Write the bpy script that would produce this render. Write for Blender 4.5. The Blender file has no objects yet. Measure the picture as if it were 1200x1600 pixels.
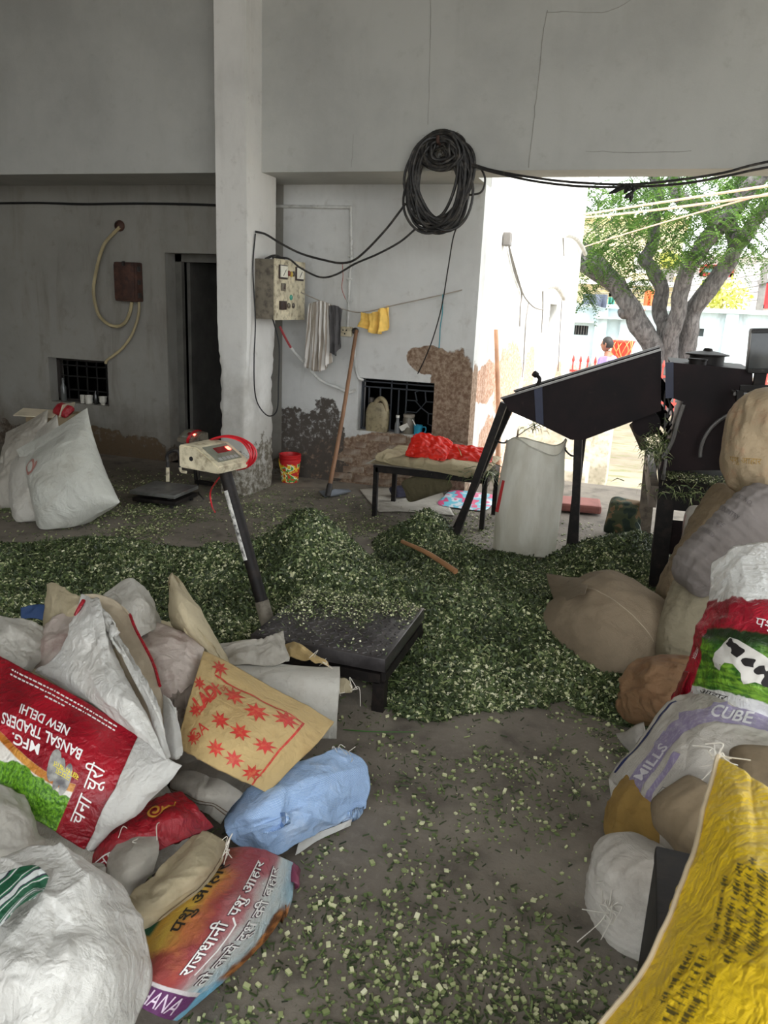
import bpy, bmesh, math, random
import numpy as np
from mathutils import Vector, Matrix

random.seed(7)
rng = np.random.default_rng(7)
SC = bpy.context.scene
COL = SC.collection

# ------------------------------------------------------------------ camera
F_PX = 1212.08
CAM_H = 1.62
PITCH, ROLL, YAW = 0.26131, -0.04433, 0.30694


def cam_axes():
    fwd = np.array([-math.sin(YAW) * math.cos(PITCH), math.cos(YAW) * math.cos(PITCH), -math.sin(PITCH)])
    right = np.array([math.cos(YAW), math.sin(YAW), 0.0])
    down = np.cross(fwd, right)
    c, s = math.cos(ROLL), math.sin(ROLL)
    return c * right + s * down, -s * right + c * down, fwd


AX_R, AX_D, AX_F = cam_axes()
cam_data = bpy.data.cameras.new('camera')
cam = bpy.data.objects.new('camera', cam_data)
COL.objects.link(cam)
cam.matrix_world = Matrix(((AX_R[0], -AX_D[0], -AX_F[0], 0.0), (AX_R[1], -AX_D[1], -AX_F[1], 0.0),
                           (AX_R[2], -AX_D[2], -AX_F[2], CAM_H), (0, 0, 0, 1)))
cam_data.sensor_fit = 'VERTICAL'
cam_data.sensor_height = 36.0
cam_data.lens = 36.0 * F_PX / 1600.0
cam_data.clip_start = 0.05
cam_data.clip_end = 300
cam_data.dof.use_dof = True
cam_data.dof.focus_distance = 3.6
cam_data.dof.aperture_fstop = 9.0
SC.camera = cam

# ------------------------------------------------------------------ sky, sun, exposure
world = bpy.data.worlds.new('overcast_sky')
SC.world = world
world.use_nodes = True
_b = world.node_tree.nodes['Background']
_b.inputs[0].default_value = (0.93, 0.97, 1.0, 1)
_b.inputs[1].default_value = 1.1
sun_d = bpy.data.lights.new('sun', 'SUN')
sun_d.energy = 2.6
sun_d.angle = math.radians(12)
sun_d.color = (1.0, 0.97, 0.92)
sun = bpy.data.objects.new('sun', sun_d)
COL.objects.link(sun)
sun.rotation_euler = Vector((-0.36, 0.34, -0.87)).to_track_quat('-Z', 'Y').to_euler()
SC.view_settings.view_transform = 'Standard'
SC.view_settings.look = 'None'
SC.view_settings.gamma = 1.0
SC.view_settings.use_curve_mapping = False
SC.view_settings.exposure = 1.82
SC.cycles.max_bounces = 8
SC.cycles.diffuse_bounces = 5
SC.cycles.transparent_max_bounces = 8


# ------------------------------------------------------------------ points in the place
def _ray(px, py):
    return AX_R * ((px - 600) / F_PX) + AX_D * ((py - 800) / F_PX) + AX_F


def PZ(px, py, z=0.0):
    d = _ray(px, py)
    t = (z - CAM_H) / d[2]
    return np.array([0, 0, CAM_H]) + d * t


def PY(px, py, y):
    d = _ray(px, py)
    return np.array([0, 0, CAM_H]) + d * (y / d[1])


def PX(px, py, x):
    d = _ray(px, py)
    return np.array([0, 0, CAM_H]) + d * (x / d[0])


# ------------------------------------------------------------------ noise
_perm = np.random.default_rng(3).permutation(256)
_perm = np.concatenate([_perm, _perm, _perm])
_grad = np.random.default_rng(5).normal(size=(256, 3))
_grad /= np.linalg.norm(_grad, axis=1)[:, None]


def noise3(p):
    p = np.asarray(p, float)
    i = np.floor(p).astype(int)
    f = p - i
    i &= 255
    u = f * f * f * (f * (f * 6 - 15) + 10)
    out = 0
    for dx in (0, 1):
        for dy in (0, 1):
            for dz in (0, 1):
                h = _perm[_perm[_perm[(i[..., 0] + dx) & 255] + ((i[..., 1] + dy) & 255)] + ((i[..., 2] + dz) & 255)]
                g = _grad[h]
                d = f - np.array([dx, dy, dz])
                w = (u[..., 0] if dx else 1 - u[..., 0]) * (u[..., 1] if dy else 1 - u[..., 1]) * (u[..., 2] if dz else 1 - u[..., 2])
                out = out + w * (g * d).sum(-1)
    return out * 1.5


def fbm(p, oct=4, gain=0.5):
    p = np.asarray(p, float)
    a, s, o = 1.0, 0.0, 0.0
    for k in range(oct):
        s = s + a * noise3(p * (2.03 ** k) + 17.3 * k)
        a *= gain
    return s


def ridge(p, oct=2):
    p = np.asarray(p, float)
    a, s = 1.0, 0.0
    for k in range(oct):
        s = s + a * (1 - np.abs(noise3(p * (2.1 ** k) + 31.7 * k)) * 2.2)
        a *= 0.5
    return s


# ------------------------------------------------------------------ materials
MATS = {}


def _lin(c):
    return tuple(((v / 12.92) if v <= 0.04045 else ((v + 0.055) / 1.055) ** 2.4) for v in c)


def rgb(r, g, b):
    return _lin((r / 255, g / 255, b / 255))


def new_mat(name):
    m = bpy.data.materials.new(name)
    m.use_nodes = True
    nt = m.node_tree
    return m, nt, nt.nodes['Principled BSDF']


def N(nt, typ, **kw):
    n = nt.nodes.new(typ)
    for k, v in kw.items():
        if k.startswith('i_'):
            key = k[2:]
            n.inputs[int(key) if key.isdigit() else key].default_value = v
        else:
            setattr(n, k, v)
    return n


def mixc(nt, fac, a, b, blend='MIX'):
    n = nt.nodes.new('ShaderNodeMix')
    n.data_type = 'RGBA'
    n.blend_type = blend
    for sock, v in ((n.inputs[0], fac), (n.inputs[6], a), (n.inputs[7], b)):
        if hasattr(v, 'is_output') or isinstance(v, bpy.types.NodeSocket):
            nt.links.new(v, sock)
        elif isinstance(v, (int, float)):
            sock.default_value = v
        else:
            sock.default_value = (*v[:3], 1)
    return n.outputs[2]


def mth(nt, op, a, b=None, c=None, clamp=False):
    n = nt.nodes.new('ShaderNodeMath')
    n.operation = op
    n.use_clamp = clamp
    for i, v in enumerate((a, b, c)):
        if v is None:
            continue
        if isinstance(v, bpy.types.NodeSocket):
            nt.links.new(v, n.inputs[i])
        else:
            n.inputs[i].default_value = v
    return n.outputs[0]


def sstep(nt, v, lo, hi):
    n = nt.nodes.new('ShaderNodeMapRange')
    n.interpolation_type = 'SMOOTHSTEP'
    nt.links.new(v, n.inputs[0])
    n.inputs[1].default_value = lo
    n.inputs[2].default_value = hi
    return n.outputs[0]


def coords(nt, kind='Object'):
    return nt.nodes.new('ShaderNodeTexCoord').outputs[kind]


def noise_node(nt, vec, scale, detail=4, rough=0.55, dist=0.0):
    n = N(nt, 'ShaderNodeTexNoise')
    n.inputs['Scale'].default_value = scale
    n.inputs['Detail'].default_value = detail
    n.inputs['Roughness'].default_value = rough
    n.inputs['Distortion'].default_value = dist
    nt.links.new(vec, n.inputs['Vector'])
    return n.outputs['Fac']


def mapping(nt, vec, scale=(1, 1, 1), rot=(0, 0, 0), loc=(0, 0, 0)):
    n = N(nt, 'ShaderNodeMapping')
    n.inputs['Scale'].default_value = scale
    n.inputs['Rotation'].default_value = rot
    n.inputs['Location'].default_value = loc
    nt.links.new(vec, n.inputs['Vector'])
    return n.outputs[0]


def add_bump(nt, bsdf, h, strength=0.3, dist=0.01):
    b = N(nt, 'ShaderNodeBump')
    b.inputs['Strength'].default_value = strength
    b.inputs['Distance'].default_value = dist
    nt.links.new(h, b.inputs['Height'])
    nt.links.new(b.outputs[0], bsdf.inputs['Normal'])
    return b


def pmat(name, c, rough=0.6, var=0.18, scale=6.0, c2=None, bump=0.15, bscale=60, metallic=0.0, spec=0.5, dirt=None, dirt_amt=0.0,
         stretch=(1, 1, 1), bdist=0.004):
    """plain painted / plastic / wood surface with colour variation, grime and fine relief"""
    if name in MATS:
        return MATS[name]
    m, nt, b = new_mat(name)
    co = mapping(nt, coords(nt), stretch)
    n1 = noise_node(nt, co, scale)
    ca = tuple(v * (1 - var) for v in c)
    cb = tuple(min(1, v * (1 + var)) for v in c) if c2 is None else c2
    col = mixc(nt, sstep(nt, n1, 0.3, 0.7), ca, cb)
    if dirt is not None:
        n2 = noise_node(nt, co, scale * 2.7, 6, 0.65)
        col = mixc(nt, mth(nt, 'MULTIPLY', sstep(nt, n2, 0.45, 0.7), dirt_amt), col, dirt)
    nt.links.new(col, b.inputs['Base Color'])
    b.inputs['Roughness'].default_value = rough
    b.inputs['Metallic'].default_value = metallic
    b.inputs['Specular IOR Level'].default_value = spec
    if bump:
        add_bump(nt, b, noise_node(nt, co, bscale, 4), bump, bdist)
    MATS[name] = m
    return m


def blob_mask(nt, vec, blobs, axes=(0, 2), nscale=5.0, namp=0.35, soft=0.03, detail=8):
    """union of ragged patches in the plane of two object axes"""
    sep = N(nt, 'ShaderNodeSeparateXYZ')
    nt.links.new(vec, sep.inputs[0])
    nz = mth(nt, 'SUBTRACT', noise_node(nt, vec, nscale, detail, 0.62), 0.5)
    best = None
    for (cx, cz, rx, rz) in blobs:
        dx = mth(nt, 'DIVIDE', mth(nt, 'SUBTRACT', sep.outputs[axes[0]], cx), rx)
        dz = mth(nt, 'DIVIDE', mth(nt, 'SUBTRACT', sep.outputs[axes[1]], cz), rz)
        d = mth(nt, 'SQRT', mth(nt, 'ADD', mth(nt, 'MULTIPLY', dx, dx), mth(nt, 'MULTIPLY', dz, dz)))
        v = mth(nt, 'SUBTRACT', 1.0, d)
        best = v if best is None else mth(nt, 'MAXIMUM', best, v)
    v = mth(nt, 'ADD', best, mth(nt, 'MULTIPLY', nz, namp * 2))
    return sstep(nt, v, -soft, soft)


def plaster(name, c, grime, peel_blobs=(), peel_c=(0.2, 0.13, 0.09), peel_c2=None, dark_blobs=(), dark_c=(0.05, 0.045, 0.04), axes=(0, 2),
            foot=0.35, streaks=0.5, rough=0.85):
    if name in MATS:
        return MATS[name]
    m, nt, b = new_mat(name)
    co = coords(nt)
    sep = N(nt, 'ShaderNodeSeparateXYZ')
    nt.links.new(co, sep.inputs[0])
    z = sep.outputs[2]
    n1 = noise_node(nt, co, 1.3, 5, 0.6)
    n2 = noise_node(nt, co, 9.0, 7, 0.65)
    st = noise_node(nt, mapping(nt, co, (3, 3, 0.7)), 1.5, 8, 0.66, 0.5)
    col = mixc(nt, sstep(nt, n1, 0.35, 0.7), c, tuple(v * 0.83 for v in c))
    col = mixc(nt, mth(nt, 'MULTIPLY', sstep(nt, st, 0.48, 0.75), streaks * 0.6), col, grime)
    col = mixc(nt, mth(nt, 'MULTIPLY', sstep(nt, n2, 0.55, 0.8), 0.35), col, grime)
    # rising damp: ragged grime band above the floor
    wob = mth(nt, 'MULTIPLY', mth(nt, 'SUBTRACT', noise_node(nt, co, 3.2, 8, 0.65), 0.5), 1.5)
    h = mth(nt, 'ADD', z, wob)
    damp = sstep(nt, h, foot + 0.5, foot - 0.15)
    col = mixc(nt, mth(nt, 'MULTIPLY', damp, 0.55), col, grime)
    hgt = mth(nt, 'MULTIPLY', n2, 0.5)
    if foot > 0:
        pf = sstep(nt, h, foot * 0.55, foot * 0.5)
        nb = noise_node(nt, co, 22, 6, 0.7)
        pc = mixc(nt, sstep(nt, nb, 0.4, 0.65), peel_c, peel_c2 or tuple(min(1, v * 2.2) for v in peel_c))
        col = mixc(nt, pf, col, pc)
        hgt = mth(nt, 'SUBTRACT', hgt, mth(nt, 'MULTIPLY', pf, 0.8))
    if peel_blobs:
        pm = blob_mask(nt, co, peel_blobs, axes)
        nb = noise_node(nt, co, 30, 8, 0.75)
        pc = mixc(nt, sstep(nt, nb, 0.38, 0.66), peel_c, peel_c2 or tuple(min(1, v * 2.2) for v in peel_c))
        col = mixc(nt, pm, col, pc)
        hgt = mth(nt, 'SUBTRACT', hgt, mth(nt, 'MULTIPLY', pm, 1.2))
        hgt = mth(nt, 'ADD', hgt, mth(nt, 'MULTIPLY', mth(nt, 'MULTIPLY', pm, nb), 1.2))
    if dark_blobs:
        dm = blob_mask(nt, co, dark_blobs, axes, nscale=6, namp=0.5)
        nb = noise_node(nt, co, 16, 6, 0.7)
        col = mixc(nt, mth(nt, 'MULTIPLY', dm, sstep(nt, nb, 0.3, 0.5)), col, dark_c)
        hgt = mth(nt, 'SUBTRACT', hgt, mth(nt, 'MULTIPLY', dm, 0.8))
    nt.links.new(col, b.inputs['Base Color'])
    b.inputs['Roughness'].default_value = rough
    b.inputs['Specular IOR Level'].default_value = 0.25
    add_bump(nt, b, hgt, 0.55, 0.012)
    MATS[name] = m
    return m


# ------------------------------------------------------------------ object helpers
def link(o, parent=None):
    COL.objects.link(o)
    if parent is not None:
        o.parent = parent
    return o


def tag(o, label=None, cat=None, group=None, kind=None):
    if label:
        o['label'] = label
    if cat:
        o['category'] = cat
    if group:
        o['group'] = group
    if kind:
        o['kind'] = kind
    return o


def empty(name, loc, label=None, cat=None, group=None):
    o = bpy.data.objects.new(name, None)
    o.empty_display_size = 0.1
    o.location = Vector(loc)
    link(o)
    return tag(o, label, cat, group)


def mesh(name, verts, faces, mat=None, parent=None, smooth=False, uv=None, autosmooth=None):
    """verts in world space; if parent is an Empty at loc, vertices are stored relative to it"""
    me = bpy.data.meshes.new(name)
    off = np.array(parent_loc(parent)) if parent is not None else np.zeros(3)
    v = np.asarray(verts, float) - off
    me.from_pydata(v.tolist(), [], [tuple(int(i) for i in f) for f in faces])
    if uv is not None:
        ul = me.uv_layers.new(name='UVMap')
        idx = np.zeros(len(me.loops), int)
        me.loops.foreach_get('vertex_index', idx)
        ul.data.foreach_set('uv', np.asarray(uv, float)[idx].ravel())
    if smooth:
        me.shade_smooth()
    me.update()
    if isinstance(mat, (list, tuple)):
        for mm in mat:
            me.materials.append(mm)
    elif mat:
        me.materials.append(mat)
    o = bpy.data.objects.new(name, me)
    link(o, parent)
    return o


def parent_loc(p):
    loc = Vector((0, 0, 0))
    while p is not None:
        loc = loc + p.location
        p = p.parent
    return loc


class MB:
    """collects shapes for ONE mesh"""

    def __init__(self):
        self.v, self.f, self.m = [], [], []
        self.mi = 0

    def add(self, verts, faces):
        k = len(self.v)
        self.v += [tuple(map(float, p)) for p in verts]
        self.f += [tuple(i + k for i in f) for f in faces]
        self.m += [self.mi] * len(faces)
        return self

    def box(self, c, s, rot=None, bev=0.0):
        hx, hy, hz = s[0] / 2, s[1] / 2, s[2] / 2
        if bev > 0:
            bm = bmesh.new()
            bmesh.ops.create_cube(bm, size=1)
            for q in bm.verts:
                q.co = Vector((q.co.x * s[0], q.co.y * s[1], q.co.z * s[2]))
            bmesh.ops.bevel(bm, geom=bm.edges[:], offset=min(bev, 0.45 * min(s)), segments=2, affect='EDGES', profile=0.6)
            return self.bm(bm, c, rot)
        vs = [Vector((x, y, z)) for x in (-hx, hx) for y in (-hy, hy) for z in (-hz, hz)]
        if rot is not None:
            vs = [rot @ q for q in vs]
        vs = [q + Vector(c) for q in vs]
        return self.add(vs, [(0, 1, 3, 2), (4, 6, 7, 5), (0, 4, 5, 1), (2, 3, 7, 6), (0, 2, 6, 4), (1, 5, 7, 3)])

    def bm(self, bm, c=(0, 0, 0), rot=None):
        bm.verts.index_update()
        vs = [(rot @ q.co if rot is not None else q.co) + Vector(c) for q in bm.verts]
        fs = [tuple(q.index for q in f.verts) for f in bm.faces]
        bm.free()
        return self.add(vs, fs)

    def beam(self, a, b, w, h=None, up=(0, 0, 1), bev=0.0):
        a, b = Vector(a), Vector(b)
        h = h or w
        d = b - a
        L = d.length
        x = d.normalized()
        y = Vector(up).cross(x)
        if y.length < 1e-4:
            y = Vector((0, 1, 0)).cross(x)
        y.normalize()
        z = x.cross(y)
        R = Matrix((x, y, z)).transposed()
        return self.box((a + b) / 2, (L, w, h), R, bev)

    def tube(self, path, r, seg=8, closed=False, cap=True):
        p = np.asarray(path, float)
        n = len(p)
        r = np.full(n, r) if np.isscalar(r) else np.asarray(r, float)
        t = np.gradient(p, axis=0) if not closed else np.roll(p, -1, 0) - np.roll(p, 1, 0)
        t /= np.linalg.norm(t, axis=1)[:, None] + 1e-12
        ref = np.array([0, 0, 1.0]) if abs(t[0][2]) < 0.9 else np.array([1.0, 0, 0])
        u = np.cross(t[0], ref)
        u /= np.linalg.norm(u)
        ang = np.linspace(0, 2 * math.pi, seg, endpoint=False)
        vs = []
        for i in range(n):
            u = u - t[i] * np.dot(u, t[i])
            u /= np.linalg.norm(u) + 1e-12
            w = np.cross(t[i], u)
            for a in ang:
                vs.append(p[i] + r[i] * (math.cos(a) * u + math.sin(a) * w))
        fs = []
        for i in range(n - (0 if closed else 1)):
            j = (i + 1) % n
            for k in range(seg):
                l = (k + 1) % seg
                fs.append((i * seg + k, i * seg + l, j * seg + l, j * seg + k))
        if cap and not closed:
            fs.append(tuple(range(seg))[::-1])
            fs.append(tuple((n - 1) * seg + k for k in range(seg)))
        return self.add(vs, fs)

    def lathe(self, prof, c=(0, 0, 0), seg=24, rot=None, caps=True):
        vs, fs = [], []
        for (r, z) in prof:
            for k in range(seg):
                a = 2 * math.pi * k / seg
                q = Vector((r * math.cos(a), r * math.sin(a), z))
                if rot is not None:
                    q = rot @ q
                vs.append(q + Vector(c))
        for i in range(len(prof) - 1):
            for k in range(seg):
                l = (k + 1) % seg
                fs.append((i * seg + k, i * seg + l, (i + 1) * seg + l, (i + 1) * seg + k))
        if caps:
            fs.append(tuple(range(seg))[::-1])
            fs.append(tuple((len(prof) - 1) * seg + k for k in range(seg)))
        return self.add(vs, fs)

    def prism(self, poly, d):
        """closed 3D polygon extruded by vector d"""
        n = len(poly)
        a = [Vector(q) for q in poly]
        b = [q + Vector(d) for q in a]
        fs = [tuple(range(n))[::-1], tuple(range(n, 2 * n))] + [(i, (i + 1) % n, n + (i + 1) % n, n + i) for i in range(n)]
        return self.add(a + b, fs)

    def build(self, name, mat=None, parent=None, smooth=False, recalc=True, ang=40):
        o = mesh(name, self.v, self.f, mat, parent)
        me = o.data
        if recalc:
            bm = bmesh.new()
            bm.from_mesh(me)
            bmesh.ops.recalc_face_normals(bm, faces=bm.faces)
            bm.to_mesh(me)
            bm.free()
        if any(self.m):
            me.polygons.foreach_set('material_index', np.array(self.m, dtype=np.int32))
        if smooth:
            me.shade_smooth()
            bm = bmesh.new()
            bm.from_mesh(me)
            lim = math.radians(ang)
            for e in bm.edges:
                if len(e.link_faces) == 2 and e.calc_face_angle(0) > lim:
                    e.smooth = False
            bm.to_mesh(me)
            bm.free()
        return o


def spline(pts, n=12):
    """Catmull-Rom through points"""
    p = np.asarray(pts, float)
    p = np.vstack([2 * p[0] - p[1], p, 2 * p[-1] - p[-2]])
    out = []
    for i in range(1, len(p) - 2):
        for k in range(n):
            t = k / n
            out.append(0.5 * ((2 * p[i]) + (-p[i - 1] + p[i + 1]) * t + (2 * p[i - 1] - 5 * p[i] + 4 * p[i + 1] - p[i + 2]) * t * t
                              + (-p[i - 1] + 3 * p[i] - 3 * p[i + 1] + p[i + 2]) * t ** 3))
    out.append(p[-2])
    return np.array(out)


def copy_tree(o, parent=None):
    c = o.copy()
    COL.objects.link(c)
    if parent is not None:
        c.parent = parent
    for ch in list(o.children):
        copy_tree(ch, c)
    return c


def struct(o):
    o['kind'] = 'structure'
    return o


def wall_holes(name, axis, fixed, thick, u0, u1, z0, z1, holes, mat, parent=None, du=0.25, dz=0.25):
    """wall in the plane axis=fixed with rectangular holes (ua,ub,za,zb), thickness along +axis"""
    us = sorted(set([u0, u1] + [h[0] for h in holes] + [h[1] for h in holes]))
    zs = sorted(set([z0, z1] + [h[2] for h in holes] + [h[3] for h in holes]))
    b = MB()

    def pt(u, z, d):
        return (u, fixed + d, z) if axis == 'y' else (fixed + d, u, z)
    for i in range(len(us) - 1):
        for j in range(len(zs) - 1):
            cu, cz = (us[i] + us[i + 1]) / 2, (zs[j] + zs[j + 1]) / 2
            if any(h[0] < cu < h[1] and h[2] < cz < h[3] for h in holes):
                continue
            for d in (0, thick):
                b.add([pt(us[i], zs[j], d), pt(us[i + 1], zs[j], d), pt(us[i + 1], zs[j + 1], d), pt(us[i], zs[j + 1], d)], [(0, 1, 2, 3)])
    for rect in [(u0, u1, z0, z1)] + list(holes):
        a, c, e, f = rect
        for (p, q) in (((a, e), (c, e)), ((c, e), (c, f)), ((c, f), (a, f)), ((a, f), (a, e))):
            b.add([pt(*p, 0), pt(*q, 0), pt(*q, thick), pt(*p, thick)], [(0, 1, 2, 3)])
    o = b.build(name, mat, parent, recalc=False)
    bm = bmesh.new()
    bm.from_mesh(o.data)
    bmesh.ops.remove_doubles(bm, verts=bm.verts, dist=1e-5)
    bmesh.ops.recalc_face_normals(bm, faces=bm.faces)
    bm.to_mesh(o.data)
    bm.free()
    return o


# ------------------------------------------------------------------ the building
YW = 6.625           # back wall plane
XC = -1.36           # corner where the outer side wall starts
YBM = 5.967          # beam front
ZB = 2.585           # beam underside
G0 = -0.5            # ground of the yard outside

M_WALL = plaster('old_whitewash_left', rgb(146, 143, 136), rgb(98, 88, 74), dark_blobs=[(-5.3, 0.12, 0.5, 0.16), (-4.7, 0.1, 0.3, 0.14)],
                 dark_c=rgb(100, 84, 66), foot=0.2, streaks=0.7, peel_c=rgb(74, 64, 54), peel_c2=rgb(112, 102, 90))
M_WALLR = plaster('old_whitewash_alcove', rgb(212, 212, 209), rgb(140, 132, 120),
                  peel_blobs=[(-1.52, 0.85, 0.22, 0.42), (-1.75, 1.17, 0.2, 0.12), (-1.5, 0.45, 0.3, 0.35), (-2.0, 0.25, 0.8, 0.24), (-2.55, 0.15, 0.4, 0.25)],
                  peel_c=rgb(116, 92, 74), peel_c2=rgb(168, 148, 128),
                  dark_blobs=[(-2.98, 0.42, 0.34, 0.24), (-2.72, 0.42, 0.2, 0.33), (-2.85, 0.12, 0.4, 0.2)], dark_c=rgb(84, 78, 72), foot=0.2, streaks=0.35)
M_BEAM = plaster('beam_whitewash', rgb(182, 182, 177), rgb(150, 147, 138), foot=-5, streaks=0.25)
M_PILLAR = plaster('pillar_whitewash', rgb(222, 220, 215), rgb(140, 134, 122), peel_blobs=(), foot=0.62, streaks=0.35, peel_c=rgb(104, 97, 84), peel_c2=rgb(176, 172, 162))
M_SIDE = plaster('outer_whitewash', rgb(236, 236, 232), rgb(190, 182, 170),
                 peel_blobs=[(7.3, 0.95, 0.55, 0.2), (8.6, 0.85, 0.9, 0.45), (10.2, 0.8, 0.5, 0.4), (7.6, 0.3, 0.5, 0.3), (14.0, 0.4, 0.6, 0.4)],
                 peel_c=rgb(176, 128, 100), peel_c2=rgb(226, 200, 180), axes=(1, 2), foot=0.12, streaks=0.35)

# floor: stained concrete
mf, nt, bs = new_mat('stained_concrete')
co = coords(nt)
a1 = noise_node(nt, co, 0.9, 6, 0.6)
a2 = noise_node(nt, co, 5.0, 8, 0.65)
a3 = noise_node(nt, co, 40.0, 6, 0.7)
cc = mixc(nt, sstep(nt, a1, 0.35, 0.65), rgb(106, 98, 89), rgb(136, 128, 116))
cc = mixc(nt, mth(nt, 'MULTIPLY', sstep(nt, a2, 0.48, 0.68), 0.75), cc, rgb(70, 63, 56))
cc = mixc(nt, mth(nt, 'MULTIPLY', sstep(nt, a3, 0.45, 0.7), 0.4), cc, rgb(140, 134, 122))
nt.links.new(cc, bs.inputs['Base Color'])
bs.inputs['Roughness'].default_value = 0.8
bs.inputs['Specular IOR Level'].default_value = 0.35
add_bump(nt, bs, mth(nt, 'ADD', mth(nt, 'MULTIPLY', a2, 0.8), mth(nt, 'MULTIPLY', a3, 0.5)), 0.5, 0.01)
M_FLOOR = mf

b = MB()
b.box((-3.3, 1.8, -0.25), (13.4, 9.7, 0.5))
b.box((1.02, 7.2, -0.25), (4.76, 1.1, 0.5))
fl = struct(b.build('floor', M_FLOOR))

HOLES = [(-5.79, -5.07, 0.50, 0.95), (-4.37, -3.36, 0.0, 2.0)]
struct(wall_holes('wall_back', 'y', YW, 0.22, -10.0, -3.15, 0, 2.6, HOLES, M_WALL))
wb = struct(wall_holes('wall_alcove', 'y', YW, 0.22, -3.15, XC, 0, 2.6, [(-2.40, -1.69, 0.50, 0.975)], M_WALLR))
# rooms behind the door and the windows (darkness put into the colour)
M_IN = pmat('room_shade_black', rgb(24, 22, 21), 0.9)
b = MB()
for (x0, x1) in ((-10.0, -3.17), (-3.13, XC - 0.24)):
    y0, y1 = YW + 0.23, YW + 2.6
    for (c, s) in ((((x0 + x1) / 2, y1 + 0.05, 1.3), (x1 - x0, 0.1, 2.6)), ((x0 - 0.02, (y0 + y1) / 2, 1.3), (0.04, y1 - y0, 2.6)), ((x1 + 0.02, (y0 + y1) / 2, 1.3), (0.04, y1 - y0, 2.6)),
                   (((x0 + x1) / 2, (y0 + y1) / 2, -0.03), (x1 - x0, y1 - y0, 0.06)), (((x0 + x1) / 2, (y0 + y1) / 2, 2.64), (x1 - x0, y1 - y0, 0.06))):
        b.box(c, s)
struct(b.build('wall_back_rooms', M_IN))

# beam / upper wall, slab over the alcove, roof
b = MB()
b.box((-3.4, (YBM + 6.28) / 2, (ZB + 5.0) / 2), (13.2, 6.28 - YBM, 5.0 - ZB))
wbeam = struct(b.build('wall_beam', M_BEAM))
M_CRACK = pmat('crack_shadow_grime', rgb(146, 143, 136), 0.95, bump=0)
for pts, r in (([(672, -20), (673, 40), (671, 110), (669, 195)], 0.004), ([(985, 0), (960, 14), (930, 20), (880, 18), (853, 20)], 0.004), ([(855, 16), (848, 60), (843, 110), (835, 180), (826, 262)], 0.0055), ([(552, 210), (549, 262)], 0.003), ([(915, 236), (1000, 238), (1080, 236)], 0.003)):
    P = spline([PY(px, py, YBM - 0.0015) for px, py in pts], 6)
    P = P + 0.006 * np.column_stack([fbm(P * 20, 2), 0 * P[:, 0], fbm(P * 20 + 9, 2)])
    b = MB().tube(P, r * 0.5, 5).build('crack', M_CRACK, wbeam)
b = MB()
b.box(((-10 + XC) / 2, (6.28 + YW + 0.2) / 2, ZB + 0.09), (XC + 10, YW + 0.2 - 6.28, 0.17))
struct(b.build('ceiling_alcove', M_BEAM))
b = MB()
b.box((-3.4, 2.15, 4.3), (13.2, 8.3, 0.2))  # unseen roof, cut short at the rear to let light in
struct(b.build('ceiling', pmat('roof_concrete', rgb(150, 146, 138), 0.9)))
b = MB()
b.box((-10.1, 1.7, 2.1), (0.2, 9.8, 4.4))
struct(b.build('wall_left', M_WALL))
b = MB()
b.box((2.7, 3.2, 2.1), (0.2, 2.6, 4.2))  # unseen wall added to keep light off the right stack
struct(b.build('wall_right_unseen', M_BEAM))
b = MB()
b.box((-6.2, -3.1, 2.1), (7.6, 0.2, 4.2))  # unseen wall, length set to hold back light from behind
struct(b.build('wall_rear_unseen', M_WALL))

# pillar with worn arrises
def worn_box(name, x0, x1, y0, y1, z0, z1, mat, wear_top=1.45, amp=0.03, n=14, nz=130):
    b = MB()
    us = np.linspace(0, 1, n + 1)
    ring = [(x0 + (x1 - x0) * u, y0) for u in us[:-1]] + [(x1, y0 + (y1 - y0) * u) for u in us[:-1]] + \
           [(x1 - (x1 - x0) * u, y1) for u in us[:-1]] + [(x0, y1 - (y1 - y0) * u) for u in us[:-1]]
    ring = np.array(ring)
    cx, cy = (x0 + x1) / 2, (y0 + y1) / 2
    zs = np.linspace(z0, z1, nz + 1)
    V = []
    for z in zs:
        p = np.column_stack([ring, np.full(len(ring), z)])
        ex = np.minimum(np.abs(p[:, 0] - x0), np.abs(p[:, 0] - x1)) / (x1 - x0)
        ey = np.minimum(np.abs(p[:, 1] - y0), np.abs(p[:, 1] - y1)) / (y1 - y0)
        edge = np.clip(1 - (ex + ey) * 6, 0, 1)
        w = np.clip((wear_top - z) / 0.5, 0.06, 1)
        d = (edge * (0.35 + 0.65 * np.clip(fbm(p * 14, 4) + 0.35, 0, 1)) + 0.15 * np.clip(fbm(p * 9 + 5, 4), -0.3, 1)) * amp * w
        q = p.copy()
        q[:, 0] -= np.sign(p[:, 0] - cx) * d * np.where(ex < 0.2, 1, 0)
        q[:, 1] -= np.sign(p[:, 1] - cy) * d * np.where(ey < 0.2, 1, 0)
        V.append(q)
    m = len(ring)
    V = np.vstack(V)
    fs = [(i * m + k, i * m + (k + 1) % m, (i + 1) * m + (k + 1) % m, (i + 1) * m + k) for i in range(nz) for k in range(m)]
    b.add(V, fs)
    return b.build(name, mat, smooth=True, ang=50)


struct(worn_box('wall_pillar', -3.30, -3.03, 5.72, 6.23, 0, 5.0, M_PILLAR))

# outer side wall facing the yard
sw = struct(wall_holes('wall_side', 'x', XC - 0.22, 0.22, YW + 0.22, 16.2, G0, 5.2, [(11.85, 12.75, G0, 1.73)], M_SIDE))
b = MB()
b.box((XC - 0.13, 12.3, 0.62), (0.05, 0.9, 2.2))
for z in (0.1, 1.2):
    b.box((XC - 0.1, 12.3, z), (0.03, 0.7, 0.7), bev=0.01)
d2 = struct(b.build('door_2', pmat('dark_door_paint', rgb(60, 58, 62), 0.6)))
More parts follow.
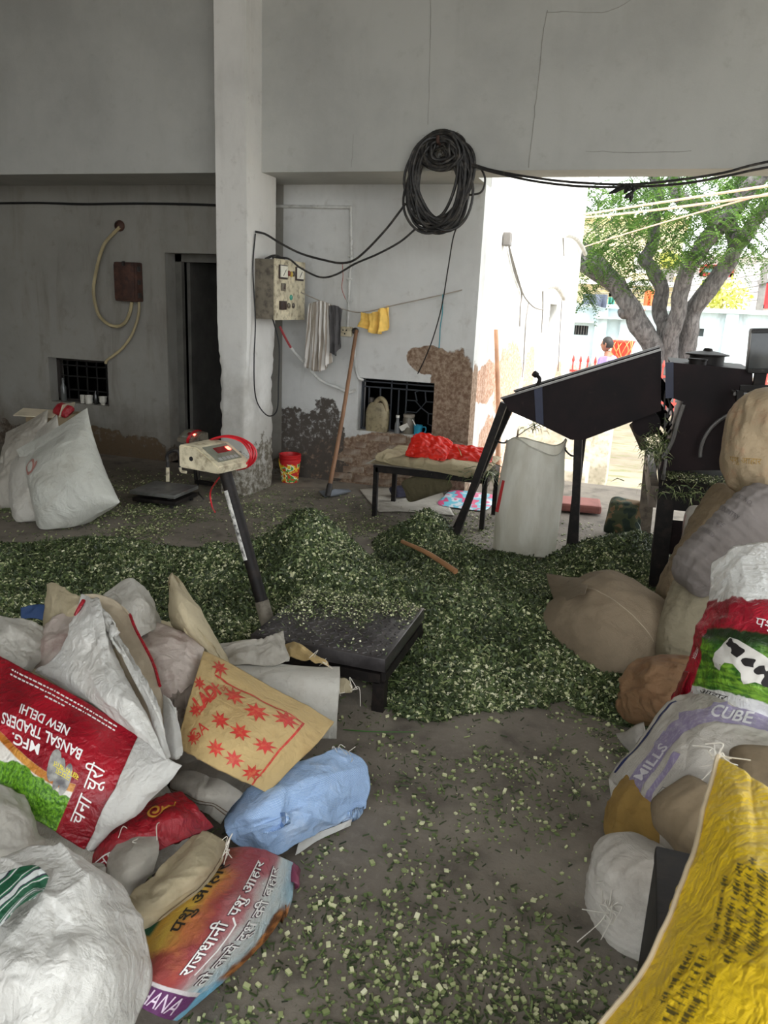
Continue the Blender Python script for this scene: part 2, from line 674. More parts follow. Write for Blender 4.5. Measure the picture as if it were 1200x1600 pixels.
# ------------------------------------------------------------------ the yard outside
mg, nt, bs = new_mat('yard_earth')
co = coords(nt)
a1 = noise_node(nt, co, 0.7, 6, 0.6)
a2 = noise_node(nt, mapping(nt, co, (1, 3.5, 1)), 3.0, 7, 0.65)
cc = mixc(nt, sstep(nt, a1, 0.35, 0.65), rgb(112, 103, 88), rgb(140, 130, 112))
cc = mixc(nt, mth(nt, 'MULTIPLY', sstep(nt, a2, 0.5, 0.62), 0.7), cc, rgb(92, 98, 56))
nt.links.new(cc, bs.inputs['Base Color'])
bs.inputs['Roughness'].default_value = 0.9
add_bump(nt, bs, a2, 0.6, 0.03)
b = MB()
n = 60
gx, gy = np.meshgrid(np.linspace(-30, 40, n), np.linspace(7.6, 62, n))
gz = G0 + 0.03 * fbm(np.dstack([gx * 0.6, gy * 0.6, gx * 0]), 3)
b.add(np.dstack([gx, gy, gz]).reshape(-1, 3), [(j * n + i, j * n + i + 1, (j + 1) * n + i + 1, (j + 1) * n + i) for j in range(n - 1) for i in range(n - 1)])
struct(b.build('floor_yard', mg, smooth=True))
b = MB()
b.box((22, -6, G0 - 0.02), (36.5, 28, 0.04))
b.box((-12, -18, G0 - 0.02), (32, 24, 0.04))
struct(b.build('floor_yard_near', mg))

# low masonry step beside the side wall, seen under the chute
b = MB()
b.box((XC + 0.57, 10.0, -0.12), (1.1, 0.9, 0.76), bev=0.03)
b.box((XC + 0.47, 9.2, -0.3), (0.9, 0.7, 0.4), bev=0.03)
st = b.build('masonry_step', pmat('mossy_cement', rgb(170, 162, 145), 0.9, c2=rgb(196, 188, 172), dirt=rgb(110, 112, 84), dirt_amt=0.6), smooth=True)
tag(st, 'weathered cement step against the foot of the sunlit outer wall', 'step')

# conduits, hoods and wires on the side wall (parts of the wall)
M_WIRE = pmat('grey_wire', rgb(120, 116, 112), 0.6, bump=0)
M_WHITEPIPE = pmat('white_conduit', rgb(196, 196, 192), 0.5, dirt=rgb(120, 110, 95), dirt_amt=0.5)
for (a, c_, r) in (((848, 450), (878, 467), 0.035), ((879, 366), (912, 397), 0.04)):
    p0, p1 = PX(*a, XC + 0.03), PX(*c_, XC + 0.03)
    pts = [p0 + (p1 - p0) * t + np.array([0.03, 0, 0.10 * math.sin(math.pi * t)]) for t in np.linspace(0, 1, 9)]
    MB().tube(pts, r, 8).build('door_hood', M_WHITEPIPE, sw, smooth=True)
for pts in ([(793, 376), (800, 402), (808, 430), (816, 456), (824, 470), (836, 481), (849, 484)], [(794, 378), (799, 405), (806, 432), (815, 458), (813, 480), (812, 510)],
            [(826, 474), (822, 500), (820, 530), (818, 570), (816, 590)], [(848, 455), (848, 482), (846, 520)], [(878, 468), (875, 520), (872, 580)], [(880, 372), (881, 400)]):
    MB().tube(spline([PX(*q, XC + 0.02) for q in pts], 5), 0.009, 5).build('wall_wire', M_WIRE, sw, smooth=True)
MB().box(PX(793, 374, XC + 0.04), (0.07, 0.12, 0.12), bev=0.01).build('wall_bracket', M_WIRE, sw)

# fence with red pickets
M_RED = pmat('red_fence_paint', rgb(205, 74, 66), 0.6, dirt=rgb(140, 70, 50), dirt_amt=0.4)
YF = 17.6
fence = empty('picket_fence', (0.5, YF, G0), 'low red iron picket fence in front of the pale compound wall', 'fence')
b = MB()
for z in (0.0, 0.55):
    b.beam((-2.6, YF, G0 + 0.35 + z), (6.5, YF, G0 + 0.35 + z), 0.035, 0.045)
b.build('rail', M_RED, fence)
pk = MB()
pk.beam((0, 0, 0.02), (0, 0, 1.12), 0.03, 0.03)
pk.lathe([(0.028, 1.10), (0.03, 1.14), (0.004, 1.24)], seg=6)
pk0 = None
for i in range(58):
    x = -2.5 + i * 0.155
    if pk0 is None:
        pk0 = pk.build('picket', M_RED)
        pk0.parent = fence
        o = pk0
    else:
        o = pk0.copy()
        link(o, fence)
    o.location = (x - 0.5, 0, 0)

# compound wall
YCW = 26.0
M_CW = plaster('pale_blue_wash', rgb(214, 228, 232), rgb(150, 158, 160), foot=0.1, streaks=1.0, dark_blobs=(), peel_c=rgb(150, 140, 130))
zt = PY(1050, 486, YCW)[2]
w0 = PY(898, 508, YCW)
w1 = PY(918, 524, YCW)
v0 = PY(1087, 513, YCW)
v1 = PY(1099, 526, YCW)
cw = wall_holes('compound_wall', 'y', YCW, 0.3, -12, 22, G0 - 0.1, zt, [(w0[0], w1[0], w1[2], w0[2]), (v0[0], v1[0], v1[2], v0[2])], M_CW)
tag(cw, 'long pale blue whitewashed compound wall with dark rain stains', 'wall')
b = MB()
b.box(((w0[0] + w1[0]) / 2, YCW + 0.2, (w0[2] + w1[2]) / 2), (w1[0] - w0[0], 0.05, w0[2] - w1[2]))
b.build('window_pane', pmat('dark_glass', rgb(36, 40, 44), 0.3), cw)
b = MB()
for t in np.linspace(0.12, 0.88, 5):
    x = w0[0] + (w1[0] - w0[0]) * t
    b.beam((x, YCW + 0.06, w1[2]), (x, YCW + 0.06, w0[2]), 0.02)
b.build('window_bars', M_WIRE, cw)
b = MB()
b.box(((v0[0] + v1[0]) / 2, YCW + 0.15, (v0[2] + v1[2]) / 2), (v1[0] - v0[0], 0.05, v0[2] - v1[2]))
b.build('vent', pmat('dark_vent', rgb(80, 84, 84), 0.8), cw)
b = MB()
b.box((5, YCW, zt + 0.06), (34, 0.42, 0.12))
b.build('coping', M_CW, cw)
b = MB()
for px in (938, 977, 1140):
    p = PY(px, 520, YCW)
    b.box((p[0], YCW - 0.07, (zt + G0) / 2), (0.35, 0.16, zt - G0))
b.build('pilaster', M_CW, cw)
b = MB()
p = PY(958, 497, YCW)
b.box((p[0], YCW - 0.15, p[2]), (1.1, 0.3, 0.06))
b.box((w0[0] + 0.2, YCW - 0.15, w0[2] + 0.12), (0.8, 0.3, 0.05))
b.build('ledge', M_CW, cw)

# houses beyond
def house(name, label, Y, pl, pr_, ytop, mat, windows, extra=None, depth=5.0):
    a, c_ = PY(pl, ytop, Y), PY(pr_, ytop, Y)
    z1 = max(a[2], c_[2])
    root = empty(name, ((a[0] + c_[0]) / 2, Y + depth / 2, G0), label, 'house')
    MB().box(((a[0] + c_[0]) / 2, Y + depth / 2, (z1 + G0) / 2), (c_[0] - a[0], depth, z1 - G0)).build('wall', mat, root)
    MB().box(((a[0] + c_[0]) / 2, Y + depth / 2 - 0.2, z1 + 0.08), (c_[0] - a[0] + 0.4, depth + 0.6, 0.16)).build('roof_slab', mat, root)
    for (x0, y0, x1, y1, fm, gm) in windows:
        p, q = PY(x0, y0, Y - 0.02), PY(x1, y1, Y - 0.02)
        cx, cz, w, h = (p[0] + q[0]) / 2, (p[2] + q[2]) / 2, abs(q[0] - p[0]), abs(p[2] - q[2])
        fb = MB()
        for s in (-1, 1):
            fb.box((cx + s * w / 2, Y - 0.06, cz), (0.12, 0.16, h + 0.12))
            fb.box((cx, Y - 0.06, cz + s * h / 2), (w + 0.12, 0.16, 0.12))
        f = fb.build('window_frame', fm, root)
        MB().box((cx, Y - 0.02, cz), (w, 0.06, h)).build('window_pane', gm, f)
    if extra:
        extra(root, Y)
    return root


M_YEL = pmat('faded_yellow_wash', rgb(226, 214, 176), 0.9, dirt=rgb(190, 176, 140), dirt_amt=0.5)
M_WHT = pmat('white_house_wash', rgb(232, 228, 224), 0.9, dirt=rgb(190, 180, 170), dirt_amt=0.4)
M_GLS = pmat('teal_glass', rgb(130, 170, 172), 0.3, bump=0)
M_REDW = pmat('red_window_paint', rgb(190, 50, 52), 0.6, bump=0)
M_GREYF = pmat('grey_opening', rgb(120, 116, 112), 0.8)


def bal(root, Y):
    a, c_ = PY(905, 440, Y - 0.5), PY(1090, 440, Y - 0.5)
    MB().box(((a[0] + c_[0]) / 2, Y - 0.4, a[2]), (c_[0] - a[0], 0.9, 0.18)).build('balcony_slab', M_WHT, root)


house('yellow_house', 'faded yellow house seen between the tree limbs', 36.0, 890, 1072, 345, M_YEL,
      [(955, 448, 985, 462, M_WHT, M_GREYF), (995, 395, 1015, 425, M_WHT, M_GREYF), (1050, 400, 1068, 430, M_WHT, M_GREYF)], bal)
house('white_house', 'white house with a red framed window behind the right hand trunk', 32.0, 1086, 1260, 405, M_WHT,
      [(1097, 416, 1143, 430, M_REDW, M_GLS), (1100, 445, 1130, 462, M_WHT, M_GREYF), (1197, 440, 1215, 480, M_REDW, M_REDW)], depth=3.4)

# clothes and tarpaulin over the compound wall
def hang_sheet(name, label, cat, p0, p1, drop, mat, amp=0.05, seed=0, parts=None):
    u = np.linspace(0, 1, 15)
    v = np.linspace(0, 1, 9)
    U, V_ = np.meshgrid(u, v)
    P = p0 + (p1 - p0) * U[..., None]
    P[..., 2] -= V_ * drop * (1 - 0.15 * np.sin(U * 5 + seed))
    P[..., 1] -= amp * np.sin(U * 14 + seed) * (0.3 + V_) + 0.06
    b = MB()
    W = 15
    fr = P.reshape(-1, 3)
    bk = fr + np.array([0, 0.02, 0])
    q = [(j * W + i, j * W + i + 1, (j + 1) * W + i + 1, (j + 1) * W + i) for j in range(8) for i in range(14)]
    b.add(np.vstack([fr, bk]), q + [tuple(k + len(fr) for k in f[::-1]) for f in q])
    return tag(b.build(name, mat, smooth=True), label, cat)


hang_sheet('tarpaulin', 'slate grey tarpaulin bundled on top of the compound wall', 'tarpaulin', PY(912, 459, YCW - 0.32), PY(950, 460, YCW - 0.32), 0.35, pmat('slate_tarp', rgb(96, 104, 122), 0.6), 0.08)
hang_sheet('green_cloth', 'small teal green cloth beside the slate tarpaulin', 'cloth', PY(951, 464, YCW - 0.1), PY(961, 465, YCW - 0.1), 0.25, pmat('teal_cloth', rgb(70, 140, 124), 0.8), 0.04, 2)
hang_sheet('orange_cloth', 'bright orange cloth hung above the compound wall between trunks', 'cloth', PY(1008, 454, YCW - 0.1), PY(1023, 454, YCW - 0.1), 0.52, pmat('orange_cloth', rgb(232, 110, 62), 0.8), 0.05, 4)

# utility pole with wires
up = empty('utility_pole', PY(1181, 484, 29.0) * np.array([1, 1, 0]) + np.array([0, 0, G0]), 'leaning grey utility pole carrying wires at the far right', 'pole')
MB().beam(PY(1176, 560, 29.0), PY(1196, 412, 29.0), 0.2, 0.2).build('pole', M_GREYF, up)
MB().beam(PY(1184, 442, 28.9), PY(1200, 438, 28.9), 0.12, 0.12).build('cross_arm', M_GREYF, up)
for i, (ya, yb) in enumerate(((452, 428), (458, 438), (466, 446), (474, 455), (480, 468))):
    pts = [PY(930, ya, 29.0), PY(1060, (ya + yb) / 2 + 8, 29.0), PY(1190, yb, 29.0)]
    MB().tube(spline(pts, 8), 0.015, 4).build('wire', M_WIRE, up)

# flowering shrubs on the wall top
M_LEAFY = pmat('yellow_green_leaf', rgb(196, 196, 92), 0.7, var=0.35, scale=20, bump=0)


def leaf_ball(name, label, c, r, n, mat, size=0.12, sq=0.7):
    V, Fc = [], []
    for i in range(n):
        d = rng.normal(size=3)
        d /= np.linalg.norm(d)
        p = c + d * r * (0.4 + 0.6 * rng.random()) * np.array([1, 0.8, sq])
        t = rng.normal(size=3)
        t /= np.linalg.norm(t)
        w = np.cross(t, d)
        w /= np.linalg.norm(w) + 1e-9
        k = len(V)
        V += [p - t * size, p + w * size * 0.35, p + t * size, p - w * size * 0.35]
        Fc.append((k, k + 1, k + 2, k + 3))
    return V, Fc


for (px, py, r, lab) in ((1045, 415, 0.45, 'yellow flowering plant on the balcony of the yellow house'), (1130, 463, 0.9, 'yellow green bush on the compound wall right of the trunks')):
    yy = 35.6 if py < 430 else YCW + 0.9
    c = PY(px, py, yy)
    if py < 430:
        c[2] = PY(905, 440, 35.5)[2] + 0.99
    V, Fc = leaf_ball('bush', lab, c, r, 420, M_LEAFY)
    o = empty('flowering_bush', (c[0], yy, c[2] - r), lab, 'bush')
    mesh('foliage', V, Fc, M_LEAFY, o)['kind'] = 'stuff'
    if yy > 30:
        MB().lathe([(0.22, -0.9), (0.3, -0.4), (0.27, -0.4)], c, 14).build('pot', M_GREYF, o, smooth=True)
    MB().tube([c - np.array([0, 0, r]), c], [0.05, 0.02], 6).build('stem', pmat('brown_stem', rgb(110, 90, 66), 0.9), o)

# red tub on a post
tp = PY(971, 545, YF - 0.6)
tub = empty('plastic_tub', (tp[0], tp[1], G0), 'red plastic tub with orange strings standing on a post by the fence', 'tub')
M_TUB = pmat('red_tub_plastic', rgb(214, 74, 58), 0.5)
zt0, zt1 = PY(971, 560, YF - 0.6)[2], PY(971, 532, YF - 0.6)[2]
MB().lathe([(0.16, zt0), (0.165, zt0 + 0.02), (0.2, (zt0 + zt1) / 2), (0.245, zt1 - 0.03), (0.265, zt1 - 0.03), (0.265, zt1), (0.235, zt1), (0.19, zt0 + 0.1), (0.15, zt0 + 0.03)], (tp[0], tp[1], 0), 28).build('body', M_TUB, tub, smooth=True)
MB().lathe([(0.09, G0), (0.07, zt0)], (tp[0], tp[1], 0), 10).build('post', M_GREYF, tub, smooth=True)
b = MB()
for k in range(9):
    a = k * 0.7
    b.tube(spline([(tp[0] + 0.2 * math.cos(a), tp[1] - 0.2 - 0.03 * random.random(), zt1 + 0.02), (tp[0] + 0.22 * math.cos(a + 0.5), tp[1] - 0.3, zt1 - 0.1 - 0.2 * random.random()), (tp[0] + 0.12 * math.cos(a + 1), tp[1] - 0.25, zt0 + 0.02)], 5), 0.008, 4)
b.build('strings', pmat('orange_string', rgb(236, 150, 90), 0.7, bump=0), tub)

# ------------------------------------------------------------------ the neem tree
YT = 19.0
mk, nt, bs = new_mat('neem_bark')
co = mapping(nt, coords(nt), (1, 1, 0.35))
a1 = noise_node(nt, co, 14, 8, 0.7, 0.6)
cc = mixc(nt, sstep(nt, a1, 0.35, 0.65), rgb(72, 69, 68), rgb(124, 120, 118))
nt.links.new(cc, bs.inputs['Base Color'])
bs.inputs['Roughness'].default_value = 0.95
add_bump(nt, bs, a1, 1.0, 0.06)
M_BARK = mk
tb = PY(1045, 600, YT)
tree = empty('neem_tree', (tb[0], YT, G0), 'large spreading neem tree with four grey limbs in the yard', 'tree')
sc_ = YT / F_PX * 1.02


def limb(pts, r0, r1, y0=0.0, y1=0.0, name='limb'):
    n = len(pts)
    P = [PY(px, py, YT + y0 + (y1 - y0) * i / (n - 1)) for i, (px, py) in enumerate(pts)]
    S = spline(P, 7)
    r = np.linspace(r0, r1, len(S)) * sc_
    r = r * (1 + 0.12 * fbm(S * 2.2, 3))
    S = S + 0.06 * np.stack([fbm(S * 1.7 + 9, 2), fbm(S * 1.7 + 21, 2), 0 * S[:, 0]], 1)
    o = MB().tube(S, r, 14).build(name, M_BARK, tree, smooth=True, ang=80)
    return o


limb([(1050, 760), (1050, 700), (1048, 650), (1048, 610)], 38, 26, name='trunk')
limb([(1046, 640), (1030, 565), (1018, 535), (1000, 508), (984, 476), (962, 446), (935, 428), (908, 408), (870, 380)], 17, 10, 0, -0.3)
limb([(962, 446), (945, 420), (925, 398), (900, 382), (870, 350)], 10, 8, 0, 0.6)
limb([(1045, 600), (1045, 545), (1040, 512), (1030, 488), (1033, 455), (1020, 420), (1008, 406), (1016, 392), (1022, 355), (1029, 310), (1022, 270), (1015, 220)], 12, 7, 0, 0.8)
limb([(1046, 580), (1050, 520), (1062, 478), (1070, 430), (1088, 398), (1116, 362), (1130, 348), (1160, 308), (1188, 278), (1230, 240)], 12, 10, 0, -0.8)
limb([(1125, 352), (1098, 328), (1066, 312), (1055, 280), (1050, 230)], 10, 7, -0.6, 0.4)
limb([(1066, 640), (1068, 570), (1078, 520), (1088, 478), (1110, 448), (1138, 408), (1154, 380), (1180, 345), (1215, 300)], 15, 9, 0.4, 0.0)
limb([(1150, 382), (1140, 350), (1148, 318), (1160, 285), (1170, 230)], 11, 7, 0.2, 0.9)
limb([(985, 478), (975, 490), (968, 486)], 12, 5, 0, -0.3, 'burl')

# foliage: sprays of pinnate leaves with narrow leaflets
M_NEEM = None
ml, nt, bs = new_mat('neem_leaf')
oi = N(nt, 'ShaderNodeAttribute', attribute_name='tone')
cr = nt.nodes.new('ShaderNodeValToRGB')
cr.color_ramp.elements[0].color = (*rgb(36, 66, 28), 1)
cr.color_ramp.elements[1].color = (*rgb(104, 138, 62), 1)
nt.links.new(oi.outputs['Fac'], cr.inputs[0])
nt.links.new(cr.outputs[0], bs.inputs['Base Color'])
bs.inputs['Roughness'].default_value = 0.5
tr = N(nt, 'ShaderNodeBsdfTranslucent')
nt.links.new(cr.outputs[0], tr.inputs[0])
mx = N(nt, 'ShaderNodeMixShader', i_0=0.45)
nt.links.new(bs.outputs[0], mx.inputs[1])
nt.links.new(tr.outputs[0], mx.inputs[2])
nt.links.new(mx.outputs[0], nt.nodes['Material Output'].inputs[0])
M_NEEM = ml


def quads_obj(name, V, mat, parent=None, tone=None):
    """V: (n,4,3) world quads as one mesh, tone per quad"""
    n = len(V)
    me = bpy.data.meshes.new(name)
    off = np.array(parent_loc(parent)) if parent is not None else np.zeros(3)
    vv = (V.reshape(-1, 3) - off).astype(np.float32)
    me.vertices.add(n * 4)
    me.vertices.foreach_set('co', vv.ravel())
    me.loops.add(n * 4)
    me.loops.foreach_set('vertex_index', np.arange(n * 4, dtype=np.int32))
    me.polygons.add(n)
    me.polygons.foreach_set('loop_start', np.arange(n, dtype=np.int32) * 4)
    if tone is not None:
        at = me.attributes.new('tone', 'FLOAT', 'POINT')
        at.data.foreach_set('value', np.repeat(tone, 4).astype(np.float32))
    me.update(calc_edges=True)
    me.materials.append(mat)
    o = bpy.data.objects.new(name, me)
    link(o, parent)
    return o


def neem_sprays(centres):
    Q, T = [], []
    for (c, rad, m) in centres:
        for k in range(m):
            base = c + rng.normal(size=3) * rad * np.array([0.55, 0.5, 0.42])
            d = rng.normal(size=3) * np.array([1, 1, 0.35]) + np.array([0, 0, -0.35])
            d /= np.linalg.norm(d)
            L = 0.28 + 0.2 * rng.random()
            side = np.cross(d, [0, 0, 1.0])
            side /= np.linalg.norm(side) + 1e-9
            tone = np.clip(rng.normal(0.45, 0.25), 0, 1)
            for s in np.linspace(0.15, 1, 8):
                p = base + d * L * s + np.array([0, 0, -0.14 * s * s])
                for sg in (-1, 1):
                    t = side * sg * 0.8 + d * 0.55 + np.array([0, 0, -0.3])
                    t = t / np.linalg.norm(t) * 0.1 * (1.15 - 0.5 * s)
                    w = np.cross(t, [0.2, 0.3, 1.0])
                    w = w / (np.linalg.norm(w) + 1e-9) * 0.018
                    Q.append([p, p + t * 0.45 + w, p + t, p + t * 0.45 - w])
                    T.append(tone + 0.1 * rng.normal())
    return np.array(Q), np.clip(np.array(T), 0, 1)


cen = []
for i in range(135):       # crown in view
    px = rng.uniform(905, 1235)
    py = 268 + 130 * rng.random() ** 1.5 + (18 if px < 1000 else 0)
    if px > 1095 and py > 330 and rng.random() < 0.55:
        continue
    cen.append((PY(px, py, YT + rng.uniform(-2.6, 2.2)), 0.5, 13))
for (px, py, r) in ((940, 410, .4), (930, 432, .35), (985, 405, .5), (1000, 380, .5), (1060, 395, .5), (1075, 380, .4), (1105, 408, .4), (1112, 390, .4), (996, 437, .25), (1003, 440, .2), (1170, 350, .4), (1190, 330, .5),
                    (1178, 372, .3), (970, 390, .5), (1040, 370, .5), (912, 445, .3), (905, 460, .25)):
    cen.append((PY(px, py, YT + rng.uniform(-1.2, 0.8)), r, 20))
for i in range(90):        # crown above the frame
    cen.append((np.array([tb[0] + rng.normal() * 3.0, YT + rng.normal() * 2.2, 6.4 + abs(rng.normal()) * 1.6]), 0.8, 12))
Q, T = neem_sprays(cen)
tag(quads_obj('foliage', Q, M_NEEM, tree, T), kind='stuff')

# three pale ropes strung across the yard
M_ROPE = pmat('pale_pink_rope', rgb(222, 190, 168), 0.8, bump=0.3, bscale=200)
for lab, a, c_, sag, r in (('upper pink rope strung from the side wall across the tree', (905, 336), (1215, 288), 0.0, 0.018), ('lower pink rope strung from the side wall across the tree', (905, 341), (1215, 302), 0.02, 0.018),
                           ('thin cream rope slanting up across the tree limbs', (900, 387), (1215, 298), -0.02, 0.011)):
    p0 = PX(914, a[1] - 2, XC + 0.02) if False else PX(912, a[1] - 1, XC + 0.04)
    p1 = PY(*c_, 11.0)
    pts = [p0 + (p1 - p0) * t - np.array([0, 0, 4 * sag * t * (1 - t)]) for t in np.linspace(0.0, 1.4, 14)]
    tag(MB().tube(pts, r, 6).build('rope', M_ROPE, smooth=True), lab, 'rope', 'ropes across the yard')

# ------------------------------------------------------------------ the man in the yard
mp = PZ(935, 690, G0)
man = empty('person', (mp[0], mp[1], G0), 'person in a lavender shirt and dark trousers standing in the yard, facing left', 'person')
H_ = 1.70
M_SKIN = pmat('skin', rgb(150, 102, 78), 0.6, bump=0.05)
M_SHIRT = pmat('lavender_shirt', rgb(150, 128, 205), 0.8)
M_TROUS = pmat('dark_trousers', rgb(52, 50, 58), 0.85)
M_HAIR = pmat('black_hair', rgb(26, 23, 22), 0.6, bump=0.6, bscale=120)
# facing -x (left in the picture), a little away from the viewer
fw = Vector((-0.92, 0.38, 0)).normalized()
sd = Vector((-fw.y, fw.x, 0))


def W3(f, s, z):
    return Vector(mp[:2].tolist() + [G0]) + fw * f + sd * s + Vector((0, 0, z))


def skin_mesh(name, nodes, edges, mat, parent, sub=2, root=0):
    me = bpy.data.meshes.new(name)
    off = parent_loc(parent)
    me.from_pydata([Vector(q[0]) - off for q in nodes], edges, [])
    o = bpy.data.objects.new(name, me)
    link(o, parent)
    md = o.modifiers.new('skin', 'SKIN')
    md.use_smooth_shade = True
    for i, q in enumerate(nodes):
        r = q[1]
        me.skin_vertices[0].data[i].radius = (r, r) if np.isscalar(r) else r
        me.skin_vertices[0].data[i].use_root = (i == root)
    s = o.modifiers.new('sub', 'SUBSURF')
    s.levels = s.render_levels = sub
    me.materials.append(mat)
    return o


nd = [(W3(0, 0, 0.95), (0.15, 0.12)), (W3(0, 0, 1.15), (0.15, 0.11)), (W3(0.01, 0, 1.33), (0.17, 0.12)), (W3(0.0, 0, 1.43), (0.09, 0.08)), (W3(0.02, 0, 1.49), 0.055), (W3(0.03, 0, 1.54), 0.055)]
ed = [(0, 1), (1, 2), (2, 3), (3, 4), (4, 5)]
for s in (-1, 1):
    k = len(nd)
    nd += [(W3(0, s * 0.19, 1.38), 0.066), (W3(-0.02, s * 0.25, 1.12), 0.05), (W3(0.1, s * 0.24, 0.9), 0.036), (W3(0.16, s * 0.23, 0.82), 0.03)]
    ed += [(2, k), (k, k + 1), (k + 1, k + 2), (k + 2, k + 3)]
    k = len(nd)
    nd += [(W3(0, s * 0.1, 0.86), 0.095), (W3(0.02 * s, s * 0.1, 0.48), 0.065), (W3(-0.02 + 0.04 * s, s * 0.1, 0.09), 0.042), (W3(0.12 + 0.04 * s, s * 0.11, 0.04), 0.038)]
    ed += [(0, k), (k, k + 1), (k + 1, k + 2), (k + 2, k + 3)]
body = skin_mesh('body', nd, ed, M_SKIN, man)
# shirt and trousers as fitted shells
ns = [(W3(0, 0, 0.92), (0.165, 0.135)), (W3(0, 0, 1.15), (0.165, 0.125)), (W3(0.01, 0, 1.33), (0.185, 0.135)), (W3(0.0, 0, 1.44), (0.1, 0.09))]
es = [(0, 1), (1, 2), (2, 3)]
for s in (-1, 1):
    k = len(ns)
    ns += [(W3(0, s * 0.19, 1.385), 0.085), (W3(-0.02, s * 0.25, 1.14), 0.07)]
    es += [(2, k), (k, k + 1)]
skin_mesh('shirt', ns, es, M_SHIRT, man)
ns = [(W3(0, 0, 0.95), (0.155, 0.13))]
es = []
for s in (-1, 1):
    k = len(ns)
    ns += [(W3(0, s * 0.1, 0.84), 0.11), (W3(0.02 * s, s * 0.1, 0.48), 0.085), (W3(-0.02 + 0.04 * s, s * 0.1, 0.12), 0.07)]
    es += [(0, k), (k, k + 1), (k + 1, k + 2)]
skin_mesh('trousers', ns, es, M_TROUS, man)
for s in (-1, 1):
    MB().box(W3(0.07 + 0.04 * s, s * 0.1, 0.04), (0.27, 0.1, 0.08), Matrix.Rotation(math.atan2(fw.y, fw.x), 3, 'Z'), bev=0.03).build('shoe', pmat('dark_shoe', rgb(40, 36, 36), 0.6), man, smooth=True)
    for k in range(4):
        q = W3(0.17, s * 0.23, 0.79)
        MB().tube([q + sd * (0.012 * (k - 1.5)), q + sd * (0.013 * (k - 1.5)) + fw * 0.02 - Vector((0, 0, 0.05)), q + sd * (0.012 * (k - 1.5)) + fw * 0.01 - Vector((0, 0, 0.085 - 0.008 * abs(k - 1)))], [0.009, 0.009, 0.006], 6).build('finger', M_SKIN, man, smooth=True)
    MB().tube([q - sd * 0.02 * s + Vector((0, 0, 0.01)), q + fw * 0.035 - Vector((0, 0, 0.03)), q + fw * 0.04 - Vector((0, 0, 0.055))], [0.01, 0.01, 0.007], 6).build('thumb', M_SKIN, man, smooth=True)


def head(man):
    c = W3(0.045, 0, 1.63)
    n1, n2 = 28, 20
    V = []
    for j in range(n2 + 1):
        ph = math.pi * j / n2
        for i in range(n1):
            th = 2 * math.pi * i / n1
            f, s, z = math.sin(ph) * math.cos(th), math.sin(ph) * math.sin(th), math.cos(ph)
            r = 1.0
            fx = 0.098 * f
            # jaw narrows, chin forward, brow, nose
            if z < -0.1:
                k = min(1, (-z - 0.1) / 0.9)
                fx *= 1 - 0.25 * k
                s *= 1 - 0.4 * k
                fx += 0.03 * k
            nose = math.exp(-((th if th < math.pi else th - 2 * math.pi) / 0.16) ** 2) * math.exp(-((z + 0.12) / 0.2) ** 2)
            fx += 0.024 * nose
            eye = sum(math.exp(-(((th if th < math.pi else th - 2 * math.pi) - e) / 0.16) ** 2) for e in (-0.4, 0.4)) * math.exp(-((z - 0.05) / 0.1) ** 2)
            fx -= 0.008 * eye
            mouth = math.exp(-((th if th < math.pi else th - 2 * math.pi) / 0.3) ** 2) * math.exp(-((z + 0.48) / 0.06) ** 2)
            fx += 0.008 * mouth
            V.append(c + fw * fx + sd * (0.076 * s) + Vector((0, 0, 0.118 * z)))
    Fs = [(j * n1 + i, j * n1 + (i + 1) % n1, (j + 1) * n1 + (i + 1) % n1, (j + 1) * n1 + i) for j in range(n2) for i in range(n1)]
    hd = mesh('head', V, Fs, M_SKIN, man, smooth=True)
    # hair cap
    Vh = []
    m1, m2 = 28, 12
    for j in range(m2 + 1):
        for i in range(m1):
            th = 2 * math.pi * i / m1
            lim = 1.0 if math.cos(th) > 0.45 else (1.55 if math.cos(th) > -0.1 else 1.95)
            ph = lim * j / m2
            f, s, z = math.sin(ph) * math.cos(th), math.sin(ph) * math.sin(th), math.cos(ph)
            g = 1.07 + 0.05 * noise3(np.array([f * 5, s * 5, z * 5.0]))
            Vh.append(c + fw * (0.102 * f * g - 0.004) + sd * (0.08 * s * g) + Vector((0, 0, 0.124 * z * g)))
    Fh = [(j * m1 + i, j * m1 + (i + 1) % m1, (j + 1) * m1 + (i + 1) % m1, (j + 1) * m1 + i) for j in range(m2) for i in range(m1)]
    mesh('hair', Vh, Fh, M_HAIR, man, smooth=True)
    for s in (-1, 1):
        e = c + sd * (0.078 * s) - fw * 0.005 + Vector((0, 0, -0.005))
        MB().tube(spline([e + Vector((0, 0, 0.03)), e + sd * 0.014 * s - fw * 0.014 + Vector((0, 0, 0.022)), e + sd * 0.014 * s - fw * 0.014 - Vector((0, 0, 0.015)), e - Vector((0, 0, 0.03))], 4), 0.009, 6).build('ear', M_SKIN, man, smooth=True)
        q = c + fw * 0.088 + sd * (0.03 * s) + Vector((0, 0, 0.006))
        MB().lathe([(0.0001, -0.006), (0.009, -0.004), (0.012, 0), (0.009, 0.004), (0.0001, 0.006)], q, 10, fw.to_track_quat('Z', 'Y').to_matrix(), caps=False).build('eye', M_HAIR, man, smooth=True)


head(man)
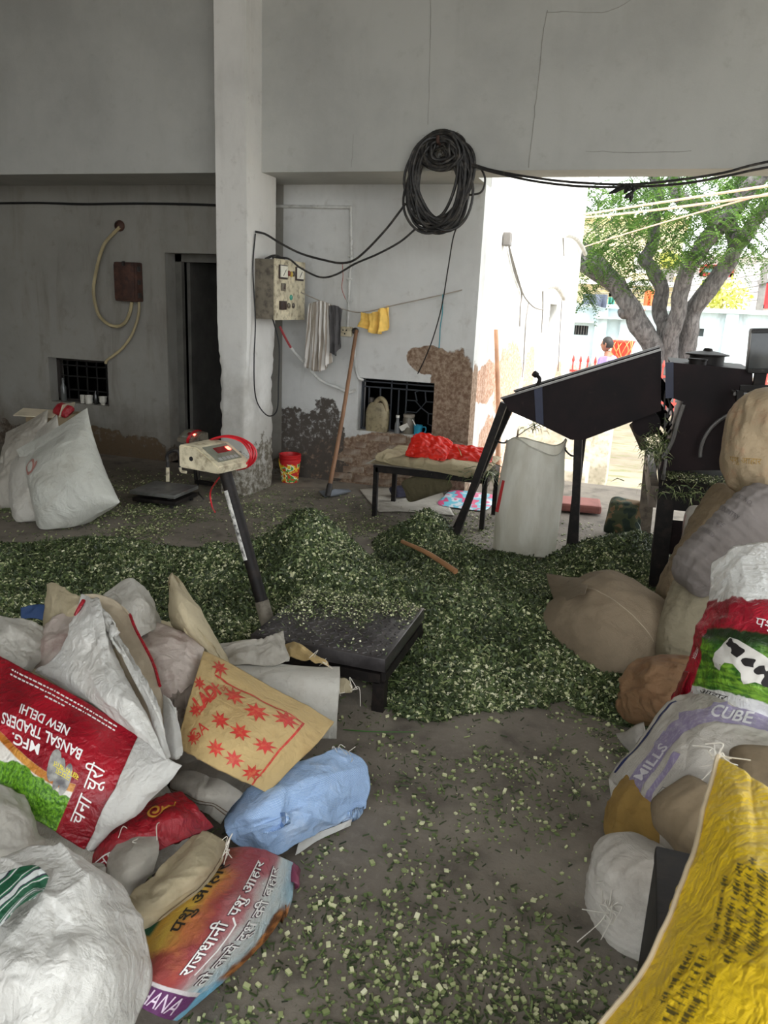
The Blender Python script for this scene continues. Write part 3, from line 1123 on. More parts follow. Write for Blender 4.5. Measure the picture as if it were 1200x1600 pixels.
# ------------------------------------------------------------------ fittings on the walls
M_BLACK = pmat('black_cable_rubber', rgb(34, 33, 33), 0.55, var=0.4, dirt=rgb(92, 86, 78), dirt_amt=0.6, scale=10)
M_CORD = pmat('thin_black_cord', rgb(24, 24, 25), 0.6, bump=0)
M_STEEL = pmat('dark_steel', rgb(48, 45, 44), 0.45, var=0.3, metallic=0.3, dirt=rgb(80, 68, 58), dirt_amt=0.5)
M_RUST = pmat('rusty_brown_steel', rgb(70, 44, 34), 0.7, var=0.4, dirt=rgb(40, 30, 28), dirt_amt=0.7, scale=9)
M_CREAM = pmat('dirty_cream_paint', rgb(206, 196, 168), 0.6, dirt=rgb(110, 96, 74), dirt_amt=0.8, scale=7)
M_GREYSIDE = pmat('grimy_shaded_grey', rgb(120, 112, 98), 0.7, dirt=rgb(60, 54, 46), dirt_amt=0.8, scale=6)
M_WOOD = pmat('worn_handle_wood', rgb(126, 92, 66), 0.65, var=0.3, scale=10, stretch=(1, 1, 0.15), bump=0.2)
M_BAMBOO = pmat('bamboo', rgb(214, 160, 124), 0.5, var=0.2)
M_WHITEP = pmat('white_plastic', rgb(222, 220, 212), 0.45)

# coil of black cable hung on the beam
cc0 = PY(686, 285, 5.9)
coil = empty('cable_coil', (cc0[0], 5.93, 2.45), 'big tangled coil of black cable hung on a peg on the beam', 'cable coil')
R1 = np.random.default_rng(11)
for k in range(22):
    cx = cc0[0] + R1.normal() * 0.018
    wx = 0.205 + R1.uniform(-0.045, 0.04)
    top = 2.82 - abs(R1.normal()) * 0.03
    bot = 2.14 + abs(R1.normal()) * (0.05 if k < 14 else 0.17)
    yy = 5.945 - 0.006 - R1.uniform(0, 0.095)
    tl = R1.normal() * 0.05
    th = np.linspace(0, 2 * math.pi, 46, endpoint=False)
    zc, rz = (top + bot) / 2, (top - bot) / 2
    x = cx + wx * np.cos(th) * (1 + 0.06 * np.sin(2 * th + R1.uniform(0, 6))) + tl * np.sin(th)
    z = zc + rz * np.sin(th)
    y = yy + 0.012 * np.sin(2 * th + R1.uniform(0, 6)) + 0.008 * np.sin(5 * th + R1.uniform(0, 6))
    MB().tube(np.column_stack([x, np.minimum(y, 5.95), z]), 0.0095 + 0.003 * R1.random(), 7, closed=True).build('cable_loop', M_BLACK, coil, smooth=True)
# inner bundle near the top and the peg
for k in range(18):
    th = np.linspace(0, 2 * math.pi, 34, endpoint=False)
    r = 0.055 + 0.095 * R1.random()
    x = cc0[0] + 0.015 + r * np.cos(th) * 1.1 + 0.012 * np.sin(3 * th + k)
    z = 2.71 - 0.02 * R1.random() + r * 0.9 * np.sin(th)
    y = 5.93 - 0.006 * k + 0.012 * np.sin(2 * th + k)
    MB().tube(np.column_stack([x, y, z]), 0.011, 6, closed=True).build('inner_loop', M_BLACK, coil, smooth=True)
MB().tube([(cc0[0], 5.965, 2.735), (cc0[0], 5.8, 2.75), (cc0[0], 5.79, 2.79)], 0.012, 8).build('peg', M_RUST, coil, smooth=True)
pts = [PY(733, 305, 5.9), PY(752, 300, 5.9), PY(758, 280, 5.9), PY(750, 262, 5.9), PY(738, 258, 5.9)]
MB().tube(spline(pts, 6), 0.008, 6).build('loose_end', M_BLACK, coil, smooth=True)
# matted dust web inside the top of the coil
V = []
for k in range(260):
    p = np.array([cc0[0] + 0.02 + R1.normal() * 0.06, 5.95 - R1.random() * 0.07, 2.7 + R1.normal() * 0.05])
    d = R1.normal(size=3)
    d = d / np.linalg.norm(d) * 0.03
    w = np.cross(d, R1.normal(size=3))
    w = w / np.linalg.norm(w) * 0.0015
    V.append([p - d - w, p - d + w, p + d + w, p + d - w])
tag(quads_obj('dust_web', np.array(V), pmat('grey_cobweb', rgb(120, 114, 104), 0.9, bump=0), coil), kind='stuff')

# two heavy cables drooping from the coil to the right, with a taped joint
for lab, pts in (('upper drooping black cable from the coil to the right along the beam', [(737, 256), (770, 266), (830, 277), (900, 285), (985, 288), (1060, 281), (1130, 270), (1215, 250)]),
                 ('lower drooping black cable under the beam carrying a taped knot', [(737, 259), (775, 270), (835, 283), (905, 291), (985, 292), (1065, 287), (1135, 275), (1215, 259)])):
    P = [PY(px, py, 5.86 - 0.00035 * max(0, px - 737)) for px, py in pts] + [np.array([1.6, 5.62, 2.72 if 'upper' in lab else 2.68]), np.array([3.15, 5.93, 3.05])]
    cab = empty('drooping_cable', P[0], lab, 'cable')
    MB().tube(spline(P, 8), 0.0085, 7).build('cable', M_BLACK, cab, smooth=True)
    if 'knot' in lab:
        c = PY(984, 293, 5.77)
        b = MB()
        for k in range(14):
            q = c + R1.normal(size=3) * 0.014
            d = np.array([R1.normal() * 0.03, R1.normal() * 0.02, -abs(R1.normal()) * 0.035])
            b.tube([q, q + d * 0.6, q + d], [0.012, 0.016, 0.006], 6)
        b.build('taped_knot', M_CORD, cab, smooth=True)

# control panel on the pillar's yard-side face
cp = empty('control_panel', (-2.945, 6.15, 1.47), 'grimy cream electrical control box with meters on the pillar side', 'control box')
X0, X1, Y0c, Y1c, Z0c, Z1c = -3.028, -2.86, 5.85, 6.42, 1.465, 1.93
MB().box(((X0 + X1) / 2, (Y0c + Y1c) / 2, (Z0c + Z1c) / 2), (X1 - X0, Y1c - Y0c, Z1c - Z0c), bev=0.006).build('body', M_GREYSIDE, cp, smooth=True)  # body greyer than its door: its unlit side is put into the colour
MB().box((X1 + 0.008, (Y0c + Y1c) / 2, (Z0c + Z1c) / 2), (0.016, Y1c - Y0c + 0.012, Z1c - Z0c + 0.012), bev=0.004).build('door', M_CREAM, cp, smooth=True)


def on_panel(u, v):   # u along the face 0..1 (near -> far), v down
    return Vector((X1 + 0.016, Y0c + (Y1c - Y0c) * u, Z1c - (Z1c - Z0c) * v))


M_METER = pmat('meter_face', rgb(232, 228, 212), 0.35, bump=0)
M_BAKE = pmat('dark_bakelite', rgb(52, 38, 34), 0.4, bump=0)
for u, v in ((0.22, 0.2), (0.78, 0.2)):
    q = on_panel(u, v)
    f = MB().box(q + Vector((0.006, 0, 0)), (0.014, 0.15, 0.11), bev=0.004).build('meter', M_BAKE, cp, smooth=True)
    MB().box(q + Vector((0.0145, 0, 0.004)), (0.004, 0.13, 0.088)).build('meter_dial', M_METER, f)
    MB().beam(q + Vector((0.018, -0.02, -0.03)), q + Vector((0.018, 0.03, 0.02)), 0.004, 0.002).build('needle', M_CORD, f)
for u, v, c in ((0.42, 0.21, (120, 44, 36)), (0.5, 0.22, (186, 160, 60)), (0.58, 0.21, (60, 54, 52)), (0.5, 0.62, (60, 140, 120)), (0.42, 0.76, (92, 84, 70)), (0.58, 0.76, (84, 76, 66)), (0.25, 0.45, (70, 44, 36))):
    q = on_panel(u, v)
    MB().lathe([(0.022, 0), (0.022, 0.008), (0.015, 0.014), (0.001, 0.017)], q, 14, Matrix.Rotation(math.pi / 2, 3, 'Y')).build('indicator', pmat('lamp_%d_%d_%d' % c, rgb(*c), 0.35, bump=0), cp, smooth=True)
q = on_panel(0.2, 0.76)
MB().box(q + Vector((0.012, 0, 0)), (0.026, 0.1, 0.07), bev=0.004).build('switch', M_BAKE, cp, smooth=True)
q = on_panel(0.23, 0.45)
MB().box(q + Vector((0.006, 0, 0)), (0.012, 0.075, 0.06), bev=0.004).build('selector_plate', M_GREYSIDE, cp, smooth=True)
MB().tube(spline([(X1 - 0.1, Y0c + 0.05, Z1c), (X1 - 0.07, Y0c + 0.16, Z1c + 0.035), (X1 - 0.05, Y0c + 0.3, Z1c + 0.01)], 5), 0.01, 6).build('top_cable', M_BLACK, cp, smooth=True)

# cables slung from the pillar to the coil
def cable(name, label, P, r, mat, cat='cable', n=8, group=None):
    return tag(MB().tube(spline(P, n), r, 7).build(name, mat, smooth=True), label, cat, group)


cable('slung_cable', 'black cable slung from the pillar nail up to the coil', [PX(399, 362, -3.02), PY(415, 366, 5.9), PY(440, 381, 6.0), PY(470, 396, 6.05), PY(505, 406, 6.05), PY(535, 411, 6.0), PY(560, 402, 5.95), PY(600, 362, 5.92), PY(634, 318, 5.9)], 0.009, M_BLACK)
cable('slung_cable', 'black cable sagging from the control box top to the coil', [Vector((-2.95, 6.0, 1.945)), PY(450, 404, 6.05), PY(470, 419, 6.05), PY(500, 433, 6.05), PY(525, 429, 6.02), PY(555, 412, 5.98), PY(590, 397, 5.94), PY(625, 378, 5.92), PY(650, 357, 5.9)], 0.008, M_BLACK)
cable('looped_cord', 'thin black cord looping down the pillar below the control box', [PX(399, 365, -3.018), PX(397, 420, -3.02) + np.array([0.0, -0.02, 0]), PX(399, 500, -3.0), PX(397, 560, -3.0), PX(398, 610, -2.99), PY(405, 635, 5.9), PY(420, 650, 5.9), PY(433, 640, 5.9), PY(435, 600, 5.92), PY(436, 540, 5.95), (-2.93, 5.97, 1.475)], 0.0055, M_CORD)
cable('drop_wire', 'thin black wire hanging from the coil down into the barred window', [PY(716, 350, 5.9), PY(708, 372, 5.95), PY(700, 420, 6.2), PY(690, 480, 6.4), PY(676, 530, 6.5), PY(662, 565, 6.58), PY(650, 592, 6.66), (-1.86, 6.78, 0.93)], 0.005, M_CORD)
p1 = [PY(437, 510, 6.15), PY(447, 530, 6.2), PY(458, 548, 6.25), PY(478, 570, 6.35), PY(500, 594, 6.45), PY(525, 605, 6.52), PY(545, 613, 6.57), PY(556, 609, 6.59)]
hp = empty('flexible_pipe', (p1[-1][0], p1[-1][1], p1[-1][2]), 'white and red flexible pipe running from the control box to the window', 'pipe')
S = spline(p1, 8)
MB().tube(S[14:], 0.0125, 8).build('white_pipe', M_WHITEPIPE, hp, smooth=True)
MB().tube(S[:16], 0.0105, 8).build('red_sleeve', pmat('dull_red_sleeve', rgb(140, 42, 46), 0.5), hp, smooth=True)

# conduits fixed to the back wall
cond = empty('wall_conduit', (-2.52, YW - 0.02, 1.4), 'white surface conduit dropping down the alcove wall to the socket', 'conduit')
MB().tube([PY(548, 323, YW - 0.02), PY(549, 400, YW - 0.02), PY(546, 440, YW - 0.02), PY(543, 512, YW - 0.02)], 0.013, 8).build('vertical_pipe', M_WHITEPIPE, cond, smooth=True)
MB().tube([PY(420, 322, YW - 0.02), PY(470, 323, YW - 0.02), PY(549, 324, YW - 0.02)], 0.013, 8).build('top_pipe', M_WHITEPIPE, cond, smooth=True)
MB().tube(spline([PY(553, 535, YW - 0.02), PY(555, 570, YW - 0.02), PY(560, 590, YW - 0.02), PY(568, 594, YW - 0.0)], 4), 0.013, 8).build('lower_pipe', M_WHITEPIPE, cond, smooth=True)
for yy in (400, 436, 470):
    MB().box(PY(548 if yy < 420 else 546, yy, YW - 0.02), (0.05, 0.034, 0.018), bev=0.004).build('clip', M_WHITEPIPE, cond)
so = PY(542, 518, YW)
sock = empty('socket_box', (so[0], YW, so[2]), 'small cream socket box fixed on the alcove wall', 'socket')
MB().box((so[0], YW - 0.022, so[2]), (0.115, 0.04, 0.085), bev=0.008).build('body', M_CREAM, sock, smooth=True)
for dx, dz in ((-0.02, 0.012), (0.012, 0.012), (-0.004, -0.018)):
    MB().lathe([(0.007, 0), (0.007, 0.003)], (so[0] + dx, YW - 0.042, so[2] + dz), 8, Matrix.Rotation(math.pi / 2, 3, 'X')).build('pin_hole', M_CORD, sock)
MB().lathe([(0.028, 0), (0.03, 0.02), (0.012, 0.05)], (so[0] + 0.085, YW - 0.002, so[2] + 0.01), 12, Matrix.Rotation(math.pi / 2, 3, 'X')).build('plug', M_BLACK, sock, smooth=True)
# ledge of wiring along the top of both walls
cable('ceiling_wire', 'dusty black wire running along the top of the left wall', [PY(-40, 318, YW - 0.015), PY(60, 317, YW - 0.015), PY(130, 319, YW - 0.015), PY(210, 318, YW - 0.015), PY(290, 319, YW - 0.015), PY(345, 321, YW - 0.015)], 0.011, M_CORD, 'wire')

# clothes line and the cloths on it
LA, LB = PY(478, 462, 6.3), PY(722, 453, YW - 0.02)
lm = PY(565, 488, 6.42)
line = cable('clothes_line', 'grey wire strung as a clothes line across the alcove', [PY(470, 457, 6.3), PY(500, 470, 6.34), PY(530, 481, 6.38), lm, PY(620, 476, 6.48), PY(680, 463, 6.55), LB], 0.005, pmat('line_wire', rgb(150, 142, 130), 0.6, bump=0), 'clothes line')


def cloth_drape(name, label, top, bot, mat, folds=5, amp=0.02, n=(44, 40), seed=0, thick=0.004, pinch=0.0, cat='cloth'):
    """top/bot: lists of 3D points across the cloth; hangs between them with vertical folds"""
    T_, B_ = spline(top, 10), spline(bot, 10)
    k = n[0]
    T_ = T_[np.linspace(0, len(T_) - 1, k).astype(int)]
    B_ = B_[np.linspace(0, len(B_) - 1, k).astype(int)]
    v = np.linspace(0, 1, n[1])[:, None, None]
    P = T_[None] * (1 - v) + B_[None] * v
    u = np.linspace(0, 1, k)[None]
    vv = v[..., 0]
    ph = folds * 2 * math.pi * u + 0.8 * np.sin(3 * vv + seed) + seed
    d = amp * (0.4 + 0.9 * vv) * np.sin(ph) + 0.35 * amp * np.sin(2.3 * ph + 1)
    P[..., 1] += d + 0.01 * fbm(np.dstack([u * 5 + 0 * vv, vv * 4 + 0 * u, 0 * u * vv + seed]), 2)
    P[..., 0] += 0.4 * d
    fr = P.reshape(-1, 3)
    bk = fr + np.array([0, thick, 0])
    W, H = k, n[1]
    q = [(j * W + i, j * W + i + 1, (j + 1) * W + i + 1, (j + 1) * W + i) for j in range(H - 1) for i in range(W - 1)]
    m = len(fr)
    edge = [i for i in range(W)] + [j * W + W - 1 for j in range(1, H)] + [(H - 1) * W + i for i in range(W - 2, -1, -1)] + [j * W for j in range(H - 2, 0, -1)]
    fs = q + [tuple(x + m for x in f[::-1]) for f in q] + [(edge[i], edge[i] + m, edge[(i + 1) % len(edge)] + m, edge[(i + 1) % len(edge)]) for i in range(len(edge))]
    uv = np.column_stack([np.tile(u.ravel(), H), np.repeat(v.ravel(), W)])
    o = mesh(name, np.vstack([fr, bk]), fs, mat, None, True, np.vstack([uv, uv]))
    return tag(o, label, cat)


ms, nt, bs = new_mat('striped_towel')
uvn = coords(nt, 'UV')
wv = N(nt, 'ShaderNodeTexWave', wave_type='BANDS', bands_direction='X')
wv.inputs['Scale'].default_value = 4.5
wv.inputs['Distortion'].default_value = 0.5
nt.links.new(uvn, wv.inputs['Vector'])
cc = mixc(nt, sstep(nt, wv.outputs['Fac'], 0.35, 0.65), rgb(150, 140, 128), rgb(206, 202, 196))
cc = mixc(nt, mth(nt, 'MULTIPLY', sstep(nt, noise_node(nt, uvn, 3.0), 0.5, 0.7), 0.4), cc, rgb(120, 100, 84))
nt.links.new(cc, bs.inputs['Base Color'])
bs.inputs['Roughness'].default_value = 0.95
tow = cloth_drape('striped_towel', 'grey and white striped towel hung on the clothes line', [PY(482, 475, 6.31), PY(492, 472, 6.3), PY(503, 470, 6.3), PY(513, 474, 6.32)],
                  [PY(474, 570, 6.3), PY(488, 578, 6.3), PY(502, 580, 6.31), PY(518, 566, 6.34)], ms, 4, 0.022, seed=1)
cloth_drape('dark_cloth', 'charcoal grey cloth hung beside the striped towel', [PY(514, 478, 6.33), PY(523, 477, 6.33), PY(536, 483, 6.36)],
            [PY(516, 545, 6.33), PY(524, 556, 6.33), PY(533, 530, 6.36)], pmat('charcoal_cloth', rgb(76, 74, 74), 0.95), 2.5, 0.016, n=(30, 30), seed=2)
cloth_drape('yellow_cloth', 'yellow rag gathered in a loop on the clothes line', [PY(566, 488, 6.42), PY(578, 490, 6.41), PY(592, 484, 6.43), PY(606, 477, 6.46)],
            [PY(562, 508, 6.42), PY(578, 518, 6.41), PY(592, 522, 6.42), PY(605, 512, 6.46)], pmat('mustard_rag', rgb(222, 182, 92), 0.9, var=0.25), 3, 0.035, n=(34, 26), seed=3)
cable('blue_string', 'short teal string dangling from the clothes line', [PY(692, 460, 6.56), PY(691, 490, 6.57), PY(688, 510, 6.57), PY(687, 528, 6.57), PY(686, 544, 6.57)], 0.005, pmat('teal_string', rgb(72, 140, 150), 0.8, bump=0), 'string')
cable('loose_wires', 'thin reddish wire ends hanging from the slung cables', [PY(535, 412, 6.0), PY(536, 432, 6.01), PY(534, 450, 6.02), PY(540, 468, 6.02)], 0.003, pmat('red_wire', rgb(150, 90, 80), 0.7, bump=0), 'wire')

# hoe leaning in the alcove
hb, ht = PZ(513, 770, 0.05), PY(557, 516, YW - 0.05)
hoe = empty('hoe', (hb[0], hb[1], 0), 'long handled hoe with a broad flat blade leaning in the alcove', 'hoe')
S = spline([hb, hb + (ht - hb) * 0.4 + np.array([0.01, 0, 0]), ht], 10)
MB().tube(S, np.linspace(0.019, 0.016, len(S)), 10).build('handle', M_WOOD, hoe, smooth=True)
MB().lathe([(0.024, -0.03), (0.026, 0.05), (0.022, 0.08)], hb, 12, Vector(ht - hb).to_track_quat('Z', 'Y').to_matrix()).build('socket', M_STEEL, hoe, smooth=True)
bl = [PZ(498, 768, 0.02), PZ(508, 777, 0.01), PZ(530, 774, 0.012), PZ(549, 768, 0.02), PZ(545, 765, 0.03), PZ(522, 765, 0.05)]
MB().prism(bl, (0, 0, 0.006)).build('blade', pmat('worn_bright_steel', rgb(130, 136, 144), 0.35, metallic=0.7), hoe)

# red bucket behind the pillar
bk = PZ(437, 750, 0)
bk = np.array([-2.955, 6.4, 0])
bucket = empty('paint_bucket', bk, 'small red plastic bucket with printed label behind the pillar', 'bucket')
M_RB = pmat('red_bucket_plastic', rgb(196, 36, 38), 0.4, bump=0)
MB().lathe([(0.075, 0.0), (0.079, 0.005), (0.094, 0.2), (0.1, 0.2), (0.1, 0.215), (0.096, 0.218), (0.101, 0.225), (0.101, 0.238), (0.097, 0.241), (0.102, 0.248), (0.102, 0.262), (0.094, 0.262), (0.088, 0.2), (0.075, 0.03), (0.0, 0.03)], bk, 32, caps=False).build('body', M_RB, bucket, smooth=True)
ml2, nt, bs = new_mat('bucket_print')
co = coords(nt)
n1 = noise_node(nt, co, 16, 2)
cr = nt.nodes.new('ShaderNodeValToRGB')
cr.color_ramp.interpolation = 'CONSTANT'
els = cr.color_ramp.elements
els[0].color = (*rgb(196, 40, 40), 1)
els[1].position = 0.43
els[1].color = (*rgb(226, 196, 40), 1)
for p, c in ((0.5, (230, 224, 214)), (0.55, (70, 150, 60)), (0.62, (206, 60, 40))):
    e = els.new(p)
    e.color = (*rgb(*c), 1)
nt.links.new(n1, cr.inputs[0])
nt.links.new(cr.outputs[0], bs.inputs['Base Color'])
bs.inputs['Roughness'].default_value = 0.4
MB().lathe([(0.0795, 0.008), (0.0935, 0.178)], bk, 32, caps=False).build('printed_label', ml2, bucket, smooth=True)
MB().tube(spline([bk + np.array([0.1 * math.cos(a), 0.1 * math.sin(a) * 0.98, 0.215 - 0.12 * math.sin((a + math.pi * 0.9) * 1.0)]) for a in np.linspace(-math.pi * 0.9, -0.3, 8)], 4), 0.004, 6).build('handle', pmat('yellow_handle', rgb(232, 196, 60), 0.5, bump=0), bucket, smooth=True)

# ------------------------------------------------------------------ alcove window: grille and what stands on its sill
win2 = MB()
wx0, wx1, wz0, wz1 = -2.40, -1.69, 0.50, 0.975
yg = YW + 0.12
M_GRILL = pmat('dark_grille_iron', rgb(52, 56, 62), 0.6)
g = struct(MB().box(((wx0 + wx1) / 2, yg, wz0 + 0.008), (wx1 - wx0, 0.03, 0.016)).box(((wx0 + wx1) / 2, yg, wz1 - 0.008), (wx1 - wx0, 0.03, 0.016))
           .box((wx0 + 0.008, yg, (wz0 + wz1) / 2), (0.016, 0.03, wz1 - wz0)).box((wx1 - 0.008, yg, (wz0 + wz1) / 2), (0.016, 0.03, wz1 - wz0)).build('window_2', M_GRILL))
for fx in (0.1, 0.25, 0.4, 0.5, 0.6):
    x = wx0 + (wx1 - wx0) * fx
    MB().beam((x, yg, wz0), (x, yg, wz1 if fx in (0.4, 0.6) else wz1 - 0.085), 0.012, 0.012).build('bar', M_GRILL, g)
for fz in (0.82, 0.92):
    z = wz0 + (wz1 - wz0) * fz
    MB().beam((wx0, yg, z), (wx1, yg, z), 0.012, 0.012).build('bar', M_GRILL, g)
for pts in ([(0.6, 0.62), (0.72, 0.62), (0.8, 0.5), (0.86, 0.62), (1, 0.62)], [(0.8, 0.5), (0.74, 0.4), (0.6, 0.4)], [(0.86, 0.62), (0.84, 0.82)], [(0.74, 0.62), (0.71, 0.78), (0.76, 0.82)], [(0.8, 0.5), (0.9, 0.4), (1, 0.4)],
            [(0.9, 0.4), (0.9, 0.2), (1.0, 0.15)], [(0.25, 0.5), (0.4, 0.5)], [(0.25, 0.3), (0.4, 0.3)], [(0.5, 0.2), (0.6, 0.2)]):
    P = [(wx0 + (wx1 - wx0) * a, yg, wz0 + (wz1 - wz0) * c_) for a, c_ in pts]
    MB().tube(P, 0.0065, 6).build('bar', M_GRILL, g)

zs_ = 0.5
# jerry can
jc = empty('jerry_can', (-2.22, YW + 0.06, zs_), 'dusty translucent oil can with a moulded handle on the alcove sill', 'can')
M_JUG = pmat('dusty_jug_plastic', rgb(150, 138, 108), 0.5, dirt=rgb(80, 70, 54), dirt_amt=0.7)
bm = bmesh.new()
prof = [(0.098, 0.05, 0.0), (0.104, 0.055, 0.02), (0.106, 0.057, 0.16), (0.1, 0.055, 0.2), (0.085, 0.05, 0.235), (0.06, 0.042, 0.262)]
V, Fs = [], []
for (hx, hy, z) in prof:
    for k in range(24):
        a = 2 * math.pi * k / 24
        ca, sa = math.cos(a), math.sin(a)
        V.append((-2.22 + hx * np.sign(ca) * abs(ca) ** 0.45, YW + 0.06 + hy * np.sign(sa) * abs(sa) ** 0.45, zs_ + z))
for i in range(len(prof) - 1):
    for k in range(24):
        l = (k + 1) % 24
        Fs.append((i * 24 + k, i * 24 + l, (i + 1) * 24 + l, (i + 1) * 24 + k))
Fs += [tuple(range(24))[::-1], tuple(5 * 24 + k for k in range(24))]
MB().add(V, Fs).build('body', M_JUG, jc, smooth=True)
MB().tube(spline([(-2.235, YW + 0.035, zs_ + 0.225), (-2.225, YW + 0.03, zs_ + 0.275), (-2.185, YW + 0.03, zs_ + 0.3), (-2.145, YW + 0.03, zs_ + 0.27), (-2.128, YW + 0.035, zs_ + 0.19)], 6), 0.022, 10).build('handle', M_JUG, jc, smooth=True)
MB().lathe([(0.026, 0.255), (0.026, 0.295), (0.024, 0.3)], (-2.285, YW + 0.06, zs_), 14).build('cap', pmat('dark_cap', rgb(66, 60, 54), 0.5), jc, smooth=True)
# glass jar, spray bottle, packet, mug
jar = empty('jar', (-1.93, YW + 0.085, zs_), 'dusty glass jar with a pale lid on the alcove sill', 'jar')
MB().lathe([(0.05, 0.0), (0.053, 0.01), (0.053, 0.13), (0.045, 0.15)], (-1.93, YW + 0.085, zs_), 20).build('body', pmat('dusty_jar', rgb(112, 106, 94), 0.35), jar, smooth=True)
MB().lathe([(0.052, 0.15), (0.053, 0.172), (0.048, 0.176)], (-1.93, YW + 0.085, zs_), 20).build('lid', pmat('jar_lid', rgb(150, 142, 128), 0.5), jar, smooth=True)
bt = empty('bottle', (-2.025, YW + 0.05, zs_), 'small grey bottle leaning between the can and the jar', 'bottle')
MB().lathe([(0.024, 0.0), (0.026, 0.01), (0.025, 0.08), (0.014, 0.11), (0.014, 0.14)], (-2.025, YW + 0.05, zs_), 14).build('body', pmat('grey_bottle', rgb(110, 112, 112), 0.4), bt, smooth=True)
MB().lathe([(0.017, 0.14), (0.017, 0.162)], (-2.025, YW + 0.05, zs_), 12).build('cap', M_WHITEP, bt, smooth=True)
pk_ = tag(MB().box((-1.955, YW + 0.035, zs_ + 0.062), (0.085, 0.012, 0.05), Matrix.Rotation(-0.5, 3, 'Y') @ Matrix.Rotation(0.3, 3, 'X'), bev=0.003).build('paper_packet', pmat('white_paper', rgb(222, 218, 208), 0.8)), 'small white paper packet propped against the jar', 'packet')
mug = empty('mug', (-1.83, YW + 0.05, zs_), 'teal blue plastic mug holding a spoon on the alcove sill', 'mug')
M_MUG = pmat('teal_mug', rgb(42, 142, 172), 0.35, bump=0)
MB().lathe([(0.034, 0.0), (0.036, 0.004), (0.04, 0.09), (0.037, 0.09), (0.033, 0.01), (0.0, 0.01)], (-1.83, YW + 0.05, zs_), 20, caps=False).build('body', M_MUG, mug, smooth=True)
MB().tube(spline([(-1.793, YW + 0.045, zs_ + 0.075), (-1.762, YW + 0.04, zs_ + 0.078), (-1.755, YW + 0.04, zs_ + 0.05), (-1.77, YW + 0.04, zs_ + 0.025), (-1.796, YW + 0.045, zs_ + 0.02)], 5), 0.006, 8).build('handle', M_MUG, mug, smooth=True)
MB().tube([(-1.825, YW + 0.05, zs_ + 0.03), (-1.885, YW + 0.045, zs_ + 0.135)], 0.005, 6).build('spoon', M_WHITEP, mug, smooth=True)

# bricks showing where the render has fallen off under the alcove window
M_BRICK = pmat('old_plaster_smeared_brick', rgb(128, 102, 84), 0.9, var=0.3, scale=5, c2=rgb(156, 136, 118), dirt=rgb(172, 160, 144), dirt_amt=0.9, bump=0.7, bscale=40, bdist=0.01)
R2 = np.random.default_rng(4)
bm0 = bmesh.new()
bmesh.ops.create_cube(bm0, size=1)
for v in bm0.verts:
    v.co = Vector((v.co.x * 0.215, v.co.y * 0.04, v.co.z * 0.066))
bmesh.ops.bevel(bm0, geom=bm0.edges[:], offset=0.007, segments=1, affect='EDGES')
bme = bpy.data.meshes.new('brick')
bm0.to_mesh(bme)
bm0.free()
bme.materials.append(M_BRICK)
for r in range(6):
    for k in range(6):
        x = -2.53 + k * 0.228 + (0.114 if r % 2 else 0)
        z = 0.055 + r * 0.078
        if x > -1.42 or (r == 5 and k in (0, 5)) or (r > 3 and k == 0) or R2.random() < 0.25:
            continue
        o = bpy.data.objects.new('brick', bme)
        o.location = (x, YW + 0.0165 + R2.uniform(-0.004, 0.004), z + R2.normal() * 0.003)
        o.rotation_euler = (R2.normal() * 0.02, R2.normal() * 0.02, R2.normal() * 0.02)
        link(o, wb)

# ------------------------------------------------------------------ left wall: fuse box, hoses, window, door
fb = PY(206, 441, YW)
fuse = empty('fuse_box', (fb[0], YW, fb[2]), 'rusty brown iron fuse box on the left wall', 'fuse box')
MB().box((fb[0], YW - 0.05, fb[2]), (0.255, 0.1, 0.36), bev=0.015).build('body', M_RUST, fuse, smooth=True)
MB().box((fb[0] - 0.005, YW - 0.106, fb[2]), (0.225, 0.018, 0.32), bev=0.008).build('cover', M_RUST, fuse, smooth=True)
for z in (-0.12, 0, 0.12):
    MB().box((fb[0] + 0.13, YW - 0.07, fb[2] + z), (0.02, 0.04, 0.045), bev=0.004).build('hinge', M_STEEL, fuse)
MB().box((fb[0], YW - 0.12, fb[2] + 0.165), (0.02, 0.02, 0.04)).build('latch', M_STEEL, fuse)
M_HOSE = pmat('yellowed_hose', rgb(166, 152, 116), 0.5, var=0.25, scale=4)
h1 = [(187, 355), (176, 366), (164, 380), (156, 400), (149, 430), (146, 455), (150, 480), (157, 496), (170, 507), (184, 510), (196, 503), (203, 488), (206, 472)]
P = [PY(a, c_, YW - 0.04 - (0.05 if 1 < i < 11 else 0)) for i, (a, c_) in enumerate(h1)]
hose1 = cable('flexible_hose', 'yellowed flexible hose looping from the wall hole to the fuse box', P, 0.016, M_HOSE, 'hose', 7)
P = [PY(a, c_, YW - 0.05) for a, c_ in ((217, 470), (217, 487), (213, 505), (205, 525), (192, 543), (178, 555), (167, 563), (165, 568))]
cable('flexible_hose', 'yellowed flexible hose dropping from the fuse box into the left window', P, 0.013, M_HOSE, 'hose', 6)
q = PY(188, 353, YW)
tag(MB().lathe([(0.05, 0.0), (0.052, 0.012), (0.045, 0.03), (0.028, 0.045), (0.026, 0.02)], (q[0], YW - 0.001, q[2]), 16, Matrix.Rotation(math.pi / 2, 3, 'X')).build('pipe_collar', M_RUST, smooth=True), 'dark rusty pipe collar where the hose leaves the left wall', 'collar')

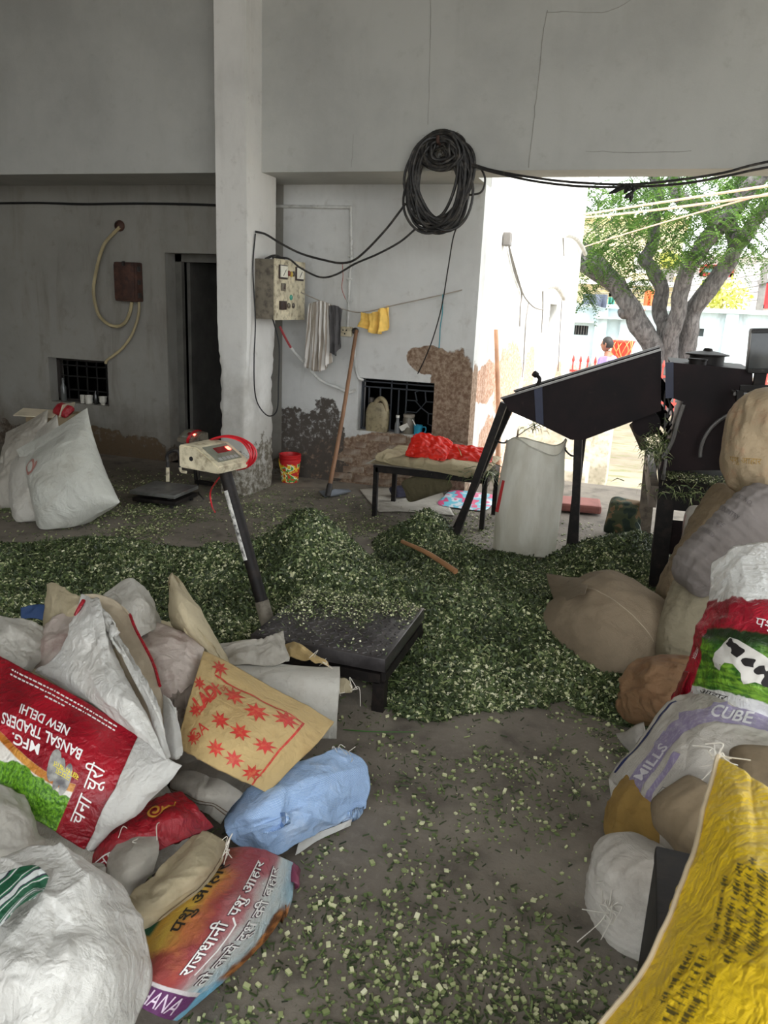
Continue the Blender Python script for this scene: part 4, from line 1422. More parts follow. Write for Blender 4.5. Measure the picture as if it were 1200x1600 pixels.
# window_1: inner frame, bars, things on the sill
wx0, wx1, wz0, wz1 = -5.79, -5.07, 0.50, 0.95
wn = struct(MB().box((wx0 + 0.02, YW + 0.14, (wz0 + wz1) / 2), (0.04, 0.04, wz1 - wz0)).box(((wx0 + wx1) / 2, YW + 0.14, wz1 - 0.015), (wx1 - wx0, 0.04, 0.03)).box(((wx0 + wx1) / 2, YW + 0.14, wz0 + 0.012), (wx1 - wx0, 0.04, 0.024)).build('window_1', pmat('dark_frame', rgb(50, 44, 40), 0.7)))
for k in range(1, 6):
    x = wx0 + (wx1 - wx0) * k / 6
    MB().beam((x, YW + 0.14, wz0), (x, YW + 0.14, wz1), 0.012).build('bar', MATS['room_shade_black'], wn)  # bars share the near-black shade colour of the room
for z in (0.62, 0.76, 0.87):
    MB().beam((wx0, YW + 0.14, z), (wx1, YW + 0.14, z), 0.012).build('bar', MATS['room_shade_black'], wn)
M_CUP = pmat('white_cup', rgb(206, 202, 190), 0.4, bump=0)
for lab, x, prof in (('small white cup at the left of the cups on the left window sill', -5.44, [(0.022, 0), (0.026, 0.085), (0.023, 0.085), (0.02, 0.006), (0, 0.006)]), ('cream ridged cup in the middle of the left window sill', -5.36, [(0.034, 0), (0.04, 0.03), (0.036, 0.04), (0.04, 0.06), (0.04, 0.085), (0.036, 0.085), (0.03, 0.006), (0, 0.006)]),
                     ('white footed bowl on the left window sill', -5.19, [(0.025, 0), (0.02, 0.015), (0.034, 0.03), (0.038, 0.05), (0.036, 0.062), (0.042, 0.085), (0.037, 0.085), (0.03, 0.04), (0, 0.03)])):
    tag(MB().lathe(prof, (x, YW + 0.06, 0.5), 18, caps=False).build('cup', M_CUP, smooth=True), lab, 'cup', 'crockery on the left window sill')
tag(MB().lathe([(0.026, 0), (0.03, 0.01), (0.03, 0.15), (0.014, 0.19), (0.014, 0.22), (0.016, 0.222), (0.016, 0.24)], (-5.68, YW + 0.07, 0.5), 16).build('bottle', pmat('clear_bottle', rgb(90, 92, 90), 0.2, bump=0), smooth=True), 'tall clear bottle at the left end of the left window sill', 'bottle')
tag(MB().lathe([(0.017, 0), (0.019, 0.01), (0.019, 0.1), (0.009, 0.12), (0.009, 0.14)], (-5.275, YW + 0.06, 0.5), 14).build('bottle', pmat('shiny_dark_bottle', rgb(70, 70, 70), 0.1, metallic=0.6, bump=0), smooth=True), 'small shiny dark bottle between the cups on the left sill', 'bottle')
tag(MB().lathe([(0.022, 0), (0.024, 0.09), (0.02, 0.1)], (-5.105, YW + 0.07, 0.5), 14).build('jar', pmat('dull_grey_jar', rgb(96, 92, 88), 0.5, bump=0), smooth=True), 'dull grey jar at the right end of the left window sill', 'jar')

# door_1: frame with the leaf folded inwards, dim shelf behind
dr = struct(MB().box((-4.335, YW + 0.195, 1.0), (0.07, 0.05, 2.0)).box((-3.87, YW + 0.195, 1.965), (1.0, 0.05, 0.07)).box((-3.4, YW + 0.195, 1.0), (0.07, 0.05, 2.0)).build('door_1', pmat('grey_door_frame', rgb(96, 94, 88), 0.8)))
MB().box((-4.26, YW + 0.6, 0.98), (0.035, 0.75, 1.92)).build('door_leaf', pmat('grey_door_leaf', rgb(84, 82, 78), 0.8), dr)
shelf = empty('storage_rack', (-3.6, YW + 1.7, 0), 'dim metal storage rack inside the dark doorway', 'rack')
b = MB()
for x in (-4.1, -3.2):
    for y in (YW + 1.5, YW + 1.9):
        b.beam((x, y, 0), (x, y, 2.0), 0.04)
b.build('upright', M_STEEL, shelf)
for z in (0.35, 0.95, 1.5):
    MB().box((-3.65, YW + 1.7, z), (0.95, 0.45, 0.03)).build('shelf_board', M_STEEL, shelf)
tag(MB().box((-4.0, YW + 1.65, 1.68), (0.2, 0.2, 0.32), bev=0.01).build('carton', pmat('grey_carton', rgb(150, 146, 138), 0.8)), 'pale carton on the top shelf inside the doorway', 'carton')
tag(MB().box((-3.75, YW + 1.65, 0.5), (0.5, 0.3, 0.26), Matrix.Rotation(0.1, 3, 'Z'), bev=0.08).build('bundle', pmat('grey_bundle', rgb(120, 116, 110), 0.9), smooth=True), 'grey bundle on the low shelf inside the doorway', 'bundle')

# bamboo pole leaning on the side wall
bp0, bp1 = np.array([-1.12, 6.98, 0.0]), PX(775, 515, -1.30)
S = spline([bp0, bp0 + (bp1 - bp0) * 0.5 + np.array([0.015, 0, 0]), bp1], 8)
bam = empty('bamboo_pole', bp0, 'pale bamboo pole leaning against the sunlit wall corner', 'pole')
MB().tube(S, np.linspace(0.026, 0.02, len(S)), 10).build('culm', M_BAMBOO, bam, smooth=True)
for k in (3, 7, 11, 14):
    MB().tube([S[k] - (S[k + 1] - S[k]) * 0.06, S[k] + (S[k + 1] - S[k]) * 0.06], 0.0275 - 0.0004 * k, 10).build('node', M_BAMBOO, bam, smooth=True)
# ------------------------------------------------------------------ the iron feed chute on its legs
mb_, nt, bs = new_mat('black_maroon_sheet')
co = coords(nt)
n1 = noise_node(nt, co, 4, 6, 0.6)
cc = mixc(nt, sstep(nt, n1, 0.35, 0.7), rgb(24, 19, 21), rgb(36, 25, 26))
cc = mixc(nt, mth(nt, 'MULTIPLY', sstep(nt, noise_node(nt, co, 18, 6, 0.7), 0.6, 0.75), 0.25), cc, rgb(70, 56, 50))
nt.links.new(cc, bs.inputs['Base Color'])
bs.inputs['Roughness'].default_value = 0.55
bs.inputs['Specular IOR Level'].default_value = 0.15
add_bump(nt, bs, n1, 0.2, 0.01)
M_SHEET = mb_
M_FRAME = pmat('black_frame_paint', rgb(28, 25, 24), 0.55, var=0.3, spec=0.2, dirt=rgb(60, 51, 44), dirt_amt=0.4)
M_BLUE = pmat('dark_blue_strip', rgb(30, 36, 62), 0.5)
yA, yB = 5.0, 5.52
prof = [PY(783, 622, yA), PY(1033, 546, yA), PY(1033, 640, yA), PY(912, 686, yA), PY(893, 686, yA), PY(840, 660, yA), PY(795, 640, yA)]
PR = [np.array([p[0], yA, p[2]]) for p in prof]
chute = empty('feed_chute', (-0.4, 5.25, 0), 'black sheet metal feed chute standing on splayed iron legs', 'chute')
t = 0.006


def sheet(poly, d, name, mat, parent):
    return MB().prism(poly, d).build(name, mat, parent)


sheet(PR, (0, t, 0), 'side_panel', M_SHEET, chute)
sheet([p + np.array([0, yB - yA, 0]) for p in PR], (0, t, 0), 'side_panel', M_SHEET, chute)
W_ = np.array([0, yB - yA, 0])
for i, nm in ((1, 'end_panel'), (2, 'bottom_panel'), (3, 'bottom_panel'), (4, 'bottom_panel'), (5, 'bottom_panel')):
    a, c_ = PR[i], PR[(i + 1) % len(PR)]
    if i == 1:
        continue
    nrm = np.cross(c_ - a, W_)
    nrm /= np.linalg.norm(nrm)
    sheet([a, c_, c_ + W_, a + W_], nrm * t, nm, M_SHEET, chute)
# folded rims along the top, their lit edge put into paler steel
M_RIM = pmat('pale_rim_steel', rgb(120, 118, 116), 0.4, metallic=0.6)
for yy in (yA - 0.004, yB + 0.004):
    a, c_ = PR[0].copy(), PR[1].copy()
    a[1] = c_[1] = yy
    MB().beam(a, c_, 0.035, 0.012).build('rim', M_RIM, chute)
pm = PR[0] + (PR[1] - PR[0]) * 0.24
pmb = PR[5] + (PR[4] - PR[5]) * 0.02
MB().prism([pm + np.array([-0.02, -0.008, 0]), pm + np.array([0.03, -0.008, 0.015]), pmb + np.array([0.035, -0.008, -0.01]), pmb + np.array([-0.015, -0.008, 0.005])], (0, 0.008, 0)).build('seam_strip', M_BLUE, chute)
MB().tube(spline([pm + np.array([0.0, 0, 0.01]), pm + np.array([0.01, 0.0, 0.05]), pm + np.array([-0.01, 0.01, 0.07]), pm + np.array([-0.03, 0, 0.085])], 5), [0.012] * 10 + [0.02] * 6, 8).build('clamp', M_FRAME, chute, smooth=True)
# legs
for y, px, py in ((yA + 0.02, 707, 838), (yB - 0.02, 707, 803)):
    ft = PZ(px, py, 0.02)
    ft = np.array([ft[0], y + (0.02 if y < 5.2 else 0.1), 0.0])
    ft[0] = -1.10 if y < 5.2 else -1.19
    MB().beam(ft, PR[0] + np.array([0.02, y - yA, -0.03]), 0.045, 0.055, up=(0, 1, 0)).build('leg', M_FRAME, chute)
for y, xo in ((yA + 0.03, 0.0), (yB - 0.03, 0.0)):
    top = (PR[3] + PR[4]) / 2
    ft = np.array([-0.265 if y < 5.2 else -0.33, y, 0.0])
    MB().beam(ft, np.array([top[0], y, top[2] + 0.04]), 0.05, 0.05, up=(0, 1, 0)).build('leg', M_FRAME, chute)

# white sack hung under the chute
R3 = np.random.default_rng(21)
mt_, nt, bs = new_mat('backlit_white_sack')
co = coords(nt)
uvw = noise_node(nt, mapping(nt, co, (1, 1, 0.2)), 9, 5, 0.6)
cc = mixc(nt, sstep(nt, uvw, 0.35, 0.7), rgb(206, 202, 188), rgb(226, 224, 214))
nt.links.new(cc, bs.inputs['Base Color'])
bs.inputs['Roughness'].default_value = 0.55
add_bump(nt, bs, noise_node(nt, mapping(nt, co, (1, 1, 0.25)), 26, 5, 0.6), 0.4, 0.006)
tr = N(nt, 'ShaderNodeBsdfTranslucent')
nt.links.new(cc, tr.inputs[0])
mx = N(nt, 'ShaderNodeMixShader', i_0=0.35)
nt.links.new(bs.outputs[0], mx.inputs[1])
nt.links.new(tr.outputs[0], mx.inputs[2])
nt.links.new(mx.outputs[0], nt.nodes['Material Output'].inputs[0])
M_TSACK = mt_
hs = empty('hanging_sack', (-0.62, 5.2, 0), 'translucent white sack tied open under the feed chute', 'sack')
TL, TR, BR, BL = PY(790, 690, 5.14), PY(882, 702, 5.14), PZ(862, 868, 0.06), PZ(762, 850, 0.06)
BR = np.array([BR[0], 5.08, 0.02])
BL = np.array([BL[0] + 0.03, 5.08, 0.02])
nz, nr = 60, 96
V = []
for j in range(nz + 1):
    v = j / nz
    L_ = TL * (1 - v) + BL * v
    R_ = TR * (1 - v) + BR * v
    c = (L_ + R_) / 2
    hw = np.linalg.norm(R_ - L_) / 2
    dep = 0.12 + 0.07 * math.sin(math.pi * min(1, v * 0.9 + 0.05)) - 0.05 * max(0, v - 0.9) * 10 * 0.4
    for k in range(nr):
        a = 2 * math.pi * k / nr
        ca, sa = math.cos(a), math.sin(a)
        x = hw * np.sign(ca) * abs(ca) ** 0.75
        y = dep * np.sign(sa) * abs(sa) ** 0.9
        zt_ = 0.02 * math.sin(a * 2 + 0.6) * (1 - v) ** 3 + 0.03 * (1 - v) ** 6 * math.cos(a * 3)
        V.append([c[0] + x, c[1] + 0.09 + y, c[2] + zt_])
V = np.array(V)
nn = ridge(V * np.array([9, 9, 2.2]), 2) * 0.006 + fbm(V * np.array([4, 4, 2]), 3) * 0.02
cx = V.reshape(nz + 1, nr, 3).mean(1, keepdims=True)
dirv = V.reshape(nz + 1, nr, 3) - cx
dirv[..., 2] = 0
dirv /= np.linalg.norm(dirv, axis=2, keepdims=True) + 1e-9
V = (V.reshape(nz + 1, nr, 3) + dirv * nn.reshape(nz + 1, nr, 1)).reshape(-1, 3)
Fs = [(j * nr + k, j * nr + (k + 1) % nr, (j + 1) * nr + (k + 1) % nr, (j + 1) * nr + k) for j in range(nz) for k in range(nr)]
Fs.append(tuple(nz * nr + k for k in range(nr)))
mesh('bag', V, Fs, M_TSACK, hs, True)
ring = V[:nr]
MB().tube(ring, 0.005, 6, closed=True).build('hem', M_TSACK, hs, smooth=True)
MB().tube(spline([PY(769, 682, 5.05), PY(778, 690, 5.08), PY(788, 692, 5.12), TL + np.array([0, 0.06, 0])], 5), 0.006, 6).build('tie_rope', M_CORD, hs, smooth=True)
MB().tube(spline([PY(905, 712, 5.05), PY(893, 712, 5.1), PY(884, 704, 5.12), TR + np.array([0, 0.06, 0])], 5), 0.006, 6).build('tie_rope', M_CORD, hs, smooth=True)
MB().tube(spline([TL + np.array([0.05, 0.1, 0.02]), PY(822, 672, 5.2), PY(838, 662, 5.22)], 5), 0.0035, 5).build('tie_string', M_WIRE, hs, smooth=True)
b = MB()
p0 = V[40 * nr + int(nr * 0.52)]
b.prism([BL + np.array([0.005, -0.01, 0.28]), BL + np.array([0.03, -0.022, 0.28]), BL + np.array([0.055, -0.02, 0.5]), BL + np.array([0.035, -0.004, 0.5])], (0, -0.004, 0))
b.build('red_stripe', pmat('red_print_stripe', rgb(170, 44, 46), 0.6), hs)

# ------------------------------------------------------------------ the chaff cutter
cut = empty('chaff_cutter', (0.7, 5.1, 0), 'dark iron chaff cutter with drum housing on a bolted frame', 'machine')
yF, yR = 4.72, 5.7
M_FRW = pmat('worn_frame_timber', rgb(118, 106, 94), 0.7, var=0.3, dirt=rgb(60, 52, 46), dirt_amt=0.7)
# frame legs
for (x, y, xt) in ((0.25, yF, 0.23), (1.35, yF, 1.35), (0.17, 5.95, 0.15), (1.35, 5.95, 1.35)):
    MB().beam((x, y, 0), (xt, y, 0.66), 0.095, 0.085, up=(0, 1, 0)).build('leg', M_FRAME if y < 5.5 else M_FRW, cut)
MB().beam((0.19, yF, 0.60), (1.4, yF, 0.60), 0.05, 0.13).build('front_rail', M_FRAME, cut)
MB().beam((0.19, yF + 0.02, 0.36), (1.4, yF + 0.02, 0.36), 0.04, 0.2).build('apron', M_SHEET, cut)
MB().beam((0.16, yF - 0.02, 0.60), (0.13, 6.0, 0.62), 0.045, 0.13).build('side_rail', M_FRW, cut)
MB().beam((0.19, 5.95, 0.62), (1.4, 5.95, 0.62), 0.05, 0.1).build('rear_rail', M_FRAME, cut)
for (x, z) in ((0.26, 0.55), (0.2, 0.74)):
    MB().tube([(x, yF - 0.03, z), (x, yF - 0.03, z + 0.09)], 0.008, 8).tube([(x, yF - 0.03, z), (x, yF - 0.02, z - 0.03)], 0.013, 6).build('bolt', M_RIM, cut, smooth=True)
# drum housing: curved profile extruded across
hp_ = [(1047, 566), (1176, 578), (1176, 640), (1176, 700), (1172, 735), (1030, 735), (1036, 715), (1050, 690), (1060, 655), (1068, 628), (1050, 622)]
HP = [PY(a, c_, 4.95) for a, c_ in hp_]
MB().prism(HP, (0, 0.62, 0)).build('drum_housing', M_SHEET, cut)
rim = [PY(a, c_, 4.94) for a, c_ in ((1068, 632), (1060, 655), (1050, 690), (1036, 715))]
MB().tube(spline(rim, 6), 0.014, 8).build('housing_lip', M_RIM, cut, smooth=True)
hc = PY(1170, 705, 4.9)
th = np.linspace(math.pi * 0.45, math.pi * 1.05, 24)
rr = 0.26
MB().tube([(hc[0] + rr * math.cos(a), 4.90, hc[2] - 0.02 + rr * math.sin(a)) for a in th], 0.011, 8).build('wheel_guard', pmat('grey_guard_rod', rgb(110, 108, 106), 0.45, metallic=0.5), cut, smooth=True)
fw_ = PY(1172, 690, 4.86)
MB().lathe([(0.045, -0.03), (0.05, 0.03)], (fw_[0], 4.88, fw_[2]), 20, Matrix.Rotation(math.pi / 2, 3, 'X')).build('hub', M_RIM, cut, smooth=True)
# top plate details
tl_, tr_ = HP[0], HP[1]
c = PY(1105, 556, 5.15)
MB().lathe([(0.1, -0.05), (0.1, 0.0), (0.125, 0.004), (0.125, 0.012), (0.06, 0.026), (0.03, 0.03), (0.022, 0.045), (0.0, 0.047)], c, 24, caps=False).build('oil_lid', M_FRAME, cut, smooth=True)
c = PY(1090, 566, 5.0)
MB().lathe([(0.05, -0.03), (0.05, 0.01), (0.055, 0.012), (0.055, 0.022), (0.0, 0.024)], c, 20, caps=False).build('filler_cap', M_FRAME, cut, smooth=True)
MB().beam(PY(1046, 566, 4.94), PY(1046, 622, 4.94), 0.045, 0.012, up=(0, 1, 0)).build('blue_edge', M_BLUE, cut)
# feed rollers, chains and levers at the mouth, between chute and drum
for k in range(7):
    p = PY(1036 + 3 * (k % 3), 600 + 14 * k, 5.2 + 0.06 * (k % 2))
    MB().beam(p + np.array([-0.05, 0, 0.05]), p + np.array([0.04, 0.1, -0.05]), 0.018, 0.03).build('linkage', M_FRAME, cut)
for k in range(6):
    p = PY(1040 + 4 * (k % 3), 610 + 12 * k, 5.08)
    MB().tube(spline([p, p + np.array([0.02 * math.sin(k), 0, -0.05]), p + np.array([0.01, 0, -0.12])], 5), 0.006, 5).build('spring', M_RIM, cut, smooth=True)
MB().lathe([(0.085, -0.25), (0.085, 0.25)], PY(1010, 655, 5.35), 18, Matrix.Rotation(math.pi / 2, 3, 'X')).build('feed_roller', M_SHEET, cut, smooth=True)
MB().beam(PY(990, 660, 5.5), PY(1008, 700, 5.4), 0.03, 0.06).build('lever', M_FRW, cut)
# side box (belt guard) at right with ledge
MB().beam(PY(1156, 610, 4.78), PY(1150, 745, 4.78), 0.035, 0.07, up=(0, 1, 0)).build('guard_post', M_FRAME, cut)
MB().beam(PY(1156, 606, 4.78), PY(1215, 606, 4.78), 0.035, 0.03).build('guard_rail', M_FRAME, cut)
MB().box(PY(1180, 614, 4.95) , (0.26, 0.3, 0.02)).build('guard_shelf', M_RIM, cut)
# tray on the frame
MB().box((0.78, 5.3, 0.675), (1.2, 1.2, 0.02)).build('tray', M_SHEET, cut)
# switch box on top right
sb = PY(1187, 548, 4.9)
swb = empty('switch_box', (sb[0], 4.9, sb[2] - 0.14), 'glossy black switch box with a cover standing on the cutter at right', 'switch box')
MB().box((sb[0] + 0.03, 4.95, sb[2]), (0.17, 0.12, 0.25), Matrix.Rotation(-0.06, 3, 'Y'), bev=0.015).build('body', M_BLACK, swb, smooth=True)
MB().box((sb[0] + 0.0, 4.882, sb[2]), (0.11, 0.016, 0.2), Matrix.Rotation(-0.06, 3, 'Y'), bev=0.012).build('cover', pmat('glossy_black_cover', rgb(70, 74, 76), 0.2, bump=0), swb, smooth=True)
MB().box((sb[0] + 0.03, 4.95, sb[2] - 0.16), (0.06, 0.06, 0.1)).build('bracket', M_FRAME, swb)
# red bowl on the guard shelf
rb = PY(1172, 625, 4.93)
tag(MB().lathe([(0.03, -0.03), (0.05, -0.02), (0.075, 0.02), (0.07, 0.02), (0.045, -0.01), (0, -0.015)], rb, 20, caps=False).build('bowl', pmat('red_bowl', rgb(150, 40, 44), 0.4), smooth=True), 'small red plastic bowl on the cutter ledge beside the stacked sacks', 'bowl')

# ------------------------------------------------------------------ big platform scale
mck, nt, bs = new_mat('chequer_plate_steel')
co = coords(nt)
n1 = noise_node(nt, co, 8, 6, 0.6)
cc = mixc(nt, sstep(nt, n1, 0.35, 0.7), rgb(66, 62, 63), rgb(98, 94, 94))
nt.links.new(cc, bs.inputs['Base Color'])
bs.inputs['Roughness'].default_value = 0.3
bs.inputs['Metallic'].default_value = 0.55
M_CHK = mck
sx0, sx1, sy0, sy1, szt = -1.44, -0.835, 2.74, 3.34, 0.24
scl = empty('platform_scale', ((sx0 + sx1) / 2, (sy0 + sy1) / 2, 0), 'heavy black platform scale with chequer plate and leaning post in the fodder', 'scale')
MB().box(((sx0 + sx1) / 2, (sy0 + sy1) / 2, szt - 0.03), (sx1 - sx0, sy1 - sy0, 0.06), bev=0.005).build('plate', M_CHK, scl, smooth=True)
lz = bmesh.new()
bmesh.ops.create_uvsphere(lz, u_segments=6, v_segments=4, radius=1)
for v in lz.verts:
    v.co = Vector((v.co.x * 0.0145, v.co.y * 0.005, v.co.z * 0.0036))
lme = bpy.data.meshes.new('tread_lug')
lz.to_mesh(lme)
lz.free()
lme.shade_smooth()
lb = MB()
base_v = np.array([v.co[:] for v in lme.vertices])
base_f = [tuple(p.vertices) for p in lme.polygons]
for jy, yy in enumerate(np.arange(sy0 + 0.025, sy1 - 0.01, 0.032)):
    for ix, xx in enumerate(np.arange(sx0 + 0.025, sx1 - 0.01, 0.032)):
        a = math.pi / 4 if (ix + jy) % 2 else -math.pi / 4
        R = np.array([[math.cos(a), -math.sin(a), 0], [math.sin(a), math.cos(a), 0], [0, 0, 1]])
        lb.add(base_v @ R.T + np.array([xx, yy, szt + 0.0005]), base_f)
o = lb.build('tread_pattern', M_CHK, scl, smooth=True, recalc=False, ang=80)
o['kind'] = 'stuff'
for (a, c_) in (((sx0, sy0), (sx1, sy0)), ((sx0, sy1), (sx1, sy1)), ((sx0, sy0), (sx0, sy1)), ((sx1, sy0), (sx1, sy1))):
    ins = 0.02
    q = lambda p: (p[0] + (ins if p[0] == sx0 else -ins), p[1] + (ins if p[1] == sy0 else -ins), 0.148)
    MB().beam(q(a), q(c_), 0.04, 0.042).build('frame_rail', M_FRAME, scl)
for x in (sx0 + 0.025, sx1 - 0.025):
    for y in (sy0 + 0.025, sy1 - 0.025):
        MB().beam((x, y, 0), (x, y, 0.13), 0.05, 0.05, up=(0, 1, 0)).build('leg', M_FRAME, scl)
for x in (sx0 + 0.06, sx1 - 0.06):
    for y in (sy0 + 0.06, sy1 - 0.06):
        MB().lathe([(0.018, 0.165), (0.018, 0.182)], (x, y, 0), 10).build('load_cell', M_RIM, scl)
pb = np.array([-1.50, 3.06, 0.1])
pt = PY(349, 728, 3.14)
MB().tube([pb - np.array([0, 0, 0.0]), pb + (pt - pb) * 0.2], [0.036, 0.034], 14).build('post_socket', M_GREYSIDE, scl, smooth=True)
MB().tube([pb + (pt - pb) * 0.16, pt], 0.0295, 16).build('post', M_FRAME, scl, smooth=True)
M_STK = pmat('peeling_white_sticker', rgb(214, 212, 206), 0.5, dirt=rgb(40, 38, 38), dirt_amt=1.0, scale=14)
stv, stf = [], []
ax = (pt - pb) / np.linalg.norm(pt - pb)
nu = np.cross(ax, [0, -1.0, 0])
nu /= np.linalg.norm(nu)
nw = np.cross(nu, ax)
for j, tt in enumerate(np.linspace(0.45, 0.86, 14)):
    for k, a in enumerate(np.linspace(-0.15, 1.1, 6)):
        p = pb + (pt - pb) * tt
        w_ = 0.0299
        d = (math.sin(a) * -nu + math.cos(a) * (nw if nw[1] < 0 else -nw))
        stv.append(p + d * w_)
for j in range(13):
    for k in range(5):
        stf.append((j * 6 + k, j * 6 + k + 1, (j + 1) * 6 + k + 1, (j + 1) * 6 + k))
mesh('sticker', stv, stf, M_STK, scl, True)
MB().beam((sx0, 3.06, 0.148), (pb[0], 3.06, 0.13), 0.05, 0.04).build('post_arm', M_FRAME, scl)

# indicator head: wedge shaped cabinet
def indicator_head(parent, c, w, d, h, rz, tilt, mat, screen, cord=None):
    """desk-shaped head: c centre of base; sloped face towards local +x"""
    R = Matrix.Rotation(rz, 3, 'Z') @ Matrix.Rotation(tilt, 3, 'X')
    prof = [(-d / 2, 0), (d / 2, 0), (d / 2, h * 0.3), (-d * 0.05, h), (-d / 2, h)]
    L = [Vector((x, -w / 2, z)) for x, z in prof]
    bm = bmesh.new()
    vs = [bm.verts.new(p) for p in L] + [bm.verts.new(p + Vector((0, w, 0))) for p in L]
    n = len(L)
    bm.faces.new(vs[:n])
    bm.faces.new(vs[n:][::-1])
    for i in range(n):
        bm.faces.new((vs[i], vs[n + i], vs[n + (i + 1) % n], vs[(i + 1) % n]))
    bmesh.ops.recalc_face_normals(bm, faces=bm.faces)
    bmesh.ops.bevel(bm, geom=bm.edges[:], offset=0.006, segments=2, affect='EDGES')
    b_ = MB().bm(bm, c, R)
    hd = b_.build('head', mat, parent, smooth=True)
    e = Vector((d / 2 - (-d * 0.05), 0, h * 0.3 - h)).normalized()
    up = Vector((e.z * -1, 0, e.x)).normalized()
    mid = Vector(((d / 2 - d * 0.05) / 2, 0, h * 0.65))
    RS = Matrix((e, Vector((0, 1, 0)), up)).transposed()

    def face(u, v, s, nm, m_, off=0.002):
        p = mid + e * u + Vector((0, v, 0)) + up * off
        return MB().box(Vector(c) + R @ p, s, R @ RS, bev=0.001).build(nm, m_, hd)
    sl = math.hypot(d * 0.55, h * 0.7)
    face(-0.01, 0, (sl * 0.74, w * 0.72, 0.003), 'face_plate', pmat('grey_green_face', rgb(120, 122, 108), 0.5, dirt=rgb(80, 76, 66), dirt_amt=0.5))
    face(-sl * 0.18, 0.01, (sl * 0.26, w * 0.36, 0.004), 'display', pmat('dark_red_display', rgb(110, 24, 26), 0.25, bump=0), 0.004)
    me_, nt_, bs_ = new_mat('lit_red_digit')
    bs_.inputs['Base Color'].default_value = (0.8, 0.05, 0.04, 1)
    bs_.inputs['Emission Color'].default_value = (1, 0.06, 0.04, 1)
    bs_.inputs['Emission Strength'].default_value = screen
    face(-sl * 0.18, 0.05 * w / 0.2, (sl * 0.15, w * 0.1, 0.004), 'lit_digit', me_, 0.006)
    for k in range(5):
        face(sl * 0.2, (k - 2) * w * 0.12, (sl * 0.12, w * 0.08, 0.004), 'key', pmat('grey_key', rgb(150, 150, 146), 0.5, bump=0), 0.004)
    return hd


hc_ = Vector(pt) + Vector((-0.045, 0.0, -0.01))
hd = indicator_head(scl, hc_, 0.22, 0.24, 0.105, math.radians(-12), 0.0, M_CREAM, 4.0)
# hole in the cabinet side, red cord wound round the head
M_REDCORD = pmat('red_cord', rgb(186, 28, 40), 0.4, bump=0)
RZ = Matrix.Rotation(math.radians(-12), 3, 'Z')
for k in range(8):
    th = np.linspace(0, 2 * math.pi, 40, endpoint=False)
    P = []
    for a in th:
        q = Vector((0.0 + 0.135 * math.cos(a) + 0.002 * k, 0.095 + 0.006 * (k % 4) + 0.012 * math.sin(2 * a + k), 0.055 + (0.075 + 0.004 * (k // 4)) * math.sin(a)))
        P.append(hc_ + RZ @ q)
    MB().tube(P, 0.0045, 6, closed=True).build('cord_loop', M_REDCORD, scl, smooth=True)
MB().lathe([(0.011, 0), (0.011, 0.003)], hc_ + RZ @ Vector((-0.04, -0.111, 0.05)), 8, RZ @ Matrix.Rotation(math.pi / 2, 3, 'X')).build('screw_hole', M_CORD, hd)
MB().tube(spline([hc_ + RZ @ Vector((0.05, 0.03, 0)), PY(330, 765, 3.4), PY(331, 790, 3.4), PY(336, 800, 3.3)], 6), 0.004, 6).build('cord_tail', M_REDCORD, scl, smooth=True)

# ------------------------------------------------------------------ small platform scale by the door
s2 = empty('bench_scale', (-3.52, 5.24, 0), 'small steel bench scale with lit display near the doorway', 'scale')
M_SS = pmat('scuffed_stainless', rgb(136, 136, 134), 0.35, metallic=0.7, var=0.25, dirt=rgb(90, 84, 78), dirt_amt=0.5)
RZ2 = Matrix.Rotation(0.05, 3, 'Z')
MB().box((-3.52, 5.24, 0.105), (0.40, 0.38, 0.03), RZ2, bev=0.006).build('platter', M_SS, s2, smooth=True)
MB().box((-3.52, 5.25, 0.045), (0.38, 0.36, 0.03), RZ2, bev=0.005).build('base_frame', M_FRAME, s2, smooth=True)
for dx in (-0.15, 0.15):
    for dy in (-0.14, 0.14):
        MB().lathe([(0.015, 0.0), (0.018, 0.03)], (-3.52 + dx, 5.25 + dy, 0), 10).build('foot', M_BLACK, s2)
for dx in (-0.1, 0.1):
    for dy in (-0.1, 0.1):
        MB().lathe([(0.02, 0.06), (0.02, 0.09)], (-3.52 + dx, 5.25 + dy, 0), 10).build('support', M_BLACK, s2)
pp = PZ(301, 757, 0.03)
pp = np.array([pp[0] + 0.0, pp[1] + 0.06, 0.03])
pt2 = PY(301, 690, pp[1])
MB().tube([pp, pt2], 0.016, 10).build('post', M_FRAME, s2, smooth=True)
MB().beam((-3.42, pp[1] - 0.02, 0.045), (pp[0], pp[1], 0.045), 0.05, 0.03).build('post_arm', M_FRAME, s2)
h2 = indicator_head(s2, Vector(pt2) + Vector((0.0, 0, -0.01)), 0.24, 0.16, 0.1, math.radians(-112), 0, M_GREYSIDE, 6.0)
MB().tube(spline([PY(262, 748, 5.4), PY(262, 725, 5.4), PY(261, 712, 5.4), PY(266, 706, 5.4), PY(274, 704, 5.4), PY(280, 708, 5.4), PY(281, 722, 5.4), PY(281, 730, 5.4)], 6), 0.014, 10).build('grab_handle', M_BLACK, s2, smooth=True)
MB().tube([PY(262, 752, 5.4), PY(262, 730, 5.4)], 0.016, 10).build('handle_sleeve', M_CREAM, s2, smooth=True)
MB().tube(spline([PY(281, 728, 5.4), PY(283, 736, 5.4), PY(291, 738, 5.4)], 5), 0.012, 8).build('handle_hook', M_CREAM, s2, smooth=True)
for k in range(4):
    th = np.linspace(0, 2 * math.pi, 28, endpoint=False)
    c = Vector(pt2) + Vector((0.02, -0.02, 0.045))
    MB().tube([c + Vector((0.03 * math.sin(a) + 0.006 * k, 0.12 * math.cos(a) * 0.8, 0.062 * math.sin(a))) for a in th], 0.0045, 6, closed=True).build('cord_loop', M_REDCORD, s2, smooth=True)
